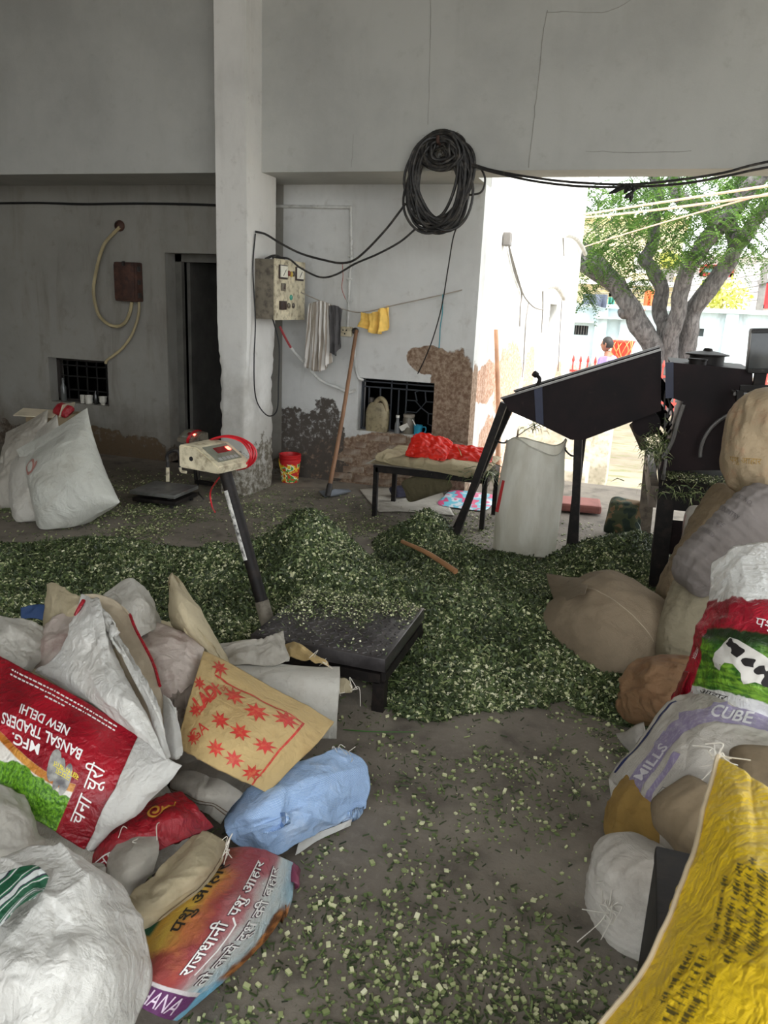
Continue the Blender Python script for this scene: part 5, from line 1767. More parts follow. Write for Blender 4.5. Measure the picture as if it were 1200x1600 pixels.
MB().tube(spline([Vector(pt2) + Vector((0.08, 0, 0)), PY(312, 735, pp[1]), PY(309, 765, pp[1] - 0.05), PY(318, 780, 5.1)], 6), 0.006, 6).build('cable', M_BLACK, s2, smooth=True)

# ------------------------------------------------------------------ iron table with stacked sacks
tx0, tx1, ty0, ty1, tz = -1.86, -1.0, 5.62, 6.12, 0.40
tab = empty('iron_table', ((tx0 + tx1) / 2, (ty0 + ty1) / 2, 0), 'low black iron table loaded with folded sacks in the alcove', 'table')
for x in (tx0, tx1):
    for y in (ty0, ty1):
        MB().beam((x, y, 0), (x, y, tz), 0.035, 0.035, up=(0, 1, 0)).build('leg', M_FRAME, tab)
for a, c_ in (((tx0, ty0), (tx1, ty0)), ((tx0, ty1), (tx1, ty1)), ((tx0, ty0), (tx0, ty1)), ((tx1, ty0), (tx1, ty1))):
    MB().beam((*a, tz - 0.02), (*c_, tz - 0.02), 0.035, 0.04).build('rail', M_FRAME, tab)
MB().box(((tx0 + tx1) / 2, (ty0 + ty1) / 2, tz + 0.004), (tx1 - tx0 + 0.04, ty1 - ty0 + 0.04, 0.012)).build('top', M_FRAME, tab)
# ------------------------------------------------------------------ sacks: surfaces, prints, lettering
def catmull_grid(net, res):
    net = np.asarray(net, float)
    R, C = net.shape[:2]

    def interp(A, n):          # along axis 0
        A = np.concatenate([2 * A[:1] - A[1:2], A, 2 * A[-1:] - A[-2:-1]], 0)
        t = np.linspace(0, A.shape[0] - 3 - 1e-6, n)
        i = np.floor(t).astype(int)
        f = (t - i).reshape(-1, *([1] * (A.ndim - 1)))
        p0, p1, p2, p3 = A[i], A[i + 1], A[i + 2], A[i + 3]
        return 0.5 * (2 * p1 + (p2 - p0) * f + (2 * p0 - 5 * p1 + 4 * p2 - p3) * f * f + (-p0 + 3 * p1 - 3 * p2 + p3) * f ** 3)
    G = interp(net, res[0])
    G = interp(np.swapaxes(G, 0, 1), res[1])
    return np.swapaxes(G, 0, 1)


def grid_normals(P):
    pu = np.gradient(P, axis=1)
    pv = np.gradient(P, axis=0)
    n = np.cross(pu, -pv)
    return n / (np.linalg.norm(n, axis=2, keepdims=True) + 1e-12)


class Surf:
    def __init__(self, P):
        self.P = P
        self.N = grid_normals(P)
        self.w = np.linalg.norm(np.diff(P, axis=1), axis=2).sum(1).mean()
        self.h = np.linalg.norm(np.diff(P, axis=0), axis=2).sum(0).mean()

    def at(self, u, v, off=0.0015):
        H, W = self.P.shape[:2]
        x = np.clip(np.asarray(u) * (W - 1), 0, W - 1.001)
        y = np.clip(np.asarray(v) * (H - 1), 0, H - 1.001)
        i, j = np.floor(x).astype(int), np.floor(y).astype(int)
        fx, fy = (x - i)[:, None], (y - j)[:, None]
        out = []
        for A in (self.P, self.N):
            out.append((A[j, i] * (1 - fx) + A[j, i + 1] * fx) * (1 - fy) + (A[j + 1, i] * (1 - fx) + A[j + 1, i + 1] * fx) * fy)
        n = out[1] / (np.linalg.norm(out[1], axis=1, keepdims=True) + 1e-9)
        return out[0] + n * off


def grid_faces(H, W, flip=False):
    q = [(j * W + i, (j + 1) * W + i, (j + 1) * W + i + 1, j * W + i + 1) for j in range(H - 1) for i in range(W - 1)]
    return [f[::-1] for f in q] if flip else q


def wrinkle(P, N_, w, h, amp, seed, scale=1.0, kind='crumple'):
    H, W = P.shape[:2]
    u, v = np.meshgrid(np.linspace(0, w, W), np.linspace(0, h, H))
    q = np.dstack([u, v, np.full_like(u, seed * 3.7)])
    warp = 0.06 * np.dstack([fbm(q * 5 + 3, 2), fbm(q * 5 + 40, 2), 0 * u])
    q2 = (q + warp) * scale
    d = 0.9 * fbm(q2 * 4.0, 3) + 0.55 * (ridge(q2 * np.array([7, 7, 1.0]) + seed, 2) - 0.9)
    d = d + 0.28 * (ridge(q2 * np.array([17, 15, 1.0]) + seed * 2, 2) - 0.9)
    return P + N_ * (amp * d)[..., None]


def folds(P, N_, w, h, n, fh, seed, fa=None):
    """long creases: ridges and valleys along random curved segments of the cloth"""
    if n <= 0:
        return P
    r = np.random.default_rng(seed + 900)
    H, W = P.shape[:2]
    u, v = np.meshgrid(np.linspace(0, w, W), np.linspace(0, h, H))
    d = np.zeros_like(u)
    for k in range(n):
        c = np.array([r.uniform(0, w), r.uniform(0, h)])
        a = r.uniform(0, math.pi) if fa is None else r.normal(fa, 0.3)
        L = r.uniform(0.25, 0.7) * max(w, h)
        t = (u - c[0]) * math.cos(a) + (v - c[1]) * math.sin(a)
        s = -(u - c[0]) * math.sin(a) + (v - c[1]) * math.cos(a) + r.normal() * 0.5 * t * t / max(w, h)
        wd = r.uniform(0.012, 0.035)
        env = np.clip(1 - (t / (L / 2)) ** 2, 0, 1)
        d += r.choice([1, 1, -1]) * r.uniform(0.5, 1.2) * env * np.where(s > 0, np.exp(-s / wd), np.exp(s / (wd * 2.5)))
    return P + N_ * (fh * d)[..., None]


def sheet_sack(name, net, mat, parent=None, res=(64, 64), amp=0.008, thick=0.012, seed=0, scale=1.0, label=None, cat='sack', group=None, zmin=0.006, lift=0.0, nf=7, fh=None, fa=None, down=0.0):
    net3 = [[(PZ(*p) if len(p) == 3 else np.array(p[3:])) for p in row] for row in net]
    P = catmull_grid(net3, res)
    N0 = grid_normals(P)
    s0 = Surf(P)
    P = wrinkle(P, N0, s0.w, s0.h, amp * 0.75, seed, scale)
    P = folds(P, N0, s0.w, s0.h, nf, amp * 1.3 if fh is None else fh, seed, fa)
    P[..., 2] = np.maximum(P[..., 2], zmin + thick * 0.6) + lift
    S = Surf(P)
    H, W = P.shape[:2]
    uu, vv = np.meshgrid(np.linspace(0, 1, W), np.linspace(0, 1, H))
    e = np.clip(np.minimum(np.minimum(uu, 1 - uu) * S.w, np.minimum(vv, 1 - vv) * S.h) / 0.03, 0.12, 1) ** 0.5
    B = P - S.N * (thick * e)[..., None]
    if down:            # a stuffed body: the underside sags straight down to what carries it
        e2 = np.sin(np.clip(np.minimum(np.minimum(uu, 1 - uu) * S.w, np.minimum(vv, 1 - vv) * S.h) / 0.14, 0.0, 1) * math.pi / 2)
        B = P.copy()
        B[..., 2] -= 0.006 + down * e2
        B[..., 2] = np.maximum(B[..., 2], np.minimum(zmin, P[..., 2] - 0.004))
    B[..., 2] = np.maximum(B[..., 2], 0.002)
    fr, bk = P.reshape(-1, 3), B.reshape(-1, 3)
    m = len(fr)
    fs = grid_faces(H, W) + [tuple(x + m for x in f) for f in grid_faces(H, W, True)]
    edge = [i for i in range(W)] + [j * W + W - 1 for j in range(1, H)] + [(H - 1) * W + i for i in range(W - 2, -1, -1)] + [j * W for j in range(H - 2, 0, -1)]
    fs += [(edge[i], edge[(i + 1) % len(edge)], edge[(i + 1) % len(edge)] + m, edge[i] + m) for i in range(len(edge))]
    uv = np.column_stack([uu.ravel(), vv.ravel()])
    o = mesh(name, np.vstack([fr, bk]), fs, mat, parent, True, np.vstack([uv, uv]))
    if label:
        tag(o, label, cat, group)
    return o, S


def pillow(name, A, B, Wd, T, Nh, mat, parent=None, label=None, cat='sack', group=None, res=(60, 48), amp=0.01, seed=0, pull=(0.12, 0.06), pu=2.4, pv=4.0, back=0.8, prof=None,
           ends=0.02, ring=0.0, zmin=0.004, bend=0.0, scale=1.0, ear=0.0, rnd=0.2):
    """a stuffed sack from end A to end B, width Wd, thickness T, front face towards Nh"""
    A, B = np.asarray(A, float), np.asarray(B, float)
    Ld = B - A
    L = np.linalg.norm(Ld)
    Ld = Ld / L
    Nn = np.asarray(Nh, float)
    Nn = Nn - Ld * np.dot(Nn, Ld)
    Nn /= np.linalg.norm(Nn)
    U = np.cross(-Ld, Nn)
    H, W = res
    # denser sampling near the edges so that the bulge is round there
    uu = np.sin(np.linspace(-1, 1, W) * math.pi / 2) * 0.5 + np.linspace(-1, 1, W) * 0.5
    vv = np.sin(np.linspace(-1, 1, H) * math.pi / 2) * 0.35 + np.linspace(-1, 1, H) * 0.65
    u, v = np.meshgrid(uu, vv)
    x = u * Wd / 2 * (1 - pull[0] * (1 - v ** 2) + ear * np.abs(v) ** 6 - rnd * np.abs(v) ** 5)
    y = v * L / 2 * (1 - pull[1] * (1 - u ** 2) - 0.5 * rnd * np.abs(u) ** 5)
    t = np.clip(1 - np.abs(u) ** pu, 0, 1) ** 0.55 * np.clip(1 - np.abs(v) ** pv, 0, 1) ** 0.5
    if prof is not None:
        t = t * np.interp((v + 1) / 2, np.linspace(0, 1, len(prof)), prof)
    C = (A + B) / 2
    Z = T / 2 * t
    q = np.dstack([x * scale, y * scale, np.full_like(x, seed * 5.1)])
    env = 0.35 + 0.65 * np.abs(v) ** 3
    wr = amp * (0.8 * fbm(q * 5, 3) + 0.5 * (ridge(q * np.array([9, 6, 1.0]) + seed, 2) - 0.9))
    wr = wr + amp * env * 0.8 * (ridge(np.dstack([q[..., 0] * 22, q[..., 1] * 4, q[..., 2]]), 2) - 0.9)
    if ring:
        wr = wr + ring * np.sin(y / L * 2 * math.pi * 14 + 2.2 * fbm(q * 3, 2)) * (0.6 + 0.4 * fbm(q * 6, 2))
    soft = np.clip(t * 3, 0.05, 1)
    off = bend * (1 - v ** 2)

    def surf(sgn, k):
        d = sgn * (Z * k + wr * soft) + off
        P = C + x[..., None] * U + y[..., None] * Ld + d[..., None] * Nn
        lump = 0.35 * amp * fbm(P * 7 + seed, 2)
        P = P + lump[..., None] * Nn * soft[..., None]
        P[..., 2] = np.where(P[..., 2] < zmin + 0.03, zmin + 0.03 * np.exp((P[..., 2] - zmin - 0.03) / 0.03), P[..., 2])
        return P
    Pf, Pb = surf(1, 1.0), surf(-1, back)
    # share the border
    bmask = (np.abs(u) > 0.9999) | (np.abs(v) > 0.9999)
    mid = (Pf + Pb) / 2
    Pf[bmask] = mid[bmask]
    Pb[bmask] = mid[bmask]
    S = Surf(Pf)
    fr, bk = Pf.reshape(-1, 3), Pb.reshape(-1, 3)
    m = len(fr)
    fs = grid_faces(H, W) + [tuple(i + m for i in f) for f in grid_faces(H, W, True)]
    uv = np.column_stack([((u + 1) / 2).ravel(), ((v + 1) / 2).ravel()])
    o = mesh(name, np.vstack([fr, bk]), fs, mat, parent, True, np.vstack([uv, uv]))
    S.uu, S.vv = (uu + 1) / 2, (vv + 1) / 2
    if label:
        tag(o, label, cat, group)
    return o, S


def pil_uv(S, u, v):
    """nominal sack coordinates -> index coordinates of the unevenly sampled grid"""
    return np.interp(u, S.uu, np.linspace(0, 1, len(S.uu))), np.interp(v, S.vv, np.linspace(0, 1, len(S.vv)))


_tcache = {}


def text2d(body, shear=0.0, bold=0.0):
    if (body, shear, bold) in _tcache:
        return _tcache[(body, shear, bold)]
    cu = bpy.data.curves.new('lettering', 'FONT')
    cu.body = body
    cu.size = 1.0
    cu.shear = shear
    cu.align_x = 'CENTER'
    cu.align_y = 'CENTER'
    cu.resolution_u = 3
    cu.offset = bold
    ob = bpy.data.objects.new('lettering', cu)
    COL.objects.link(ob)
    dg = bpy.context.evaluated_depsgraph_get()
    ev = ob.evaluated_get(dg)
    me = ev.to_mesh()
    v = np.array([p.co[:2] for p in me.vertices]).reshape(-1, 2)
    f = [tuple(p.vertices) for p in me.polygons]
    ev.to_mesh_clear()
    bpy.data.objects.remove(ob)
    bpy.data.curves.remove(cu)
    _tcache[(body, shear, bold)] = (v, f)
    return v, f


def decal(S, verts2, faces, mat, parent, name, off=0.0016, maxlen=0.014, nominal=False):
    """2D mesh in sack coordinates (u,v in 0..1) laid on the surface"""
    bm = bmesh.new()
    vs = [bm.verts.new((p[0] * S.w, p[1] * S.h, 0)) for p in verts2]
    for f in faces:
        try:
            bm.faces.new([vs[i] for i in f])
        except ValueError:
            pass
    bm.normal_update()
    bmesh.ops.triangulate(bm, faces=bm.faces[:])
    for _ in range(5):
        long = [e for e in bm.edges if e.calc_length() > maxlen]
        if not long:
            break
        bmesh.ops.subdivide_edges(bm, edges=long, cuts=1)
        bmesh.ops.triangulate(bm, faces=bm.faces[:])
    bm.verts.index_update()
    q = np.array([(v.co.x / S.w, v.co.y / S.h) for v in bm.verts])
    F_ = [tuple(v.index for v in f.verts) for f in bm.faces]
    bm.free()
    if nominal:
        q = np.column_stack(pil_uv(S, q[:, 0], q[:, 1]))
    P = S.at(q[:, 0], q[:, 1], off)
    return mesh(name, P, F_, mat, parent, True)


def text_on(S, body, c, size, ang, mat, parent, off=0.0016, stretch=1.0, nominal=False, name='lettering', shear=0.0, bold=0.0):
    """c in (u,v); size = letter height in metres; ang = reading direction, degrees clockwise from +u as seen from outside"""
    v, f = text2d(body, shear, bold)
    if len(v) == 0:
        return None
    a = math.radians(ang)
    x, y = v[:, 0] * size * stretch, -v[:, 1] * size
    X = x * math.cos(a) - y * math.sin(a)
    Y = x * math.sin(a) + y * math.cos(a)
    q = np.column_stack([c[0] + X / S.w, c[1] + Y / S.h])
    return decal(S, q, f, mat, parent, name, off, nominal=nominal)


def poly_on(S, pts, mat, parent, name='print', off=0.0013, nominal=False):
    return decal(S, np.array(pts, float), [tuple(range(len(pts)))], mat, parent, name, off, nominal=nominal)


def star_pts(S, c, r, n=8, ang=0.0, inner=0.45):
    out = []
    for k in range(2 * n):
        a = math.pi * k / n + ang
        rr = r if k % 2 == 0 else r * inner
        out.append((c[0] + rr * math.cos(a) / S.w, c[1] + rr * math.sin(a) / S.h))
    return out


def line_on(S, pts, w, mat, parent, name='print_line', off=0.0013, closed=False):
    V, F_ = [], []
    n = len(pts)
    for i in range(n - (0 if closed else 1)):
        p, q = np.array(pts[i]) * [S.w, S.h], np.array(pts[(i + 1) % n]) * [S.w, S.h]
        d = (q - p) / (np.linalg.norm(q - p) + 1e-9)
        nn = np.array([-d[1], d[0]]) * w / 2
        e = d * w / 2
        k = len(V)
        V += [p - nn - e, q - nn + e, q + nn + e, p + nn - e]
        F_.append((k, k + 1, k + 2, k + 3))
    V = np.array(V) / [S.w, S.h]
    return decal(S, V, F_, mat, parent, name, off)


def sack_mat(name, c, rough=0.55, dirt=None, dirt_amt=0.4, weave=0.25, dscale=5.0, crumple=0.35, sheen=0.0, c2=None, spec=0.4, wsc=420):
    if name in MATS:
        return MATS[name]
    m, nt, b = new_mat(name)
    co = coords(nt)
    uv = coords(nt, 'UV')
    n1 = noise_node(nt, co, 4.0, 5, 0.6)
    col = mixc(nt, sstep(nt, n1, 0.3, 0.7), tuple(v * 0.9 for v in c), c2 or c)
    if dirt:
        n2 = noise_node(nt, co, dscale, 8, 0.68)
        col = mixc(nt, mth(nt, 'MULTIPLY', sstep(nt, n2, 0.46, 0.72), dirt_amt), col, dirt)
    finish_sack(nt, b, col, rough, weave, crumple, spec, co)
    MATS[name] = m
    return m


def finish_sack(nt, b, col, rough, weave, crumple, spec, co):
    nt.links.new(col, b.inputs['Base Color'])
    b.inputs['Roughness'].default_value = rough
    b.inputs['Specular IOR Level'].default_value = spec
    h = None
    for sc__, wt in ((7.0, 1.6), (19.0, 0.8), (48.0, 0.3)):
        n3 = mth(nt, 'ABSOLUTE', mth(nt, 'SUBTRACT', noise_node(nt, co, sc__, 3, 0.55, 0.7), 0.5))
        n3 = mth(nt, 'MULTIPLY', n3, wt * crumple * 2)
        h = n3 if h is None else mth(nt, 'ADD', h, n3)
    if weave:
        for rx in (0.0, math.pi / 2):
            w = N(nt, 'ShaderNodeTexWave', wave_type='BANDS', bands_direction='X')
            w.inputs['Scale'].default_value = 55.0
            nt.links.new(mapping(nt, coords(nt, 'UV'), (1, 1, 1), (0, 0, rx)), w.inputs['Vector'])
            h = mth(nt, 'ADD', h, mth(nt, 'MULTIPLY', w.outputs['Fac'], weave * 0.12))
    add_bump(nt, b, h, 0.8, 0.02)


DIRT = rgb(120, 106, 86)
M_SW = sack_mat('white_woven', rgb(200, 196, 186), dirt=rgb(168, 158, 140), dirt_amt=0.5)
M_SW2 = sack_mat('bright_white_film', rgb(204, 202, 196), 0.45, dirt=rgb(176, 170, 158), dirt_amt=0.4, weave=0.1, crumple=0.42, spec=0.45)
M_SG = sack_mat('greyed_woven', rgb(184, 178, 166), dirt=rgb(112, 100, 84), dirt_amt=0.6)
M_SBG = sack_mat('beige_woven', rgb(196, 182, 150), dirt=rgb(140, 122, 92), dirt_amt=0.5)
M_SIN = sack_mat('beige_inside', rgb(206, 190, 164), dirt=rgb(176, 156, 126), dirt_amt=0.5, crumple=0.2)
M_SPK = sack_mat('pinkish_dirty_woven', rgb(200, 186, 176), dirt=rgb(150, 116, 108), dirt_amt=0.7, dscale=7)
M_STAR = sack_mat('straw_yellow_woven', rgb(204, 176, 122), dirt=rgb(168, 134, 84), dirt_amt=0.5)
M_REDP = pmat('red_ink', rgb(190, 48, 42), 0.6, var=0.15, dirt=rgb(206, 150, 96), dirt_amt=0.45, scale=30, bump=0)
M_REDF = sack_mat('crimson_film', rgb(148, 16, 32), 0.28, dirt=rgb(100, 8, 20), dirt_amt=0.5, weave=0.06, crumple=0.6, spec=0.6)
M_WINK = pmat('white_ink', rgb(232, 230, 226), 0.5, bump=0, var=0.06)
M_BINK = pmat('black_ink', rgb(34, 30, 30), 0.6, bump=0)
M_PURP = pmat('purple_ink', rgb(150, 138, 170), 0.6, bump=0, var=0.1, dirt=rgb(210, 206, 208), dirt_amt=0.5, scale=25)
M_GINK = pmat('faded_grey_ink', rgb(104, 98, 96), 0.7, bump=0)
M_THREAD = pmat('loose_thread', rgb(210, 204, 192), 0.8, bump=0)
# ------------------------------------------------------------------ sack heap, left foreground
def frays(parent, pts, n=5, L=0.05, mat=None, seed=0):
    r = np.random.default_rng(seed + 70)
    b = MB()
    for k in range(n):
        p = np.array(pts[k % len(pts)])
        d1 = r.normal(size=3) * L * 0.4
        d2 = r.normal(size=3) * L * 0.6 - np.array([0, 0, L * 0.4])
        b.tube(spline([p, p + d1, p + d1 + d2], 4), 0.0012, 4)
    return b.build('frayed_threads', mat or M_THREAD, parent)


# under-layer sacks filling the heap
under = [
    ('flattened grey sack at the bottom of the left heap, below the red sack', PZ(60, 1180, .1), PZ(120, 1420, .06), 0.75, 0.22, M_SG),
    ('flattened grey sack buried under the straw yellow star sack', PZ(250, 1100, .1), PZ(430, 1200, .06), 0.55, 0.2, M_SG),
    ('flattened beige sack at the back of the left heap', PZ(40, 1040, .12), PZ(300, 1050, .1), 0.6, 0.35, M_SBG),
    ('flattened grey sack under the crumpled white cloth sack', PZ(-40, 1480, .08), PZ(150, 1540, .06), 0.55, 0.2, M_SG),
    ('stuffed grey sack propping up the crimson sack at the left edge', PZ(-90, 1130, .13), PZ(70, 1170, .13), 0.5, 0.34, M_SG),
]
for i, (lab, A, B, W_s, T_s, m_) in enumerate(under):
    pillow('buried_sack', A, B, W_s, T_s, (0, -0.2, 1), m_, label=lab, seed=40 + i, amp=0.012)

# S7: sacks along the back edge
sheet_sack('white_sack', [[(150, 955, .42), (165, 925, .5), (200, 902, .54), (225, 915, .5)], [(150, 985, .42), (180, 960, .52), (220, 940, .53), (248, 945, .47)], [(165, 1015, .38), (205, 1000, .45), (238, 985, .44), (257, 982, .38)]],
           M_SW, label='plump white sack corner rising at the back of the left heap', seed=1, amp=0.01, thick=0.05)
sheet_sack('white_sack', [[(72, 912, .46), (84, 910, .5), (110, 925, .5), (135, 938, .46)], [(68, 945, .4), (85, 940, .46), (110, 950, .46), (140, 965, .42)], [(62, 985, .32), (85, 985, .36), (112, 985, .38), (145, 1000, .34)]],
           M_SBG, label='small cream sack corner with frayed edge at the back left', seed=2, amp=0.012, thick=0.04)
sheet_sack('white_sack', [[(-60, 960, .38), (0, 962, .42), (40, 970, .42), (88, 992, .36)], [(-60, 1000, .4), (0, 1000, .43), (35, 1005, .42), (75, 1020, .36)], [(-60, 1040, .36), (0, 1035, .4), (30, 1045, .38), (50, 1050, .33)]],
           M_SW, label='white sack lying at the left edge above the crimson sack', seed=3, amp=0.014, thick=0.05)
o7, s7 = sheet_sack('printed_sack', [[(55, 985, .36), (85, 965, .42), (115, 950, .44), (133, 940, .44)], [(50, 1010, .36), (80, 1000, .41), (112, 990, .42), (132, 985, .4)], [(52, 1045, .3), (80, 1045, .36), (110, 1040, .36), (135, 1035, .34)]],
                    M_SPK, label='dusty sack printed with a batch mark behind the open white sack', seed=4, amp=0.008)
text_on(s7, 'RA', (0.78, 0.42), 0.05, -25, pmat('dull_pink_ink', rgb(170, 110, 110), 0.7, bump=0), o7)
text_on(s7, 'BATCH', (0.6, 0.78), 0.03, -22, pmat('dull_pink_ink', rgb(170, 110, 110), 0.7, bump=0), o7)
sheet_sack('blue_sheet', [[(32, 950, .26), (50, 945, .28), (72, 945, .28)], [(32, 968, .22), (52, 966, .24), (75, 972, .24)]], pmat('blue_tarp', rgb(48, 74, 118), 0.6), label='scrap of dark blue sheeting behind the cream sack corner', cat='sheet', res=(16, 20), seed=5, amp=0.004)

# S5: folded sack pointing up
sheet_sack('folded_sack', [[(263, 902, .56), (268, 897, .57), (273, 899, .565), (278, 903, .55)], [(263, 935, .48), (275, 938, .53), (290, 938, .52), (302, 938, .48)], [(267, 975, .4), (288, 978, .46), (310, 975, .45), (325, 972, .4)], [(300, 1010, .3), (318, 1015, .37), (335, 1015, .36), (348, 1012, .32)], [(325, 1040, .24), (340, 1045, .29), (352, 1045, .29), (365, 1040, .26)]],
           M_SBG, label='beige folded sack standing up in a point in the middle of the heap', seed=6, amp=0.006, thick=0.035)
# S4 pinkish sack
sheet_sack('pinkish_sack', [[(200, 958, .40), (240, 972, .42), (285, 985, .42), (318, 998, .38)], [(208, 1010, .40), (245, 1020, .43), (285, 1022, .42), (320, 1030, .38)], [(215, 1070, .36), (250, 1070, .40), (285, 1075, .39), (318, 1062, .36)], [(230, 1140, .28), (262, 1130, .33), (285, 1112, .34), (310, 1095, .32)]],
           M_SPK, label='pinkish stained sack between the open white sack and the star sack', seed=7, amp=0.008, thick=0.025, scale=1.4, nf=10, fh=0.014)
sheet_sack('pinkish_sack', [[(262, 1085, .385), (290, 1070, .40), (320, 1062, .40), (350, 1062, .38)], [(265, 1110, .37), (290, 1100, .39), (320, 1090, .39), (352, 1082, .37)], [(270, 1130, .34), (285, 1122, .36), (310, 1105, .36), (340, 1096, .35)]],
           sack_mat('grey_frilled_woven', rgb(150, 138, 128), dirt=rgb(84, 76, 70), dirt_amt=0.9, dscale=9), label='grey ruffled sack hem folded over the star sack corner', seed=8, amp=0.016, scale=2.0, res=(36, 60))

# S6: white sack right of the star sack
sheet_sack('white_sack', [[(345, 1018, .27), (400, 1035, .27), (465, 1038, .26), (531, 1042, .25)], [(370, 1060, .26), (420, 1062, .275), (470, 1064, .27), (531, 1068, .25)], [(400, 1100, .19), (440, 1100, .2), (485, 1105, .19), (528, 1108, .17)], [(430, 1150, .06), (465, 1152, .07), (500, 1155, .06), (526, 1155, .05)]],
           M_SW, label='white sack hanging flat in front of the platform scale', seed=9, amp=0.007, thick=0.02)
sheet_sack('white_sack', [[(330, 1005, .32), (385, 1000, .33), (415, 995, .33), (443, 985, .34)], [(345, 1020, .30), (385, 1015, .315), (420, 1010, .32), (446, 1012, .31)], [(360, 1040, .27), (395, 1040, .28), (425, 1040, .28), (450, 1035, .27)]],
           M_SG, label='greyish sack flap with upturned corner beside the scale post', seed=10, amp=0.012, thick=0.012, scale=1.6)
oj, sj = sheet_sack('torn_sack', [[(440, 1008, .26), (460, 1005, .27), (490, 1022, .27), (512, 1035, .26)], [(440, 1026, .25), (465, 1026, .26), (490, 1034, .26), (515, 1044, .25)]], M_STAR, label='torn straw coloured sack edge against the scale plate', seed=11, amp=0.012, res=(24, 40))
frays(oj, sj.at(np.array([0.9, 0.7, 0.95]), np.array([0.2, 0.1, 0.8])), 6, 0.05, seed=1)
ok_, sk_ = sheet_sack('torn_sack', [[(525, 1058, .23), (540, 1062, .22), (552, 1072, .2)], [(525, 1085, .2), (540, 1082, .19), (550, 1080, .19)]], M_SBG, label='small torn beige sack tip poking out beside the scale leg', seed=12, amp=0.006, res=(16, 24))
frays(ok_, sk_.at(np.array([0.98, 0.9, 0.2]), np.array([0.5, 0.9, 0.98])), 6, 0.06, seed=2)

# S3: straw yellow sack with red stars
net = [[(318, 1018, .40), (365, 1040, .38), (440, 1082, .34), (522, 1128, .27)],
       [(305, 1060, .42), (352, 1085, .41), (420, 1122, .37), (497, 1160, .28)],
       [(290, 1110, .40), (335, 1135, .40), (395, 1165, .36), (462, 1195, .26)],
       [(275, 1165, .34), (318, 1190, .34), (370, 1215, .30), (418, 1240, .2)]]
o3, s3 = sheet_sack('star_sack', net, M_STAR, label='straw yellow sack printed with red stars and a red border', seed=13, amp=0.006, thick=0.03, res=(90, 100), nf=8, fh=0.007)
for (u, v) in ((0.22, 0.12), (0.40, 0.30), (0.58, 0.36), (0.76, 0.30), (0.36, 0.58), (0.54, 0.60), (0.74, 0.62), (0.10, 0.62), (0.40, 0.84), (0.58, 0.86), (0.77, 0.90), (0.16, 0.86), (0.06, 0.36)):
    poly_on(s3, star_pts(s3, (u, v), 0.043 * (0.8 if u < 0.2 else 1), 8, ang=u * 9), M_REDP, o3, 'star_print')
line_on(s3, [(0.20, 0.2), (0.86, 0.24), (0.84, 0.6), (0.84, 0.99)], 0.007, M_REDP, o3, 'border_print')
line_on(s3, [(0.25, 0.26), (0.15, 0.64)], 0.006, M_REDP, o3, 'border_print')
text_on(s3, 'LADI', (0.175, 0.44), 0.08, -62, M_REDP, o3, stretch=0.9, bold=0.05)
text_on(s3, 'GA', (0.2, 0.78), 0.07, -60, M_REDP, o3)
text_on(s3, 'DE', (0.31, 0.27), 0.028, -62, M_REDP, o3)

# S1: open white sack leaning, beige inside showing
r1 = empty('open_sack', PZ(170, 1060, 0), 'tall white sack lying with its beige mouth open, red seam along the rim', 'sack')
sheet_sack('front_panel', [[(128, 928, .60), (136, 930, .61), (146, 940, .60), (155, 952, .58)], [(112, 980, .53), (130, 985, .57), (152, 988, .59), (172, 1000, .56)], [(82, 1030, .44), (125, 1030, .52), (165, 1035, .56), (195, 1050, .53)], [(58, 1045, .39), (125, 1075, .47), (185, 1095, .52), (222, 1105, .50)], [(60, 1050, .35), (140, 1100, .42), (215, 1150, .46), (262, 1190, .44)]],
           M_SW2, r1, seed=14, amp=0.008, thick=0.01, scale=1.2, res=(90, 80), nf=14, fh=0.012)
sheet_sack('back_panel', [[(132, 928, .61), (150, 928, .60), (180, 938, .585), (203, 962, .56)], [(150, 950, .56), (172, 955, .56), (198, 965, .55), (213, 985, .53)], [(178, 1010, .50), (200, 1012, .50), (222, 1020, .50), (238, 1035, .49)], [(205, 1070, .45), (222, 1075, .46), (242, 1080, .46), (255, 1090, .45)], [(238, 1140, .38), (250, 1145, .385), (262, 1150, .39), (275, 1160, .39)]],
           M_SIN, r1, seed=15, amp=0.003, thick=0.008, res=(70, 40))
sheet_sack('rolled_hem', [[(255, 1085, .455), (262, 1092, .46), (270, 1105, .455)], [(255, 1120, .43), (268, 1125, .44), (280, 1132, .43)], [(258, 1160, .40), (272, 1165, .41), (286, 1170, .40)], [(262, 1185, .38), (274, 1185, .39), (284, 1180, .385)]],
           M_SW2, r1, seed=16, amp=0.004, thick=0.03, res=(48, 24), nf=0)
sheet_sack('fold_strip', [[(150, 945, .60), (157, 955, .60), (165, 970, .59)], [(178, 1000, .565), (190, 1012, .565), (202, 1030, .555)], [(205, 1055, .53), (218, 1065, .53), (230, 1085, .52)], [(232, 1110, .49), (242, 1120, .49), (252, 1135, .48)], [(245, 1180, .44), (258, 1185, .44), (268, 1182, .43)]],
           M_SW2, r1, seed=17, amp=0.003, thick=0.02, res=(70, 24), nf=0)
MB().tube(spline([PZ(203, 960, .565), PZ(213, 985, .54), PZ(238, 1033, .50), PZ(250, 1072, .465)], 8), 0.005, 6).build('red_seam', M_REDF, r1, smooth=True)
MB().tube(spline([PZ(131, 938, .615), PZ(124, 950, .585), PZ(118, 962, .56)], 6), 0.007, 6).build('red_seam', M_REDF, r1, smooth=True)

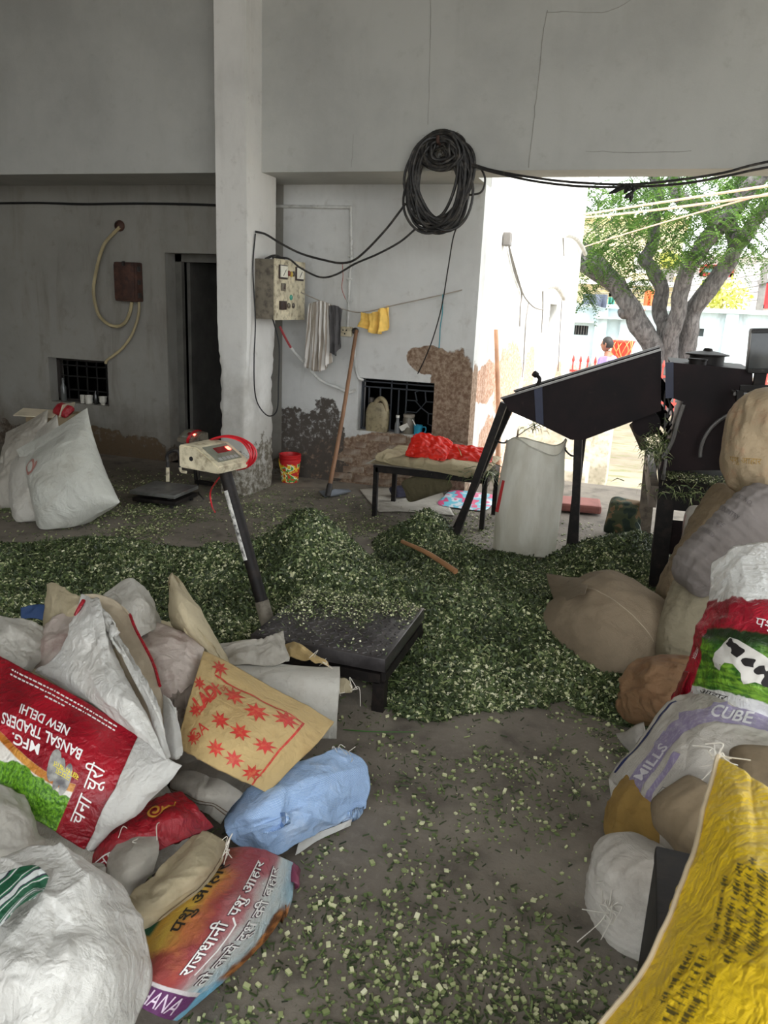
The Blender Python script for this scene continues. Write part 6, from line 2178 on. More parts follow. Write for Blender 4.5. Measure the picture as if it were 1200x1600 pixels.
# S2: crimson sack
r2 = empty('crimson_sack', PZ(90, 1180, 0), 'crimson printed feed sack lettered BANSAL TRADERS NEW DELHI, upside down', 'sack')
mR, nt, b_ = new_mat('crimson_print')
uv = coords(nt, 'UV')
co = coords(nt)
sp = N(nt, 'ShaderNodeSeparateXYZ')
nt.links.new(uv, sp.inputs[0])
u_, v_ = sp.outputs[0], sp.outputs[1]
nz1 = noise_node(nt, uv, 7, 6, 0.6)
red = mixc(nt, sstep(nt, noise_node(nt, co, 5), 0.35, 0.65), rgb(120, 8, 24), rgb(160, 18, 36))
# lower edge of the red field: a drooping arc in sack coordinates
arc = mth(nt, 'ADD', 0.47, mth(nt, 'MULTIPLY', mth(nt, 'SINE', mth(nt, 'MULTIPLY', mth(nt, 'SUBTRACT', u_, 0.28), 4.2)), 0.16))
below = sstep(nt, mth(nt, 'SUBTRACT', v_, arc), 0.0, 0.006)
gold = mth(nt, 'MULTIPLY', below, sstep(nt, mth(nt, 'SUBTRACT', v_, arc), 0.075, 0.06))
white = mixc(nt, sstep(nt, nz1, 0.3, 0.7), rgb(206, 196, 184), rgb(224, 220, 212))
col = mixc(nt, below, red, white)
col = mixc(nt, gold, col, mixc(nt, sstep(nt, nz1, 0.4, 0.6), rgb(170, 100, 30), rgb(200, 140, 60)))
gb = mth(nt, 'ADD', 0.66, mth(nt, 'MULTIPLY', mth(nt, 'SUBTRACT', noise_node(nt, uv, 5, 3), 0.5), 0.22))
gb = mth(nt, 'ADD', gb, mth(nt, 'MULTIPLY', u_, 0.06))
gm = sstep(nt, mth(nt, 'SUBTRACT', v_, gb), 0.0, 0.015)
grass = mixc(nt, sstep(nt, noise_node(nt, mapping(nt, uv, (1, 0.6, 1)), 60, 5, 0.7), 0.35, 0.65), rgb(36, 84, 14), rgb(116, 170, 40))
col = mixc(nt, gm, col, grass)
band = sstep(nt, mth(nt, 'ADD', u_, mth(nt, 'MULTIPLY', mth(nt, 'SUBTRACT', v_, 0.5), 0.03)), 0.805, 0.81)
col = mixc(nt, band, col, red)
finish_sack(nt, b_, col, 0.32, 0.05, 0.5, 0.55, co)
net = [[(-60, 992, .44), (30, 1040, .46), (130, 1094, .46), (222, 1147, .42)],
       [(-70, 1080, .40), (10, 1110, .43), (100, 1152, .43), (192, 1207, .37)],
       [(-70, 1170, .33), (0, 1182, .36), (80, 1218, .36), (162, 1270, .29)],
       [(-70, 1250, .24), (-10, 1258, .26), (60, 1284, .26), (132, 1328, .18)]]
o2, s2_ = sheet_sack('printed_panel', net, mR, r2, seed=18, amp=0.005, thick=0.02, res=(84, 110), nf=6, fh=0.006)
text_on(s2_, 'MFG.', (0.47, 0.50), 0.056, 180, M_WINK, o2, bold=0.018)
text_on(s2_, 'BANSAL TRADERS', (0.545, 0.385), 0.056, 180, M_WINK, o2, stretch=0.7, bold=0.018)
text_on(s2_, 'NEW DELHI', (0.54, 0.275), 0.046, 180, M_WINK, o2, stretch=0.76, bold=0.018)
text_on(s2_, 'चना चूरी', (0.885, 0.62), 0.075, -90, M_WINK, o2)
text_on(s2_, 'खास बात', (0.73, 0.545), 0.03, 180, pmat('yellow_ink', rgb(226, 210, 60), 0.5, bump=0), o2)
text_on(s2_, 'नमूना', (0.72, 0.585), 0.03, 180, pmat('yellow_ink', rgb(226, 210, 60), 0.5, bump=0), o2)
for k, (u, v, w_) in enumerate(((0.66, 0.56, 0.03), (0.70, 0.60, 0.022), (0.745, 0.61, 0.022))):
    pts = [(u + w_ / s2_.w * math.cos(a) * 0.8, v + 0.06 / s2_.h * math.sin(a)) for a in np.linspace(0, 2 * math.pi, 16, endpoint=False)]
    poly_on(s2_, pts, pmat('printed_can_grey', rgb(90, 88, 92), 0.5, c2=rgb(170, 168, 160), scale=30, bump=0), o2, 'can_print', off=0.0011)
for k in range(2):
    for j in range(26):
        pass
for k, v in enumerate((0.05, 0.085, 0.12)):
    x0 = 0.3 if k < 2 else 0.5
    u = x0
    rr_ = np.random.default_rng(60 + k)
    b_segs = []
    while u < (0.86 if k < 2 else 0.6):
        l = rr_.uniform(0.006, 0.022)
        b_segs.append((u, v, l))
        u += l + 0.006
    V2, F2 = [], []
    for (u, vv_, l) in b_segs:
        n_ = len(V2)
        V2 += [(u, vv_ - 0.006), (u + l, vv_ - 0.006), (u + l, vv_ + 0.006), (u, vv_ + 0.006)]
        F2.append((n_, n_ + 1, n_ + 2, n_ + 3))
    decal(s2_, V2, F2, M_WINK, o2, 'fine_print', off=0.0013)
ring_pts = [(0.225 + 0.035 / s2_.w * math.cos(a), 0.47 + 0.05 / s2_.h * math.sin(a)) for a in np.linspace(0, 2 * math.pi, 20, endpoint=False)]
line_on(s2_, ring_pts, 0.004, M_WINK, o2, 'ring_print', closed=True)
sheet_sack('white_side', [[(216, 1148, .425), (240, 1165, .42), (268, 1188, .41), (284, 1196, .40)], [(190, 1207, .375), (212, 1222, .37), (240, 1232, .36), (258, 1230, .35)], [(160, 1270, .295), (178, 1278, .29), (196, 1282, .28), (208, 1276, .27)], [(130, 1326, .18), (136, 1330, .18), (144, 1332, .17), (152, 1324, .17)]],
           M_SW2, r2, seed=19, amp=0.006, thick=0.02, res=(56, 48))

# dark weave sack end under the crimson one
sheet_sack('grey_sack', [[(52, 1282, .16), (80, 1292, .18), (110, 1310, .16)], [(58, 1310, .12), (90, 1322, .14), (125, 1330, .12)], [(70, 1330, .08), (95, 1340, .1), (130, 1345, .08)]], sack_mat('dark_ribbed_weave', rgb(120, 108, 92), dirt=rgb(60, 52, 44), dirt_amt=0.8), label='dark ribbed sack edge poking out under the crimson sack', seed=20, amp=0.01)

# S12: second crimson sack, half buried
o12, s12 = sheet_sack('crimson_sack', [[(120, 1345, .1), (180, 1290, .2), (250, 1245, .24), (280, 1235, .22)], [(135, 1362, .12), (195, 1320, .22), (265, 1270, .25), (310, 1262, .22)], [(150, 1375, .1), (215, 1345, .18), (290, 1310, .2), (335, 1292, .16)]], M_REDF, label='glossy deep red sack half buried below the crimson one', seed=21, amp=0.01, thick=0.04, res=(48, 80))
text_on(s12, 'चना', (0.12, 0.55), 0.06, 8, M_WINK, o12)
M_GOLD = pmat('gold_ink', rgb(196, 140, 52), 0.4, bump=0)
line_on(s12, [(0.58 + 0.06 * math.cos(a) * (1 - a / 12), 0.3 + 0.14 * math.sin(a) * (1 - a / 12)) for a in np.linspace(0, 9, 22)], 0.006, M_GOLD, o12, 'scroll_print')
line_on(s12, [(0.64, 0.36), (0.7, 0.3), (0.76, 0.34), (0.8, 0.26)], 0.006, M_GOLD, o12, 'scroll_print')

# S13 greyish pieces
o13, s13 = sheet_sack('grey_sack', [[(285, 1205, .2), (318, 1210, .22), (350, 1222, .22), (378, 1240, .18)], [(272, 1225, .17), (305, 1240, .2), (335, 1250, .2), (360, 1262, .16)], [(282, 1250, .12), (300, 1262, .14), (325, 1276, .14), (345, 1288, .1)]], M_SG, label='grey sack with a stitched hem below the star sack', seed=22, amp=0.009, thick=0.03)
line_on(s13, [(0.02, 0.55), (0.5, 0.6), (0.98, 0.62)], 0.004, pmat('brown_stitch', rgb(96, 78, 60), 0.8, bump=0), o13, 'stitching')
line_on(s13, [(0.02, 0.64), (0.5, 0.69), (0.98, 0.71)], 0.004, pmat('brown_stitch', rgb(96, 78, 60), 0.8, bump=0), o13, 'stitching')
o14, s14 = sheet_sack('grey_sack', [[(190, 1312, .22), (215, 1302, .24), (244, 1298, .23)], [(170, 1335, .22), (205, 1335, .25), (248, 1325, .23)], [(165, 1362, .2), (200, 1372, .22), (240, 1358, .2)], [(172, 1392, .15), (200, 1400, .16), (222, 1390, .15)]], M_SG, label='small greyish sack flap lying over the deep red sack', seed=23, amp=0.006, thick=0.02)
frays(o14, s14.at(np.array([0.4, 0.55, 0.97]), np.array([0.02, 0.1, 0.2])), 5, 0.06, seed=3)
sheet_sack('white_sack', [[(128, 1352, .2), (145, 1350, .21), (163, 1354, .2)], [(125, 1375, .2), (145, 1374, .21), (165, 1378, .2)]], M_SW, label='white sack scrap between the crumpled white sack and the grey flap', seed=24, amp=0.005, res=(20, 20))
sheet_sack('white_sack', [[(-70, 1215, .3), (-20, 1218, .32), (20, 1235, .32), (45, 1258, .28)], [(-70, 1270, .32), (-10, 1270, .34), (35, 1275, .33), (62, 1300, .27)], [(-70, 1330, .3), (-10, 1325, .33), (40, 1320, .32), (72, 1330, .25)], [(-70, 1375, .26), (-10, 1370, .28), (30, 1360, .28), (60, 1350, .24)]],
           M_SW, label='rumpled white sack at the left edge below the crimson sack', seed=25, amp=0.009, thick=0.03, scale=1.1, nf=12, fh=0.018, res=(80, 80))

# S8: light blue checked cloth sack
mB, nt, b_ = new_mat('blue_check_cloth')
uv = coords(nt, 'UV')
co = coords(nt)
ck = N(nt, 'ShaderNodeTexChecker')
ck.inputs['Scale'].default_value = 150
nt.links.new(uv, ck.inputs['Vector'])
cc = mixc(nt, ck.outputs['Fac'], rgb(126, 158, 204), rgb(176, 198, 224))
cc = mixc(nt, mth(nt, 'MULTIPLY', sstep(nt, noise_node(nt, co, 9), 0.5, 0.7), 0.4), cc, rgb(196, 206, 220))
finish_sack(nt, b_, cc, 0.8, 0.0, 0.3, 0.3, co)
net = [[(352, 1270, .10), (385, 1238, .16), (440, 1203, .19), (500, 1180, .19), (528, 1170, .16)],
       [(350, 1290, .12), (400, 1264, .19), (455, 1234, .20), (520, 1206, .17), (565, 1196, .12)],
       [(358, 1308, .10), (405, 1287, .15), (460, 1264, .15), (520, 1242, .14), (580, 1230, .07)],
       [(382, 1326, .06), (412, 1312, .11), (465, 1292, .11), (520, 1272, .08), (574, 1258, .03)],
       [(400, 1342, .02), (435, 1338, .05), (472, 1316, .04), (510, 1297, .025), (560, 1276, .01)]]
o8, s8 = sheet_sack('blue_cloth_sack', net, mB, label='light blue checked cloth sack crumpled at the edge of the heap', seed=26, amp=0.010, thick=0.03, res=(96, 110), scale=1.2, nf=14, fh=0.016, fa=0.1)
frays(o8, s8.at(np.array([0.95, 0.97, 0.9]), np.array([0.02, 0.1, 0.0])), 8, 0.03, seed=4)
sheet_sack('film_liner', [[(468, 1310, .03), (500, 1300, .03), (550, 1280, .02)], [(462, 1335, .02), (500, 1312, .015), (548, 1290, .01)]], M_SW2, o8, res=(20, 40), amp=0.004, thick=0.004, seed=27)

# S9: multicoloured feed sack
m9, nt, b_ = new_mat('feed_sack_print')
uv = coords(nt, 'UV')
co = coords(nt)
sp = N(nt, 'ShaderNodeSeparateXYZ')
nt.links.new(uv, sp.inputs[0])
u_, v_ = sp.outputs[0], sp.outputs[1]
wob = mth(nt, 'MULTIPLY', mth(nt, 'SUBTRACT', noise_node(nt, uv, 4.5, 4, 0.6), 0.5), 0.35)
cr = nt.nodes.new('ShaderNodeValToRGB')
els = cr.color_ramp.elements
els[0].color = (*rgb(206, 160, 60), 1)
els[0].position = 0.1
els[1].color = (*rgb(170, 200, 214), 1)
els[1].position = 0.95
for p, c in ((0.24, (222, 186, 76)), (0.36, (200, 120, 70)), (0.48, (156, 64, 66)), (0.60, (168, 110, 112)), (0.70, (196, 194, 190)), (0.80, (206, 212, 210))):
    e = els.new(p)
    e.color = (*rgb(*c), 1)
nt.links.new(mth(nt, 'ADD', u_, wob), cr.inputs[0])
col = cr.outputs[0]
topm = sstep(nt, mth(nt, 'ADD', v_, mth(nt, 'MULTIPLY', wob, 0.4)), 0.2, 0.12)
topm = mth(nt, 'MULTIPLY', topm, sstep(nt, u_, 0.8, 0.7))
col = mixc(nt, mth(nt, 'MULTIPLY', topm, 0.85), col, rgb(156, 62, 74))
lower = sstep(nt, mth(nt, 'ADD', v_, wob), 0.62, 0.78)
col = mixc(nt, mth(nt, 'MULTIPLY', lower, sstep(nt, u_, 0.62, 0.5)), col, rgb(158, 66, 60))
brn = sstep(nt, mth(nt, 'ADD', u_, mth(nt, 'MULTIPLY', wob, 0.5)), 0.86, 0.9)
brn = mth(nt, 'MULTIPLY', brn, mth(nt, 'MULTIPLY', sstep(nt, v_, 0.26, 0.34), sstep(nt, v_, 0.84, 0.74)))
col = mixc(nt, brn, col, mixc(nt, sstep(nt, noise_node(nt, uv, 14), 0.4, 0.6), rgb(110, 62, 30), rgb(184, 118, 62)))
blu = mth(nt, 'MULTIPLY', sstep(nt, v_, 0.72, 0.8), sstep(nt, u_, 0.7, 0.78))
col = mixc(nt, mth(nt, 'MULTIPLY', blu, sstep(nt, noise_node(nt, uv, 6), 0.4, 0.55)), col, rgb(120, 178, 206))
grn = mth(nt, 'MULTIPLY', sstep(nt, u_, 0.14, 0.1), mth(nt, 'MULTIPLY', sstep(nt, v_, 0.48, 0.5), sstep(nt, v_, 0.62, 0.6)))
col = mixc(nt, grn, col, rgb(24, 96, 66))
pur = sstep(nt, v_, 0.855, 0.865)
pedge = mth(nt, 'MULTIPLY', sstep(nt, v_, 0.84, 0.845), sstep(nt, v_, 0.87, 0.865))
inU = sstep(nt, u_, 0.86, 0.84)
col = mixc(nt, mth(nt, 'MULTIPLY', pur, inU), col, rgb(106, 52, 104))
col = mixc(nt, mth(nt, 'MULTIPLY', pedge, inU), col, rgb(222, 214, 214))
finish_sack(nt, b_, col, 0.42, 0.2, 0.4, 0.5, co)
net = [[(332, 1330, .12), (385, 1322, .17), (428, 1334, .17), (462, 1350, .04)],
       [(262, 1398, .14), (322, 1402, .22), (392, 1420, .2), (448, 1425, .02)],
       [(208, 1470, .14), (262, 1490, .22), (328, 1505, .19), (385, 1510, .01)],
       [(190, 1540, .1), (212, 1568, .16), (248, 1588, .13), (285, 1597, .01)]]
o9, s9 = sheet_sack('feed_sack', net, m9, label='multicoloured plastic feed sack with Hindi lettering on the floor edge', seed=28, amp=0.004, thick=0.05, res=(100, 80), nf=6, fh=0.004)
M_SHD = pmat('plum_shadow_ink', rgb(70, 38, 52), 0.5, bump=0)
text_on(s9, 'पशु आहार', (0.29, 0.34), 0.06, -90, M_BINK, o9, bold=0.015)
for t_, c_, z_ in (('राजधानी', (0.555, 0.60), 0.054), ('पशु आहार', (0.575, 0.24), 0.046), ('तो लाये दूध की बहार', (0.735, 0.44), 0.052)):
    text_on(s9, t_, c_, z_, -90, M_SHD, o9, off=0.0014, bold=0.05, name='lettering_shadow')
    text_on(s9, t_, c_, z_, -90, M_WINK, o9, off=0.0026, bold=0.01)
line_on(s9, [(0.63, 0.74), (0.645, 0.6), (0.63, 0.44), (0.59, 0.41)], 0.005, M_WINK, o9, 'swash_print')
text_on(s9, 'CHANA', (0.5, 0.935), 0.075, 0, pmat('pale_lilac_ink', rgb(214, 196, 212), 0.5, bump=0), o9)
sheet_sack('side_gusset', [[(455, 1345, .06), (466, 1352, .05), (470, 1360, .01)], [(452, 1375, .05), (462, 1385, .04), (462, 1392, .006)]], pmat('dull_plum_film', rgb(130, 60, 84), 0.5), o9, res=(16, 16), amp=0.004, seed=29)

# S10 beige cloth over it
o10, s10 = sheet_sack('beige_sack', [[(300, 1302, .22), (322, 1296, .24), (345, 1310, .23), (358, 1318, .19)], [(250, 1345, .24), (285, 1340, .27), (320, 1350, .26), (345, 1352, .21)], [(205, 1390, .23), (240, 1395, .26), (275, 1400, .25), (300, 1405, .2)], [(190, 1412, .2), (205, 1428, .22), (220, 1438, .21), (225, 1452, .17)]],
                      M_SBG, label='beige cloth sack folded over the corner of the multicoloured sack', seed=30, amp=0.006, thick=0.02, scale=1.3, nf=12, fh=0.01)
line_on(s10, [(0.9, 0.25), (0.88, 0.6), (0.92, 0.9)], 0.004, pmat('brown_stitch', rgb(96, 78, 60), 0.8, bump=0), o10, 'stitching')
frays(o10, s10.at(np.array([0.97, 0.95, 0.9]), np.array([0.1, 0.2, 0.05])), 9, 0.05, seed=5)

# S11 crumpled white sack in front
net = [[(-60, 1350, .36), (10, 1345, .38), (62, 1325, .43), (95, 1328, .43), (125, 1345, .36)],
       [(-70, 1430, .38), (20, 1420, .40), (85, 1395, .44), (130, 1385, .42), (188, 1392, .32)],
       [(-70, 1500, .37), (30, 1475, .41), (100, 1450, .43), (160, 1440, .40), (215, 1448, .28)],
       [(-70, 1570, .34), (40, 1545, .39), (110, 1520, .40), (180, 1510, .36), (240, 1530, .22)],
       [(-60, 1680, .28), (50, 1640, .32), (115, 1625, .32), (165, 1612, .29), (205, 1600, .2)]]
o11, s11 = sheet_sack('crumpled_sack', net, M_SW2, label='big crumpled bright white sack in the bottom left corner', seed=31, amp=0.009, thick=0.02, res=(130, 130), scale=0.85, nf=22, fh=0.018)
mG, nt, b_ = new_mat('green_striped_print')
uv = coords(nt, 'UV')
co = coords(nt)
w_ = N(nt, 'ShaderNodeTexWave', wave_type='BANDS', bands_direction='DIAGONAL')
w_.inputs['Scale'].default_value = 1.1
w_.inputs['Distortion'].default_value = 2.5
nt.links.new(uv, w_.inputs['Vector'])
cr = nt.nodes.new('ShaderNodeValToRGB')
cr.color_ramp.interpolation = 'CONSTANT'
els = cr.color_ramp.elements
els[0].color = (*rgb(16, 84, 54), 1)
els[1].position = 0.4
els[1].color = (*rgb(216, 220, 216), 1)
for p, c in ((0.55, (20, 110, 66)), (0.75, (44, 46, 62)), (0.9, (206, 210, 206))):
    e = els.new(p)
    e.color = (*rgb(*c), 1)
nt.links.new(w_.outputs['Fac'], cr.inputs[0])
finish_sack(nt, b_, cr.outputs[0], 0.4, 0.1, 0.4, 0.5, co)
sheet_sack('printed_lining', [[(-40, 1378, .45), (10, 1362, .465), (55, 1352, .475), (78, 1368, .465)], [(-40, 1420, .455), (10, 1400, .47), (45, 1385, .475), (68, 1385, .47)], [(-40, 1470, .445), (-5, 1450, .455), (30, 1415, .465), (55, 1402, .465)]],
           mG, o11, seed=32, amp=0.006, thick=0.006, res=(40, 50))

# ------------------------------------------------------------------ white sacks at the back left
def big_bag(lab, A, B, W_s, T_s, Nn, mat, seed, prof, **kw):
    return pillow('grain_sack', A, B, W_s, T_s, Nn, mat, label=lab, seed=seed, prof=prof, group=None, rnd=0.06, **kw)


M_BAG = sack_mat('milky_laminated_sack', rgb(200, 200, 190), 0.4, dirt=rgb(160, 154, 138), dirt_amt=0.4, weave=0.1)
ob, sb_ = big_bag('bulging milky white sack leaning in front with a faint red mark', PY(80, 668, 4.78), PZ(128, 822, 0.03), 0.64, 0.42, (0.35, -0.9, 0.1), M_BAG, 50, [0.12, 0.35, 0.75, 1, 1.05, 1.0, 0.9], pv=5, res=(70, 60), amp=0.008, ear=0.05)
line_on(sb_, [(0.26 + 0.10 * math.cos(a) * (1 - a / 14), 0.40 + 0.06 * math.sin(a)) for a in np.linspace(0.3, 7.6, 24)], 0.022, pmat('faded_red_ink', rgb(170, 120, 110), 0.6, bump=0), ob, 'ring_print')
big_bag('duller white sack standing behind the bulging one', PY(52, 676, 5.0), PZ(70, 812, 0.03), 0.54, 0.34, (0.25, -0.95, 0.1), M_SW, 51, [0.15, 0.4, 0.8, 1, 1, 1, 0.9], pv=5, amp=0.012)
big_bag('grey white sack at the far left of the standing sacks', PY(42, 656, 5.2), PZ(32, 792, 0.03), 0.46, 0.3, (0.2, -0.97, 0.1), M_SG, 52, [0.15, 0.45, 0.85, 1, 1, 1, 0.9], pv=5, amp=0.014)
cbx = PY(86, 652, 5.45)[0]
bx = empty('carton', (cbx, 5.45, 0), 'open brown cardboard carton behind the standing sacks', 'carton')
M_CARD = pmat('brown_card', rgb(150, 132, 104), 0.9)
MB().box((cbx, 5.45, 0.3), (0.36, 0.3, 0.6), Matrix.Rotation(0.2, 3, 'Z'), bev=0.008).build('box', M_CARD, bx)
MB().box((cbx - 0.03, 5.28, 0.615), (0.34, 0.16, 0.008), Matrix.Rotation(0.2, 3, 'Z') @ Matrix.Rotation(0.25, 3, 'X')).build('flap', pmat('pale_card', rgb(196, 184, 160), 0.9), bx)
MB().box((cbx + 0.19, 5.38, 0.65), (0.008, 0.2, 0.11), Matrix.Rotation(0.2, 3, 'Z') @ Matrix.Rotation(0.35, 3, 'Y')).build('flap', pmat('pale_card', rgb(196, 184, 160), 0.9), bx)
pillow('red_pouch', np.array([cbx + 0.10, 5.36, 0.66]), np.array([cbx + 0.26, 5.34, 0.63]), 0.14, 0.1, (0, -0.6, 0.8), M_REDF, label='small red and white pouch on top of the brown carton', cat='pouch', res=(24, 20), seed=53)

# ------------------------------------------------------------------ sacks stacked along the right side
M_JUTE = sack_mat('brown_dusty_woven', rgb(142, 124, 98), 0.75, dirt=rgb(92, 78, 60), dirt_amt=0.6)
M_TAUPE = sack_mat('taupe_woven', rgb(138, 122, 100), 0.75, dirt=rgb(100, 86, 68), dirt_amt=0.4, crumple=0.2)
M_GREYR = sack_mat('grey_ribbed_woven', rgb(138, 130, 126), 0.7, dirt=rgb(92, 84, 78), dirt_amt=0.5)
M_MUST = sack_mat('mustard_woven', rgb(168, 134, 70), 0.7, dirt=rgb(104, 80, 44), dirt_amt=0.5)
M_OLD = sack_mat('faded_white_woven', rgb(206, 200, 190), 0.6, dirt=rgb(140, 130, 116), dirt_amt=0.5)
M_ORNG = sack_mat('orange_brown_film', rgb(150, 116, 84), 0.55, dirt=rgb(110, 70, 44), dirt_amt=0.7)

# plump taupe sack lying on the fodder
o16, s16 = pillow('stuffed_sack', PZ(872, 922, .24), PZ(1030, 1030, .14), 0.54, 0.44, (-0.25, -0.5, 0.8), M_TAUPE, label='plump taupe sack lying on the fodder with its mouth folded', seed=60, amp=0.011,
                  pull=(0.05, 0.1), prof=[0.3, 0.6, 0.95, 1.05, 1.05, 1.0, 0.85], pv=3.2, back=1.0, res=(72, 56), rnd=0.4, pu=2.0)
line_on(s16, [(0.5, 0.42), (0.53, 0.7), (0.56, 0.97)], 0.004, pmat('seam_thread', rgb(160, 146, 124), 0.8, bump=0), o16, 'seam')
sheet_sack('folded_mouth', [[(853, 896, .22), (878, 899, .27), (902, 902, .33), (922, 906, .36)], [(860, 920, .22), (880, 916, .30), (900, 914, .36), (918, 916, .39)], [(868, 950, .20), (884, 938, .30), (900, 930, .37), (914, 928, .40)]], M_TAUPE, o16, seed=61, amp=0.006, thick=0.012, nf=3, fh=0.006, res=(36, 44))

# sack lowest on the floor beside the bench
o_, s_ = pillow('floor_sack', PZ(1012, 1318, .30), PZ(985, 1475, .03), 0.30, 0.26, (-0.7, -0.45, 0.55), M_OLD, label='old white sack with a frayed hole low beside the dark bench', seed=62, amp=0.012, ring=0.002, pull=(0.0, 0.02), pu=2.0, rnd=0.35)
fp = s_.at(np.array([0.6]), np.array([0.5]), 0.004)[0]
frays(o_, [fp, fp + np.array([0, 0.02, 0.02]), fp + np.array([0, -0.02, 0.01])], 26, 0.05, seed=6)
pillow('mustard_sack', PZ(966, 1248, .06), PZ(1075, 1300, .18), 0.34, 0.22, (-0.5, -0.6, 0.6), M_MUST, label='mustard coloured sack flattened under the purple printed one', seed=63, amp=0.014, prof=[0.5, 0.8, 1, 1, 1])
pillow('brown_sack', PZ(1036, 1312, .34), PZ(1130, 1250, .42), 0.22, 0.2, (-0.4, -0.6, 0.7), M_JUTE, label='dusty brown sack just behind the dark bench', seed=64, amp=0.010, pu=2.0, pv=2.6, rnd=0.45)
net = [[(1088, 1076, .46), (1132, 1078, .50), (1180, 1090, .50), (1250, 1108, .48)],
       [(1040, 1100, .40), (1088, 1124, .50), (1150, 1142, .53), (1245, 1165, .52)],
       [(1000, 1152, .28), (1052, 1180, .42), (1110, 1198, .47), (1210, 1215, .48)],
       [(952, 1214, .10), (1010, 1236, .24), (1062, 1248, .31), (1125, 1258, .34)],
       [(985, 1238, .07), (1018, 1256, .15), (1060, 1268, .21), (1110, 1278, .25)]]
o8p, s8p = sheet_sack('purple_print_sack', net, M_OLD, label='white sack with faded purple lettering bulging over the floor', seed=65, amp=0.008, thick=0.02, down=0.25, res=(100, 100), nf=14, fh=0.010)
line_on(s8p, [(0.26, 0.86), (0.23, 0.66), (0.22, 0.45), (0.25, 0.30)], 0.075, M_PURP, o8p, 'purple_band')
line_on(s8p, [(0.40, 0.84), (0.38, 0.66), (0.37, 0.50)], 0.03, M_PURP, o8p, 'purple_band')
line_on(s8p, [(0.26, 0.27), (0.45, 0.17), (0.7, 0.14), (1.0, 0.15)], 0.085, M_PURP, o8p, 'purple_band')
M_PALE = pmat('pale_band_ink', rgb(222, 218, 222), 0.6, bump=0)
text_on(s8p, 'MILLS', (0.235, 0.58), 0.065, -88, M_PALE, o8p, off=0.0025, bold=0.02)
text_on(s8p, 'CUBE', (0.56, 0.16), 0.075, -4, M_PALE, o8p, off=0.0025, bold=0.02)
line_on(s8p, [(0.03, 0.70), (0.04, 0.45), (0.05, 0.2)], 0.010, pmat('navy_line', rgb(40, 48, 96), 0.6, bump=0), o8p, 'navy_line')
text_on(s8p, 'PERMIT', (0.55, 0.76), 0.03, 8, M_GINK, o8p)
line_on(s8p, [(0.45, 0.68), (0.75, 0.70), (0.75, 0.84), (0.45, 0.82)], 0.003, M_GINK, o8p, 'frame_print', closed=True)
pillow('grey_beige_sack', PZ(1140, 1205, .50), PZ(1270, 1215, .52), 0.16, 0.12, (-0.1, -0.5, 0.9), M_JUTE, label='grey beige sack right behind the tip of the yellow sack', seed=66, amp=0.006)
sheet_sack('striped_sack', [[(962, 1146, .03), (985, 1140, .08), (1006, 1128, .12)], [(966, 1155, .03), (988, 1156, .08), (1006, 1155, .1)], [(984, 1176, .02), (994, 1176, .05), (1006, 1182, .05)]], M_OLD, label='small white and red striped sack end pinched on the floor', seed=67, amp=0.006, res=(20, 24), thick=0.03)
pillow('orange_brown_sack', PZ(968, 1082, .04), PZ(1085, 1078, .30), 0.30, 0.26, (-0.5, -0.6, 0.6), M_ORNG, label='crumpled orange brown sack tapering to a point on the floor', seed=68, amp=0.02, prof=[0.15, 0.5, 0.9, 1, 1, 1], pull=(0.05, 0.02), scale=1.5, pu=2.0)

# R5 cow sack
mC, nt, b_ = new_mat('cow_feed_print')
uv = coords(nt, 'UV')
co = coords(nt)
sp = N(nt, 'ShaderNodeSeparateXYZ')
nt.links.new(uv, sp.inputs[0])
u_, v_ = sp.outputs[0], sp.outputs[1]
red = mixc(nt, sstep(nt, noise_node(nt, co, 7), 0.35, 0.65), rgb(132, 16, 34), rgb(176, 30, 50))
wht = mixc(nt, sstep(nt, noise_node(nt, co, 6), 0.35, 0.65), rgb(206, 204, 198), rgb(226, 226, 222))
gr = mixc(nt, sstep(nt, noise_node(nt, mapping(nt, uv, (2, 9, 1)), 3.0, 5, 0.6, 0.6), 0.35, 0.65), rgb(40, 92, 22), rgb(126, 172, 52))
wob = mth(nt, 'MULTIPLY', mth(nt, 'SUBTRACT', noise_node(nt, uv, 6, 3), 0.5), 0.08)
vw = mth(nt, 'ADD', v_, wob)
col = mixc(nt, sstep(nt, vw, 0.28, 0.29), wht, red)
col = mixc(nt, sstep(nt, vw, 0.46, 0.48), col, rgb(30, 52, 22))
col = mixc(nt, sstep(nt, vw, 0.52, 0.58), col, gr)
col = mixc(nt, sstep(nt, vw, 0.84, 0.85), col, wht)
edge = sstep(nt, u_, 0.13, 0.12)
col = mixc(nt, mth(nt, 'MULTIPLY', edge, sstep(nt, v_, 0.26, 0.28)), col, red)
finish_sack(nt, b_, col, 0.36, 0.08, 0.5, 0.5, co)
net = [[(1112, 880, .78), (1150, 860, .82), (1200, 850, .84), (1270, 850, .82)],
       [(1108, 935, .72), (1150, 925, .80), (1205, 925, .82), (1280, 935, .8)],
       [(1090, 990, .62), (1140, 990, .71), (1205, 1000, .74), (1290, 1020, .72)],
       [(1068, 1050, .48), (1125, 1058, .58), (1195, 1075, .61), (1290, 1100, .6)],
       [(1052, 1092, .36), (1110, 1108, .45), (1180, 1128, .48), (1290, 1150, .48)]]
o5, s5 = sheet_sack('cow_feed_sack', net, mC, label='red white and green feed sack with a cow picture on the right stack', seed=69, amp=0.009, thick=0.02, down=0.26, res=(96, 80), nf=10, fh=0.012)
mcow = pmat('cow_white_ink', rgb(216, 212, 204), 0.5, bump=0)
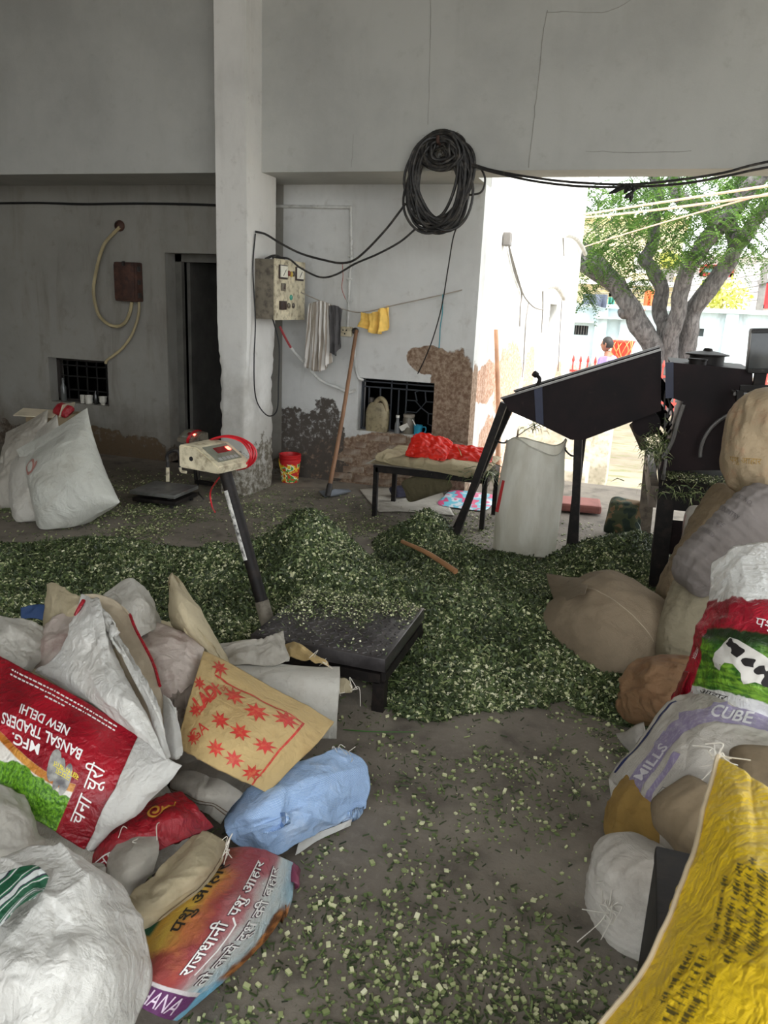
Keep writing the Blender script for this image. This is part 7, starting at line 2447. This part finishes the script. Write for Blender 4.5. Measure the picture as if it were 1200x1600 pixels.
cow = [(0.3, 0.56), (0.34, 0.52), (0.42, 0.53), (0.5, 0.55), (0.62, 0.58), (0.74, 0.62), (0.8, 0.68), (0.78, 0.78), (0.7, 0.74), (0.6, 0.73), (0.52, 0.76), (0.49, 0.7), (0.42, 0.66), (0.36, 0.66), (0.33, 0.71), (0.27, 0.69), (0.27, 0.62)]
poly_on(s5, cow, mcow, o5, 'cow_print', off=0.0012)
for (u, v, a, c) in ((0.42, 0.585, 0.055, 0.035), (0.53, 0.635, 0.05, 0.03), (0.7, 0.69, 0.07, 0.045), (0.62, 0.66, 0.04, 0.028), (0.36, 0.55, 0.03, 0.02)):
    pts = [(u + a * math.cos(t_) * (1 + 0.3 * math.sin(3 * t_ + u * 20)), v + c * math.sin(t_) * (1 + 0.3 * math.cos(2 * t_ + v * 30))) for t_ in np.linspace(0, 2 * math.pi, 18, endpoint=False)]
    poly_on(s5, pts, M_BINK, o5, 'cow_patch', off=0.002)
text_on(s5, 'पशु', (0.62, 0.42), 0.07, 12, M_WINK, o5)
text_on(s5, 'आहार', (0.065, 0.62), 0.03, 100, M_WINK, o5)
text_on(s5, 'आहार', (0.32, 0.88), 0.05, 8, M_BINK, o5)
sheet_sack('red_edge', [[(1068, 1048, .50), (1075, 1050, .52)], [(1050, 1098, .34), (1060, 1102, .37)]], M_REDF, o5, res=(20, 8), amp=0.003, seed=70)

# columns of sacks behind
pillow('column_sack', PY(1105, 895, 3.62), PY(1062, 1050, 3.42), 0.30, 0.30, (-0.7, -0.65, 0.2), sack_mat('olive_beige_woven', rgb(150, 140, 116), 0.75, dirt=rgb(104, 94, 74), dirt_amt=0.5), label='olive beige sack standing in the right stack behind the cow sack', seed=71, amp=0.010, ring=0.004, pu=2.0)
pillow('column_sack', PY(1152, 752, 4.25), PY(1058, 985, 3.95), 0.36, 0.36, (-0.7, -0.6, 0.3), M_JUTE, label='brown wrinkled sack standing beside the cutter leg', seed=72, amp=0.014, ring=0.005, pu=2.0, prof=[0.4, 0.6, 0.75, 1.0, 1.1, 1.1])
o_, s_ = pillow('grey_ribbed_sack', PY(1225, 768, 3.62), PY(1064, 922, 3.42), 0.29, 0.30, (-0.5, -0.65, 0.5), M_GREYR, label='grey ribbed sack slanting across the right stack with faded stamps', seed=73, amp=0.010, ring=0.007, res=(100, 48), pu=2.0, rnd=0.4, pv=5)
text_on(s_, 'C.C. NO.', (0.45, 0.26), 0.036, 0, M_GINK, o_, nominal=True)
text_on(s_, 'COUNTRY', (0.42, 0.40), 0.036, 0, M_GINK, o_, nominal=True)
text_on(s_, 'TRADE', (0.42, 0.51), 0.036, 0, M_GINK, o_, nominal=True)
text_on(s_, 'MARKED', (0.42, 0.61), 0.03, 0, M_GINK, o_, nominal=True)
o_, s_ = pillow('round_sack', PY(1215, 605, 3.9), PY(1195, 785, 3.85), 0.42, 0.44, (-0.4, -0.85, 0.2), sack_mat('patterned_brown_woven', rgb(176, 156, 126), 0.7, dirt=rgb(170, 120, 90), dirt_amt=0.6, dscale=9), label='round brown patterned sack on top of the right stack', seed=74, amp=0.024, pv=2.6, pull=(0.0, 0.0), pu=2.0, rnd=0.45)
text_on(s_, 'पशु आहार', (0.4, 0.62), 0.05, 0, M_MUST, o_, nominal=True)
ow, sw_ = pillow('white_red_sack', PY(1118, 790, 4.5), PY(1100, 905, 4.4), 0.34, 0.2, (-0.35, -0.9, 0.2), M_OLD, label='white sack with a red edge behind the brown wrinkled one', seed=75, amp=0.006, pu=5)
line_on(sw_, [(0.12, 0.2), (0.1, 0.5), (0.12, 0.8)], 0.006, M_REDF, ow, 'red_edge')
pillow('buried_sack', np.array([0.95, 3.2, 0.12]), np.array([0.9, 4.4, 0.12]), 0.8, 0.3, (-0.3, 0, 1), M_JUTE, label='flattened brown sack at the bottom of the right stack', seed=76)
pillow('buried_sack', np.array([0.98, 2.95, 0.36]), np.array([0.95, 3.7, 0.4]), 0.7, 0.34, (-0.3, 0, 1), M_OLD, label='flattened white sack supporting the cow sack', seed=77)
pillow('buried_sack', np.array([0.85, 1.95, 0.12]), np.array([0.85, 2.9, 0.12]), 0.7, 0.3, (-0.3, 0, 1), M_JUTE, label='flattened brown sack under the purple printed sack', seed=78)

# dark bench and the yellow sack on it
bench = empty('dark_bench', (0.55, 1.25, 0), 'dark painted iron bench under the yellow sack at the right edge', 'bench')
c0 = PZ(1024, 1320, .5)
MB().box((c0[0] + 0.35, c0[1] - 0.45, 0.485), (0.7, 0.9, 0.03), bev=0.006).build('top', M_FRAME, bench, smooth=True)
MB().box((c0[0] + 0.012, c0[1] - 0.45, 0.24), (0.02, 0.88, 0.46)).build('side_panel', M_FRAME, bench)
MB().box((c0[0] + 0.35, c0[1] - 0.015, 0.24), (0.68, 0.02, 0.46)).build('side_panel', M_FRAME, bench)
for x in (0.03, 0.67):
    for y in (0.03, 0.87):
        MB().beam((c0[0] + x, c0[1] - y, 0), (c0[0] + x, c0[1] - y, 0.47), 0.05, 0.05, up=(0, 1, 0)).build('leg', M_FRAME, bench)
m_y = sack_mat('yellow_film_sack', rgb(244, 206, 36), 0.4, dirt=rgb(222, 180, 44), dirt_amt=0.5, weave=0.1, crumple=0.7, spec=0.4)
net = [[(1120, 1182, .80), (1165, 1205, .84), (1230, 1250, .86), (1330, 1330, .86)],
       [(1092, 1290, .77), (1155, 1310, .86), (1235, 1360, .9), (1340, 1440, .9)],
       [(1058, 1395, .72), (1130, 1420, .84), (1225, 1480, .9), (1340, 1560, .9)],
       [(1012, 1500, .66), (1090, 1530, .79), (1200, 1590, .86), (1330, 1680, .86)],
       [(925, 1608, .58), (1010, 1650, .68), (1130, 1720, .76), (1280, 1800, .78)]]
oy, sy_ = sheet_sack('yellow_sack', net, m_y, label='bright yellow plastic sack with black print in the near right corner', seed=80, amp=0.006, thick=0.02, down=0.34, res=(110, 100), zmin=0.505, nf=14, fh=0.007)
yi = pmat('faded_black_ink', rgb(92, 80, 26), 0.6, bump=0)
ry = np.random.default_rng(44)
for (u, va, vb, hh) in ((0.33, 0.40, 0.62, 0.011), (0.40, 0.34, 0.64, 0.012), (0.46, 0.30, 0.66, 0.016), (0.53, 0.32, 0.60, 0.016), (0.27, 0.66, 0.86, 0.012), (0.34, 0.68, 0.90, 0.014), (0.41, 0.72, 0.92, 0.012)):
    V2, F2 = [], []
    v = va
    while v < vb:          # worn print: strokes of letters too rubbed to read
        l = ry.uniform(0.004, 0.012)
        h2 = hh / sy_.w * ry.uniform(0.5, 1.0)
        for (a0, a1, b0, b1) in ((0, 0.35, -1, 1), (0.35, 1, ry.uniform(-1, 0), ry.uniform(0.1, 0.6))):
            k = len(V2)
            V2 += [(u + b0 * h2, v + a0 * l), (u + b1 * h2, v + a0 * l), (u + b1 * h2, v + a1 * l), (u + b0 * h2, v + a1 * l)]
            F2.append((k, k + 1, k + 2, k + 3))
        v += l + ry.choice([0.004, 0.004, 0.014])
    decal(sy_, V2, F2, yi, oy, 'worn_print', off=0.0015)
MB().tube(np.array([sy_.at(np.array([0.035]), np.array([t_]), 0.003)[0] for t_ in np.linspace(0, 0.98, 40)]), 0.0045, 6).build('seam_cord', pmat('pale_seam_cord', rgb(206, 190, 160), 0.8), oy, smooth=True)
tip = sy_.at(np.array([0.02]), np.array([0.0]), 0.002)[0]
frays(oy, [tip, tip + np.array([0.004, 0, 0.004])], 14, 0.03, seed=7)
# ------------------------------------------------------------------ chopped green fodder
PEAKS = [  # x, y, height, radius x, radius y
    (-1.66, 3.92, 0.52, 0.62, 0.55), (-1.35, 3.6, 0.27, 0.75, 0.6), (-2.15, 3.75, 0.26, 0.8, 0.6), (-2.9, 3.7, 0.20, 0.8, 0.55), (-3.5, 3.3, 0.16, 0.7, 0.6),
    (-0.75, 3.75, 0.24, 0.75, 0.65), (-0.25, 3.75, 0.18, 0.7, 0.7), (-1.27, 4.98, 0.34, 0.36, 0.34), (-0.85, 4.55, 0.15, 0.7, 0.5), (-0.02, 4.98, 0.3, 0.5, 0.42), (0.2, 5.3, 0.22, 0.5, 0.45),
    (-2.0, 3.1, 0.18, 0.8, 0.5), (-2.8, 2.9, 0.14, 0.8, 0.5), (-1.55, 2.95, 0.12, 0.35, 0.35), (-0.6, 3.25, 0.12, 0.55, 0.5), (0.0, 3.35, 0.06, 0.45, 0.35), (0.45, 4.6, 0.14, 0.4, 0.6)]


def hfield(x, y):
    s = 0
    q = np.stack([x * 1.7, y * 1.7, 0 * x], -1)
    wx = x + 0.12 * fbm(q, 3)
    wy = y + 0.12 * fbm(q + 31, 3)
    for (cx, cy, h, rx, ry) in PEAKS:
        d = np.sqrt(((wx - cx) / rx) ** 2 + ((wy - cy) / ry) ** 2)
        cone = h * np.clip(1 - d, 0, None) ** 1.15 * (1 / (1 + 0.4 * np.clip(0.25 - d, 0, 1)))
        s = s + cone ** 1.7
    s = s ** (1 / 1.7)
    s = s * (1 + 0.12 * fbm(q * 2.2 + 7, 3)) + 0.012 * fbm(q * 7, 3) * np.clip(s / 0.05, 0, 1)
    return s


gm_, nt, bs = new_mat('fodder_bed')
co = coords(nt)
vr = N(nt, 'ShaderNodeTexVoronoi')
vr.inputs['Scale'].default_value = 95
nt.links.new(co, vr.inputs['Vector'])
sp = N(nt, 'ShaderNodeSeparateColor')
nt.links.new(vr.outputs['Color'], sp.inputs[0])
cr = nt.nodes.new('ShaderNodeValToRGB')
els = cr.color_ramp.elements
els[0].color = (*rgb(34, 42, 22), 1)
els[1].color = (*rgb(160, 168, 112), 1)
for p, c in ((0.45, (54, 66, 36)), (0.75, (80, 94, 50)), (0.9, (112, 124, 72))):
    e = els.new(p)
    e.color = (*rgb(*c), 1)
nt.links.new(sp.outputs[0], cr.inputs[0])
nt.links.new(cr.outputs[0], bs.inputs['Base Color'])
bs.inputs['Roughness'].default_value = 0.7
add_bump(nt, bs, vr.outputs['Distance'], 0.8, 0.015)
M_BED = gm_

mc_, nt, bs = new_mat('fodder_chip')
at_ = N(nt, 'ShaderNodeAttribute', attribute_name='tone')
cr = nt.nodes.new('ShaderNodeValToRGB')
els = cr.color_ramp.elements
els[0].color = (*rgb(36, 46, 24), 1)
els[1].color = (*rgb(232, 230, 200), 1)
for p, c in ((0.25, (66, 80, 46)), (0.45, (100, 116, 68)), (0.6, (146, 156, 104)), (0.75, (206, 206, 162))):
    e = els.new(p)
    e.color = (*rgb(*c), 1)
nt.links.new(at_.outputs['Fac'], cr.inputs[0])
nt.links.new(cr.outputs[0], bs.inputs['Base Color'])
bs.inputs['Roughness'].default_value = 0.55
M_CHIP = mc_


def chips(P, Nrm, size, tone, rr, strip):
    """flat shreds / stalk slices around points P with surface normals Nrm"""
    n = len(P)
    t = rr.normal(size=(n, 3))
    nj = Nrm + 0.55 * rr.normal(size=(n, 3))
    nj /= np.linalg.norm(nj, axis=1, keepdims=True)
    t = t - nj * (t * nj).sum(1, keepdims=True)
    t /= np.linalg.norm(t, axis=1, keepdims=True) + 1e-9
    w = np.cross(nj, t)
    a = (size * np.where(strip, 1.5, 0.55))[:, None]
    c = (size * np.where(strip, 0.28, 0.5))[:, None]
    up = (rr.random((n, 1)) * 0.006)
    P = P + nj * up
    return np.stack([P - t * a - w * c, P + t * a - w * c, P + t * a * 0.9 + w * c, P - t * a + w * c], 1)


def heap(name, label, x0, x1, y0, y1, step, nchip, mask=None, seed=0, parent=None):
    xs = np.arange(x0, x1 + 1e-6, step)
    ys = np.arange(y0, y1 + 1e-6, step)
    X_, Y_ = np.meshgrid(xs, ys)
    Hh = hfield(X_, Y_)
    own = Hh > 0.012
    if mask is not None:
        own &= mask(X_, Y_)
    W = len(xs)
    idx = -np.ones(X_.shape, int)
    V, Fc = [], []
    cell = own[:-1, :-1] | own[1:, :-1] | own[:-1, 1:] | own[1:, 1:]
    use = np.zeros_like(own)
    use[:-1, :-1] |= cell
    use[1:, :-1] |= cell
    use[:-1, 1:] |= cell
    use[1:, 1:] |= cell
    idx[use] = np.arange(use.sum())
    V = np.column_stack([X_[use], Y_[use], Hh[use] - 0.006])
    jj, ii = np.nonzero(cell)
    Fc = np.column_stack([idx[jj, ii], idx[jj, ii + 1], idx[jj + 1, ii + 1], idx[jj + 1, ii]])
    root = mesh(name, V, Fc.tolist(), M_BED, parent, True)
    tag(root, label, 'fodder heap', kind='stuff')
    rr = np.random.default_rng(seed + 5)
    pick = rr.integers(0, len(jj), nchip)
    px = xs[ii[pick]] + rr.random(nchip) * step
    py = ys[jj[pick]] + rr.random(nchip) * step
    e = 0.01
    hz = hfield(px, py)
    nx = (hz - hfield(px + e, py)) / e
    ny = (hz - hfield(px, py + e)) / e
    Nr = np.column_stack([nx, ny, np.ones(nchip)])
    Nr /= np.linalg.norm(Nr, axis=1, keepdims=True)
    strip = rr.random(nchip) < 0.62
    patch = fbm(np.column_stack([px * 2.5, py * 2.5, 0 * px]), 3)
    tone = np.where(strip, rr.beta(1.6, 3.4, nchip) * 0.75, 0.5 + 0.5 * rr.beta(2.2, 2, nchip)) + 0.12 * patch
    keep = strip | (rr.random(nchip) < 0.62 + 0.5 * patch)
    size = rr.uniform(0.007, 0.0165, nchip) * np.where(strip, 1.1, 1.0)
    Q = chips(np.column_stack([px, py, np.maximum(hz, 0.0)]), Nr, size, tone, rr, strip)
    o = quads_obj('chopped_stalks', Q[keep], M_CHIP, root, np.clip(tone, 0, 1)[keep])
    o['kind'] = 'stuff'
    # longer blades sticking out
    nb = max(20, nchip // 700)
    bi = rr.integers(0, nchip, nb)
    B_ = []
    for k in bi:
        p = np.array([px[k], py[k], hz[k] + 0.004])
        d = rr.normal(size=3) * np.array([1, 1, 0.25]) + Nr[k] * 0.15
        d = d / np.linalg.norm(d) * rr.uniform(0.05, 0.16)
        w = np.cross(d, Nr[k])
        w = w / (np.linalg.norm(w) + 1e-9) * 0.004
        B_ += [[p - w, p + d * 0.5 - w + Nr[k] * 0.01, p + d * 0.5 + w + Nr[k] * 0.01, p + w], [p + d * 0.5 - w + Nr[k] * 0.01, p + d - w * 0.1, p + d + w * 0.1, p + d * 0.5 + w + Nr[k] * 0.01]]
    o = quads_obj('long_blades', np.array(B_), M_CHIP, root, np.clip(rr.normal(0.42, 0.15, len(B_)), 0, 1))
    o['kind'] = 'stuff'
    return root


heap('fodder_heap', 'large heap of chopped green fodder in the middle of the floor', -4.3, 0.5, 2.45, 4.62, 0.02, 130000, seed=1)
heap('fodder_heap', 'smaller heap of chopped fodder around the legs of the chute', -1.9, -0.5, 4.62, 5.6, 0.02, 16000, seed=2)
heap('fodder_heap', 'dark heap of chopped fodder below the chaff cutter', -0.5, 1.0, 4.62, 5.9, 0.02, 18000, seed=3)

# loose chips on the concrete
def scatter():
    rr = np.random.default_rng(77)
    n = 420000
    x = rr.uniform(-4.6, 0.75, n)
    y = rr.uniform(1.05, 6.2, n)
    hz = hfield(x, y)
    patch = fbm(np.column_stack([x * 1.6, y * 1.6, 0 * x + 3]), 4)
    fine = fbm(np.column_stack([x * 6, y * 6, 0 * x + 9]), 3)
    near = np.clip((1.95 - y) / 0.45, 0, 1) * np.clip((x + 0.75) / 0.5, 0.25, 1.2)
    edge = 1.5 * np.exp(-np.abs(y - 2.85) / 0.28) * (y < 3.6)
    back = np.clip((y - 4.2) / 0.3, 0, 1) * np.exp(-np.clip(y - 4.6, 0, 9) / 0.55) * (x < -0.9) * 0.9
    ridge_ = np.exp(-((x + 0.45 - 0.25 * np.sin(y * 3)) / 0.22) ** 2) * (y < 2.7) * 0.4
    dens = 0.10 + 0.9 * near + 0.55 * edge + back + ridge_
    dens = dens * np.clip(0.65 + 1.1 * patch + 0.7 * fine, 0.06, 2)
    keep = (rr.random(n) < dens * 0.55) & (hz < 0.03)
    x, y = x[keep], y[keep]
    n = len(x)
    strip = rr.random(n) < 0.62
    sz = 0.0012 + 0.0058 * rr.random(n) ** 1.5 * np.where(rr.random(n) < 0.12, 1.3, 1.0)
    tone = np.where(strip, rr.beta(2, 3, n) * 0.7, 0.4 + 0.55 * rr.beta(2, 2.4, n))
    # little blocks: stalk slices with height
    ang = rr.uniform(0, math.pi, n)
    a = sz * np.where(strip, 1.7, 1.0)
    c = sz * np.where(strip, 0.3, 0.75)
    h = sz * np.where(strip, 0.25, 0.8) + 0.001
    tilt = rr.normal(size=(n, 2)) * 0.25
    ca, sa = np.cos(ang), np.sin(ang)
    Q, T = [], []
    cor = []
    for (sx, sy_, sz_) in ((-1, -1, 0), (1, -1, 0), (1, 1, 0), (-1, 1, 0), (-1, -1, 1), (1, -1, 1), (1, 1, 1), (-1, 1, 1)):
        lx, ly = sx * a, sy_ * c
        X_ = x + ca * lx - sa * ly
        Y_ = y + sa * lx + ca * ly
        Z_ = 0.0012 + sz_ * h + np.abs(tilt[:, 0] * a) + tilt[:, 0] * lx + tilt[:, 1] * ly * 0.3
        cor.append(np.column_stack([X_, Y_, np.maximum(Z_, 0.0005)]))
    for f in ((4, 5, 6, 7), (0, 1, 5, 4), (1, 2, 6, 5), (2, 3, 7, 6), (3, 0, 4, 7)):
        Q.append(np.stack([cor[i] for i in f], 1))
        T.append(tone * (1.0 if f[0] == 4 else 0.85))
    return np.concatenate(Q), np.concatenate(T)


Q, T = scatter()
so_ = quads_obj('scattered_fodder', Q, M_CHIP, None, T)
tag(so_, 'loose chopped stalk pieces scattered over the concrete floor', 'fodder', kind='stuff')
# fodder lying on the scale plate, sack and tray
def sprinkle(name, label, f, n, seed, parent=None):
    rr = np.random.default_rng(seed)
    P = f(rr, n)
    n = len(P)
    strip = rr.random(n) < 0.5
    tone = np.where(strip, rr.beta(2, 3, n) * 0.75, 0.45 + 0.55 * rr.random(n))
    Q = chips(P + np.array([0, 0, 0.003]), np.tile([0, 0, 1.0], (n, 1)), rr.uniform(0.004, 0.009, n), tone, rr, strip)
    Q[..., 2] = np.maximum(Q[..., 2], P[:, 2].reshape(-1, 1) + 0.001)
    o = quads_obj(name, Q, M_CHIP, parent, np.clip(tone, 0, 1))
    return tag(o, label, 'fodder', kind='stuff')


def on_plate(rr, n):
    x = rr.uniform(sx0 + 0.01, sx1 - 0.01, n)
    y = rr.uniform(sy0 + 0.02, sy1 - 0.005, n)
    d = np.clip((y - sy0) / (sy1 - sy0) - 0.42 + 0.45 * (sx1 - x - 0.25) + 0.25 * fbm(np.column_stack([x * 9, y * 9, 0 * x]), 3), 0, 1)
    k = rr.random(n) < d * 1.8 + 0.025
    x, y, d = x[k], y[k], d[k]
    return np.column_stack([x, y, szt + 0.004 + np.clip(d - 0.2, 0, 1) * 0.05 * rr.random(len(x))])


sprinkle('plate_fodder', 'chopped fodder strewn over the back of the scale plate', on_plate, 9000, 5)
sprinkle('tray_fodder', 'chopped fodder lying on the tray of the chaff cutter', lambda rr, n: np.column_stack([rr.uniform(0.2, 0.9, n), rr.uniform(4.75, 5.0, n), np.full(n, 0.686) + 0.02 * rr.random(n)]), 1800, 6)


# mown grass bunches caught at the cutter mouth and on its rail
def grass_bunch(name, label, c, r, n, seed, L=0.12):
    rr = np.random.default_rng(seed)
    Q = []
    for k in range(n):
        p = c + rr.normal(size=3) * r
        d = rr.normal(size=3) * np.array([1, 0.7, 0.5]) - np.array([0, 0, 0.5])
        d = d / np.linalg.norm(d) * L * rr.uniform(0.5, 1.2)
        w = np.cross(d, rr.normal(size=3))
        w = w / np.linalg.norm(w) * 0.003
        m_ = p + d * 0.5 + np.array([0, 0, 0.02])
        Q += [[p - w, m_ - w, m_ + w, p + w], [m_ - w, p + d, p + d, m_ + w]]
    o = quads_obj(name, np.array(Q), M_CHIP, None, np.clip(rr.normal(0.4, 0.2, len(Q)), 0, 1))
    return tag(o, label, 'grass', kind='stuff')


grass_bunch('grass_bunch', 'bunch of cut grass spilling from the cutter mouth', PY(1026, 700, 5.0), np.array([0.04, 0.06, 0.05]), 420, 8, 0.06)
grass_bunch('grass_bunch', 'cut grass trailing over the front rail of the cutter', PY(1080, 770, 4.68), np.array([0.14, 0.02, 0.02]), 160, 9, 0.08)
grass_bunch('grass_bunch', 'shreds of grass hanging under the chute', PY(838, 668, 5.0), np.array([0.03, 0.02, 0.01]), 40, 10, 0.06)
grass_bunch('grass_bunch', 'straw strewn over the sacks on the iron table', np.array([-1.12, 5.7, 0.44]), np.array([0.12, 0.08, 0.03]), 260, 12, 0.16)

# wooden handles sticking out of the fodder
for lab, a, c_, r in (('curved wooden tool handle lying on the fodder heap', PZ(628, 846, .26), PZ(712, 893, .23), 0.017), ('straight wooden stick half buried in the fodder before the plump sack', PZ(815, 950, .15), PZ(895, 1003, .1), 0.017)):
    mid = (a + c_) / 2 + np.array([0, 0, 0.015])
    S = spline([a, mid, c_], 8)
    tag(MB().tube(S, np.linspace(r * 0.7, r, len(S)), 10).build('wooden_handle', pmat('tan_handle_wood', rgb(150, 108, 72), 0.6, stretch=(1, 1, 1)), smooth=True), lab, 'handle')
pts = spline([PZ(536, 1140, .006), PZ(580, 1143, .012), PZ(655, 1144, .006)], 8)
V2, F2 = [], []
for k, p in enumerate(pts):
    w = 0.005 * math.sin(math.pi * (0.15 + 0.8 * k / (len(pts) - 1)))
    V2 += [p + np.array([0, -w, 0.0]), p + np.array([0, 0, 0.002]), p + np.array([0, w, 0.0])]
for k in range(len(pts) - 1):
    for j in range(2):
        F2.append((k * 3 + j, k * 3 + j + 1, (k + 1) * 3 + j + 1, (k + 1) * 3 + j))
tag(mesh('grass_blade', V2, F2, pmat('fresh_blade_green', rgb(58, 104, 44), 0.5, bump=0), None, True), 'long green grass blade lying on the floor in front of the scale', 'grass blade')

# ------------------------------------------------------------------ things on and under the iron table, and by the corner
rT = np.random.default_rng(9)
M_FOLD = sack_mat('folded_straw_woven', rgb(170, 156, 124), 0.7, dirt=rgb(110, 96, 70), dirt_amt=0.6)
for k in range(4):
    A = np.array([-1.94 + 0.03 * k, 5.86 + rT.normal() * 0.02, 0.425 + 0.019 * k])
    B = np.array([-1.02 + 0.02 * k, 5.80 + rT.normal() * 0.02, 0.425 + 0.019 * k])
    lab = ['lowest', 'second', 'third', 'topmost'][k] + ' of the flat folded sacks piled on the iron table'
    pillow('folded_sack', A, B, 0.5 - 0.03 * k, 0.03, (0, -0.1, 1), M_FOLD if k % 2 else M_SG, label=lab, group='folded sacks on the iron table', res=(50, 36), seed=90 + k, amp=0.006, rnd=0.03, zmin=0.41, pull=(0.02, 0.02), pv=8, pu=8)
E3 = lambda x, y, z: (0, 0, 0, x, y, z)
sheet_sack('draped_sack', [[E3(-1.84, 5.80, .50), E3(-1.65, 5.80, .51), E3(-1.35, 5.80, .51), E3(-1.05, 5.80, .50)], [E3(-1.86, 5.60, .485), E3(-1.66, 5.585, .49), E3(-1.36, 5.585, .485), E3(-1.02, 5.59, .47)], [E3(-1.84, 5.565, .455), E3(-1.66, 5.55, .44), E3(-1.38, 5.555, .425), E3(-1.12, 5.56, .40)]], M_FOLD, label='straw coloured sack drooping over the front edge of the iron table', seed=94, amp=0.010, thick=0.01, res=(50, 90), nf=22, fh=0.012, fa=1.5)
mr_, nt, bs = new_mat('red_film_bag')
bs.inputs['Base Color'].default_value = (*rgb(222, 58, 44), 1)
bs.inputs['Roughness'].default_value = 0.3
tr = N(nt, 'ShaderNodeBsdfTranslucent', i_0=(*rgb(255, 90, 70), 1))
mx = N(nt, 'ShaderNodeMixShader', i_0=0.45)
nt.links.new(bs.outputs[0], mx.inputs[1])
nt.links.new(tr.outputs[0], mx.inputs[2])
nt.links.new(mx.outputs[0], nt.nodes['Material Output'].inputs[0])
orb = empty('red_plastic_bag', (-1.35, 5.75, 0.48), 'translucent bright red plastic bag dumped on the folded sacks', 'bag')
p_, _s = pillow('bag', np.array([-1.64, 5.72, 0.575]), np.array([-1.30, 5.70, 0.55]), 0.28, 0.14, (0, -0.6, 0.8), mr_, orb, seed=95, amp=0.028, scale=2.2, zmin=0.495, res=(64, 50), prof=[0.8, 1, 0.9, 0.6])
p_, _s = pillow('bag_tail', np.array([-1.36, 5.74, 0.55]), np.array([-0.98, 5.80, 0.53]), 0.2, 0.07, (0, -0.6, 0.8), mr_, orb, seed=96, amp=0.022, scale=2.2, zmin=0.495, res=(40, 30), prof=[0.9, 1, 0.8, 0.3])
sheet_sack('floor_mat', [[(562, 765, .006), (610, 762, .006), (690, 768, .006)], [(575, 782, .006), (625, 780, .006), (700, 788, .006)], [(592, 800, .006), (640, 800, .006), (710, 806, .006)]], M_SG, label='pale flattened sack spread as a mat under the iron table', cat='mat', seed=97, amp=0.002, thick=0.006, res=(30, 40))
pillow('dark_bundle', PZ(610, 770, .05), PZ(646, 768, .05), 0.16, 0.1, (0, -0.5, 0.85), pmat('navy_cloth', rgb(48, 46, 62), 0.9), label='small dark navy cloth bundle under the iron table', cat='bundle', seed=98, amp=0.014, scale=2, res=(28, 24))
pillow('hanging_sack_fold', np.array([-1.5, 5.66, 0.38]), np.array([-1.42, 5.66, 0.2]), 0.42, 0.08, (0, -1, 0.1), sack_mat('dark_olive_woven', rgb(96, 88, 64), 0.8), label='dark olive sack hanging from the front edge of the iron table', seed=99, amp=0.012)
mk_, nt, bs = new_mat('pink_blue_print')
co = coords(nt)
uvp = coords(nt, 'UV')
cr = nt.nodes.new('ShaderNodeValToRGB')
cr.color_ramp.interpolation = 'CONSTANT'
els = cr.color_ramp.elements
els[0].color = (*rgb(214, 84, 128), 1)
els[1].position = 0.44
els[1].color = (*rgb(112, 190, 208), 1)
for p, c in ((0.52, (206, 214, 220)), (0.6, (220, 110, 150))):
    e = els.new(p)
    e.color = (*rgb(*c), 1)
nt.links.new(noise_node(nt, uvp, 2.6, 2), cr.inputs[0])
nt.links.new(cr.outputs[0], bs.inputs['Base Color'])
bs.inputs['Roughness'].default_value = 0.4
pillow('pink_sack', PZ(690, 778, .02), PZ(770, 788, .02), 0.5, 0.035, (0, -0.1, 1), mk_, label='flat pink and sky blue printed bag on the floor behind the chute legs', cat='bag', seed=100, amp=0.003, res=(40, 30), pv=8, pu=8, pull=(0.02, 0.02))
tag(MB().box((-0.86, 6.0, 0.09), (0.12, 0.1, 0.16), Matrix.Rotation(0.3, 3, 'Z'), bev=0.01).build('small_carton', M_CARD), 'small brown carton on the floor behind the hanging sack', 'carton')
tag(MB().box((-0.36, 6.6, 0.05), (0.36, 0.3, 0.07), Matrix.Rotation(0.1, 3, 'Z'), bev=0.02).build('pink_slab', pmat('dull_pink_block', rgb(140, 88, 80), 0.8)), 'dull pink block on the floor between the chute legs and hanging sack', 'block')
mcm, nt, bs = new_mat('camouflage_cloth')
co = coords(nt)
cr = nt.nodes.new('ShaderNodeValToRGB')
cr.color_ramp.interpolation = 'CONSTANT'
els = cr.color_ramp.elements
els[0].color = (*rgb(34, 48, 38), 1)
els[1].position = 0.47
els[1].color = (*rgb(64, 70, 46), 1)
e = els.new(0.56)
e.color = (*rgb(112, 90, 62), 1)
nt.links.new(noise_node(nt, co, 9, 2), cr.inputs[0])
nt.links.new(cr.outputs[0], bs.inputs['Base Color'])
bs.inputs['Roughness'].default_value = 0.85
pillow('camouflage_bag', np.array([-0.12, 6.0, 0.14]), np.array([0.16, 5.98, 0.12]), 0.34, 0.26, (-0.1, -0.9, 0.5), mcm, label='dark green camouflage bag on the floor behind the chute leg', cat='bag', seed=101, amp=0.014, res=(36, 30))
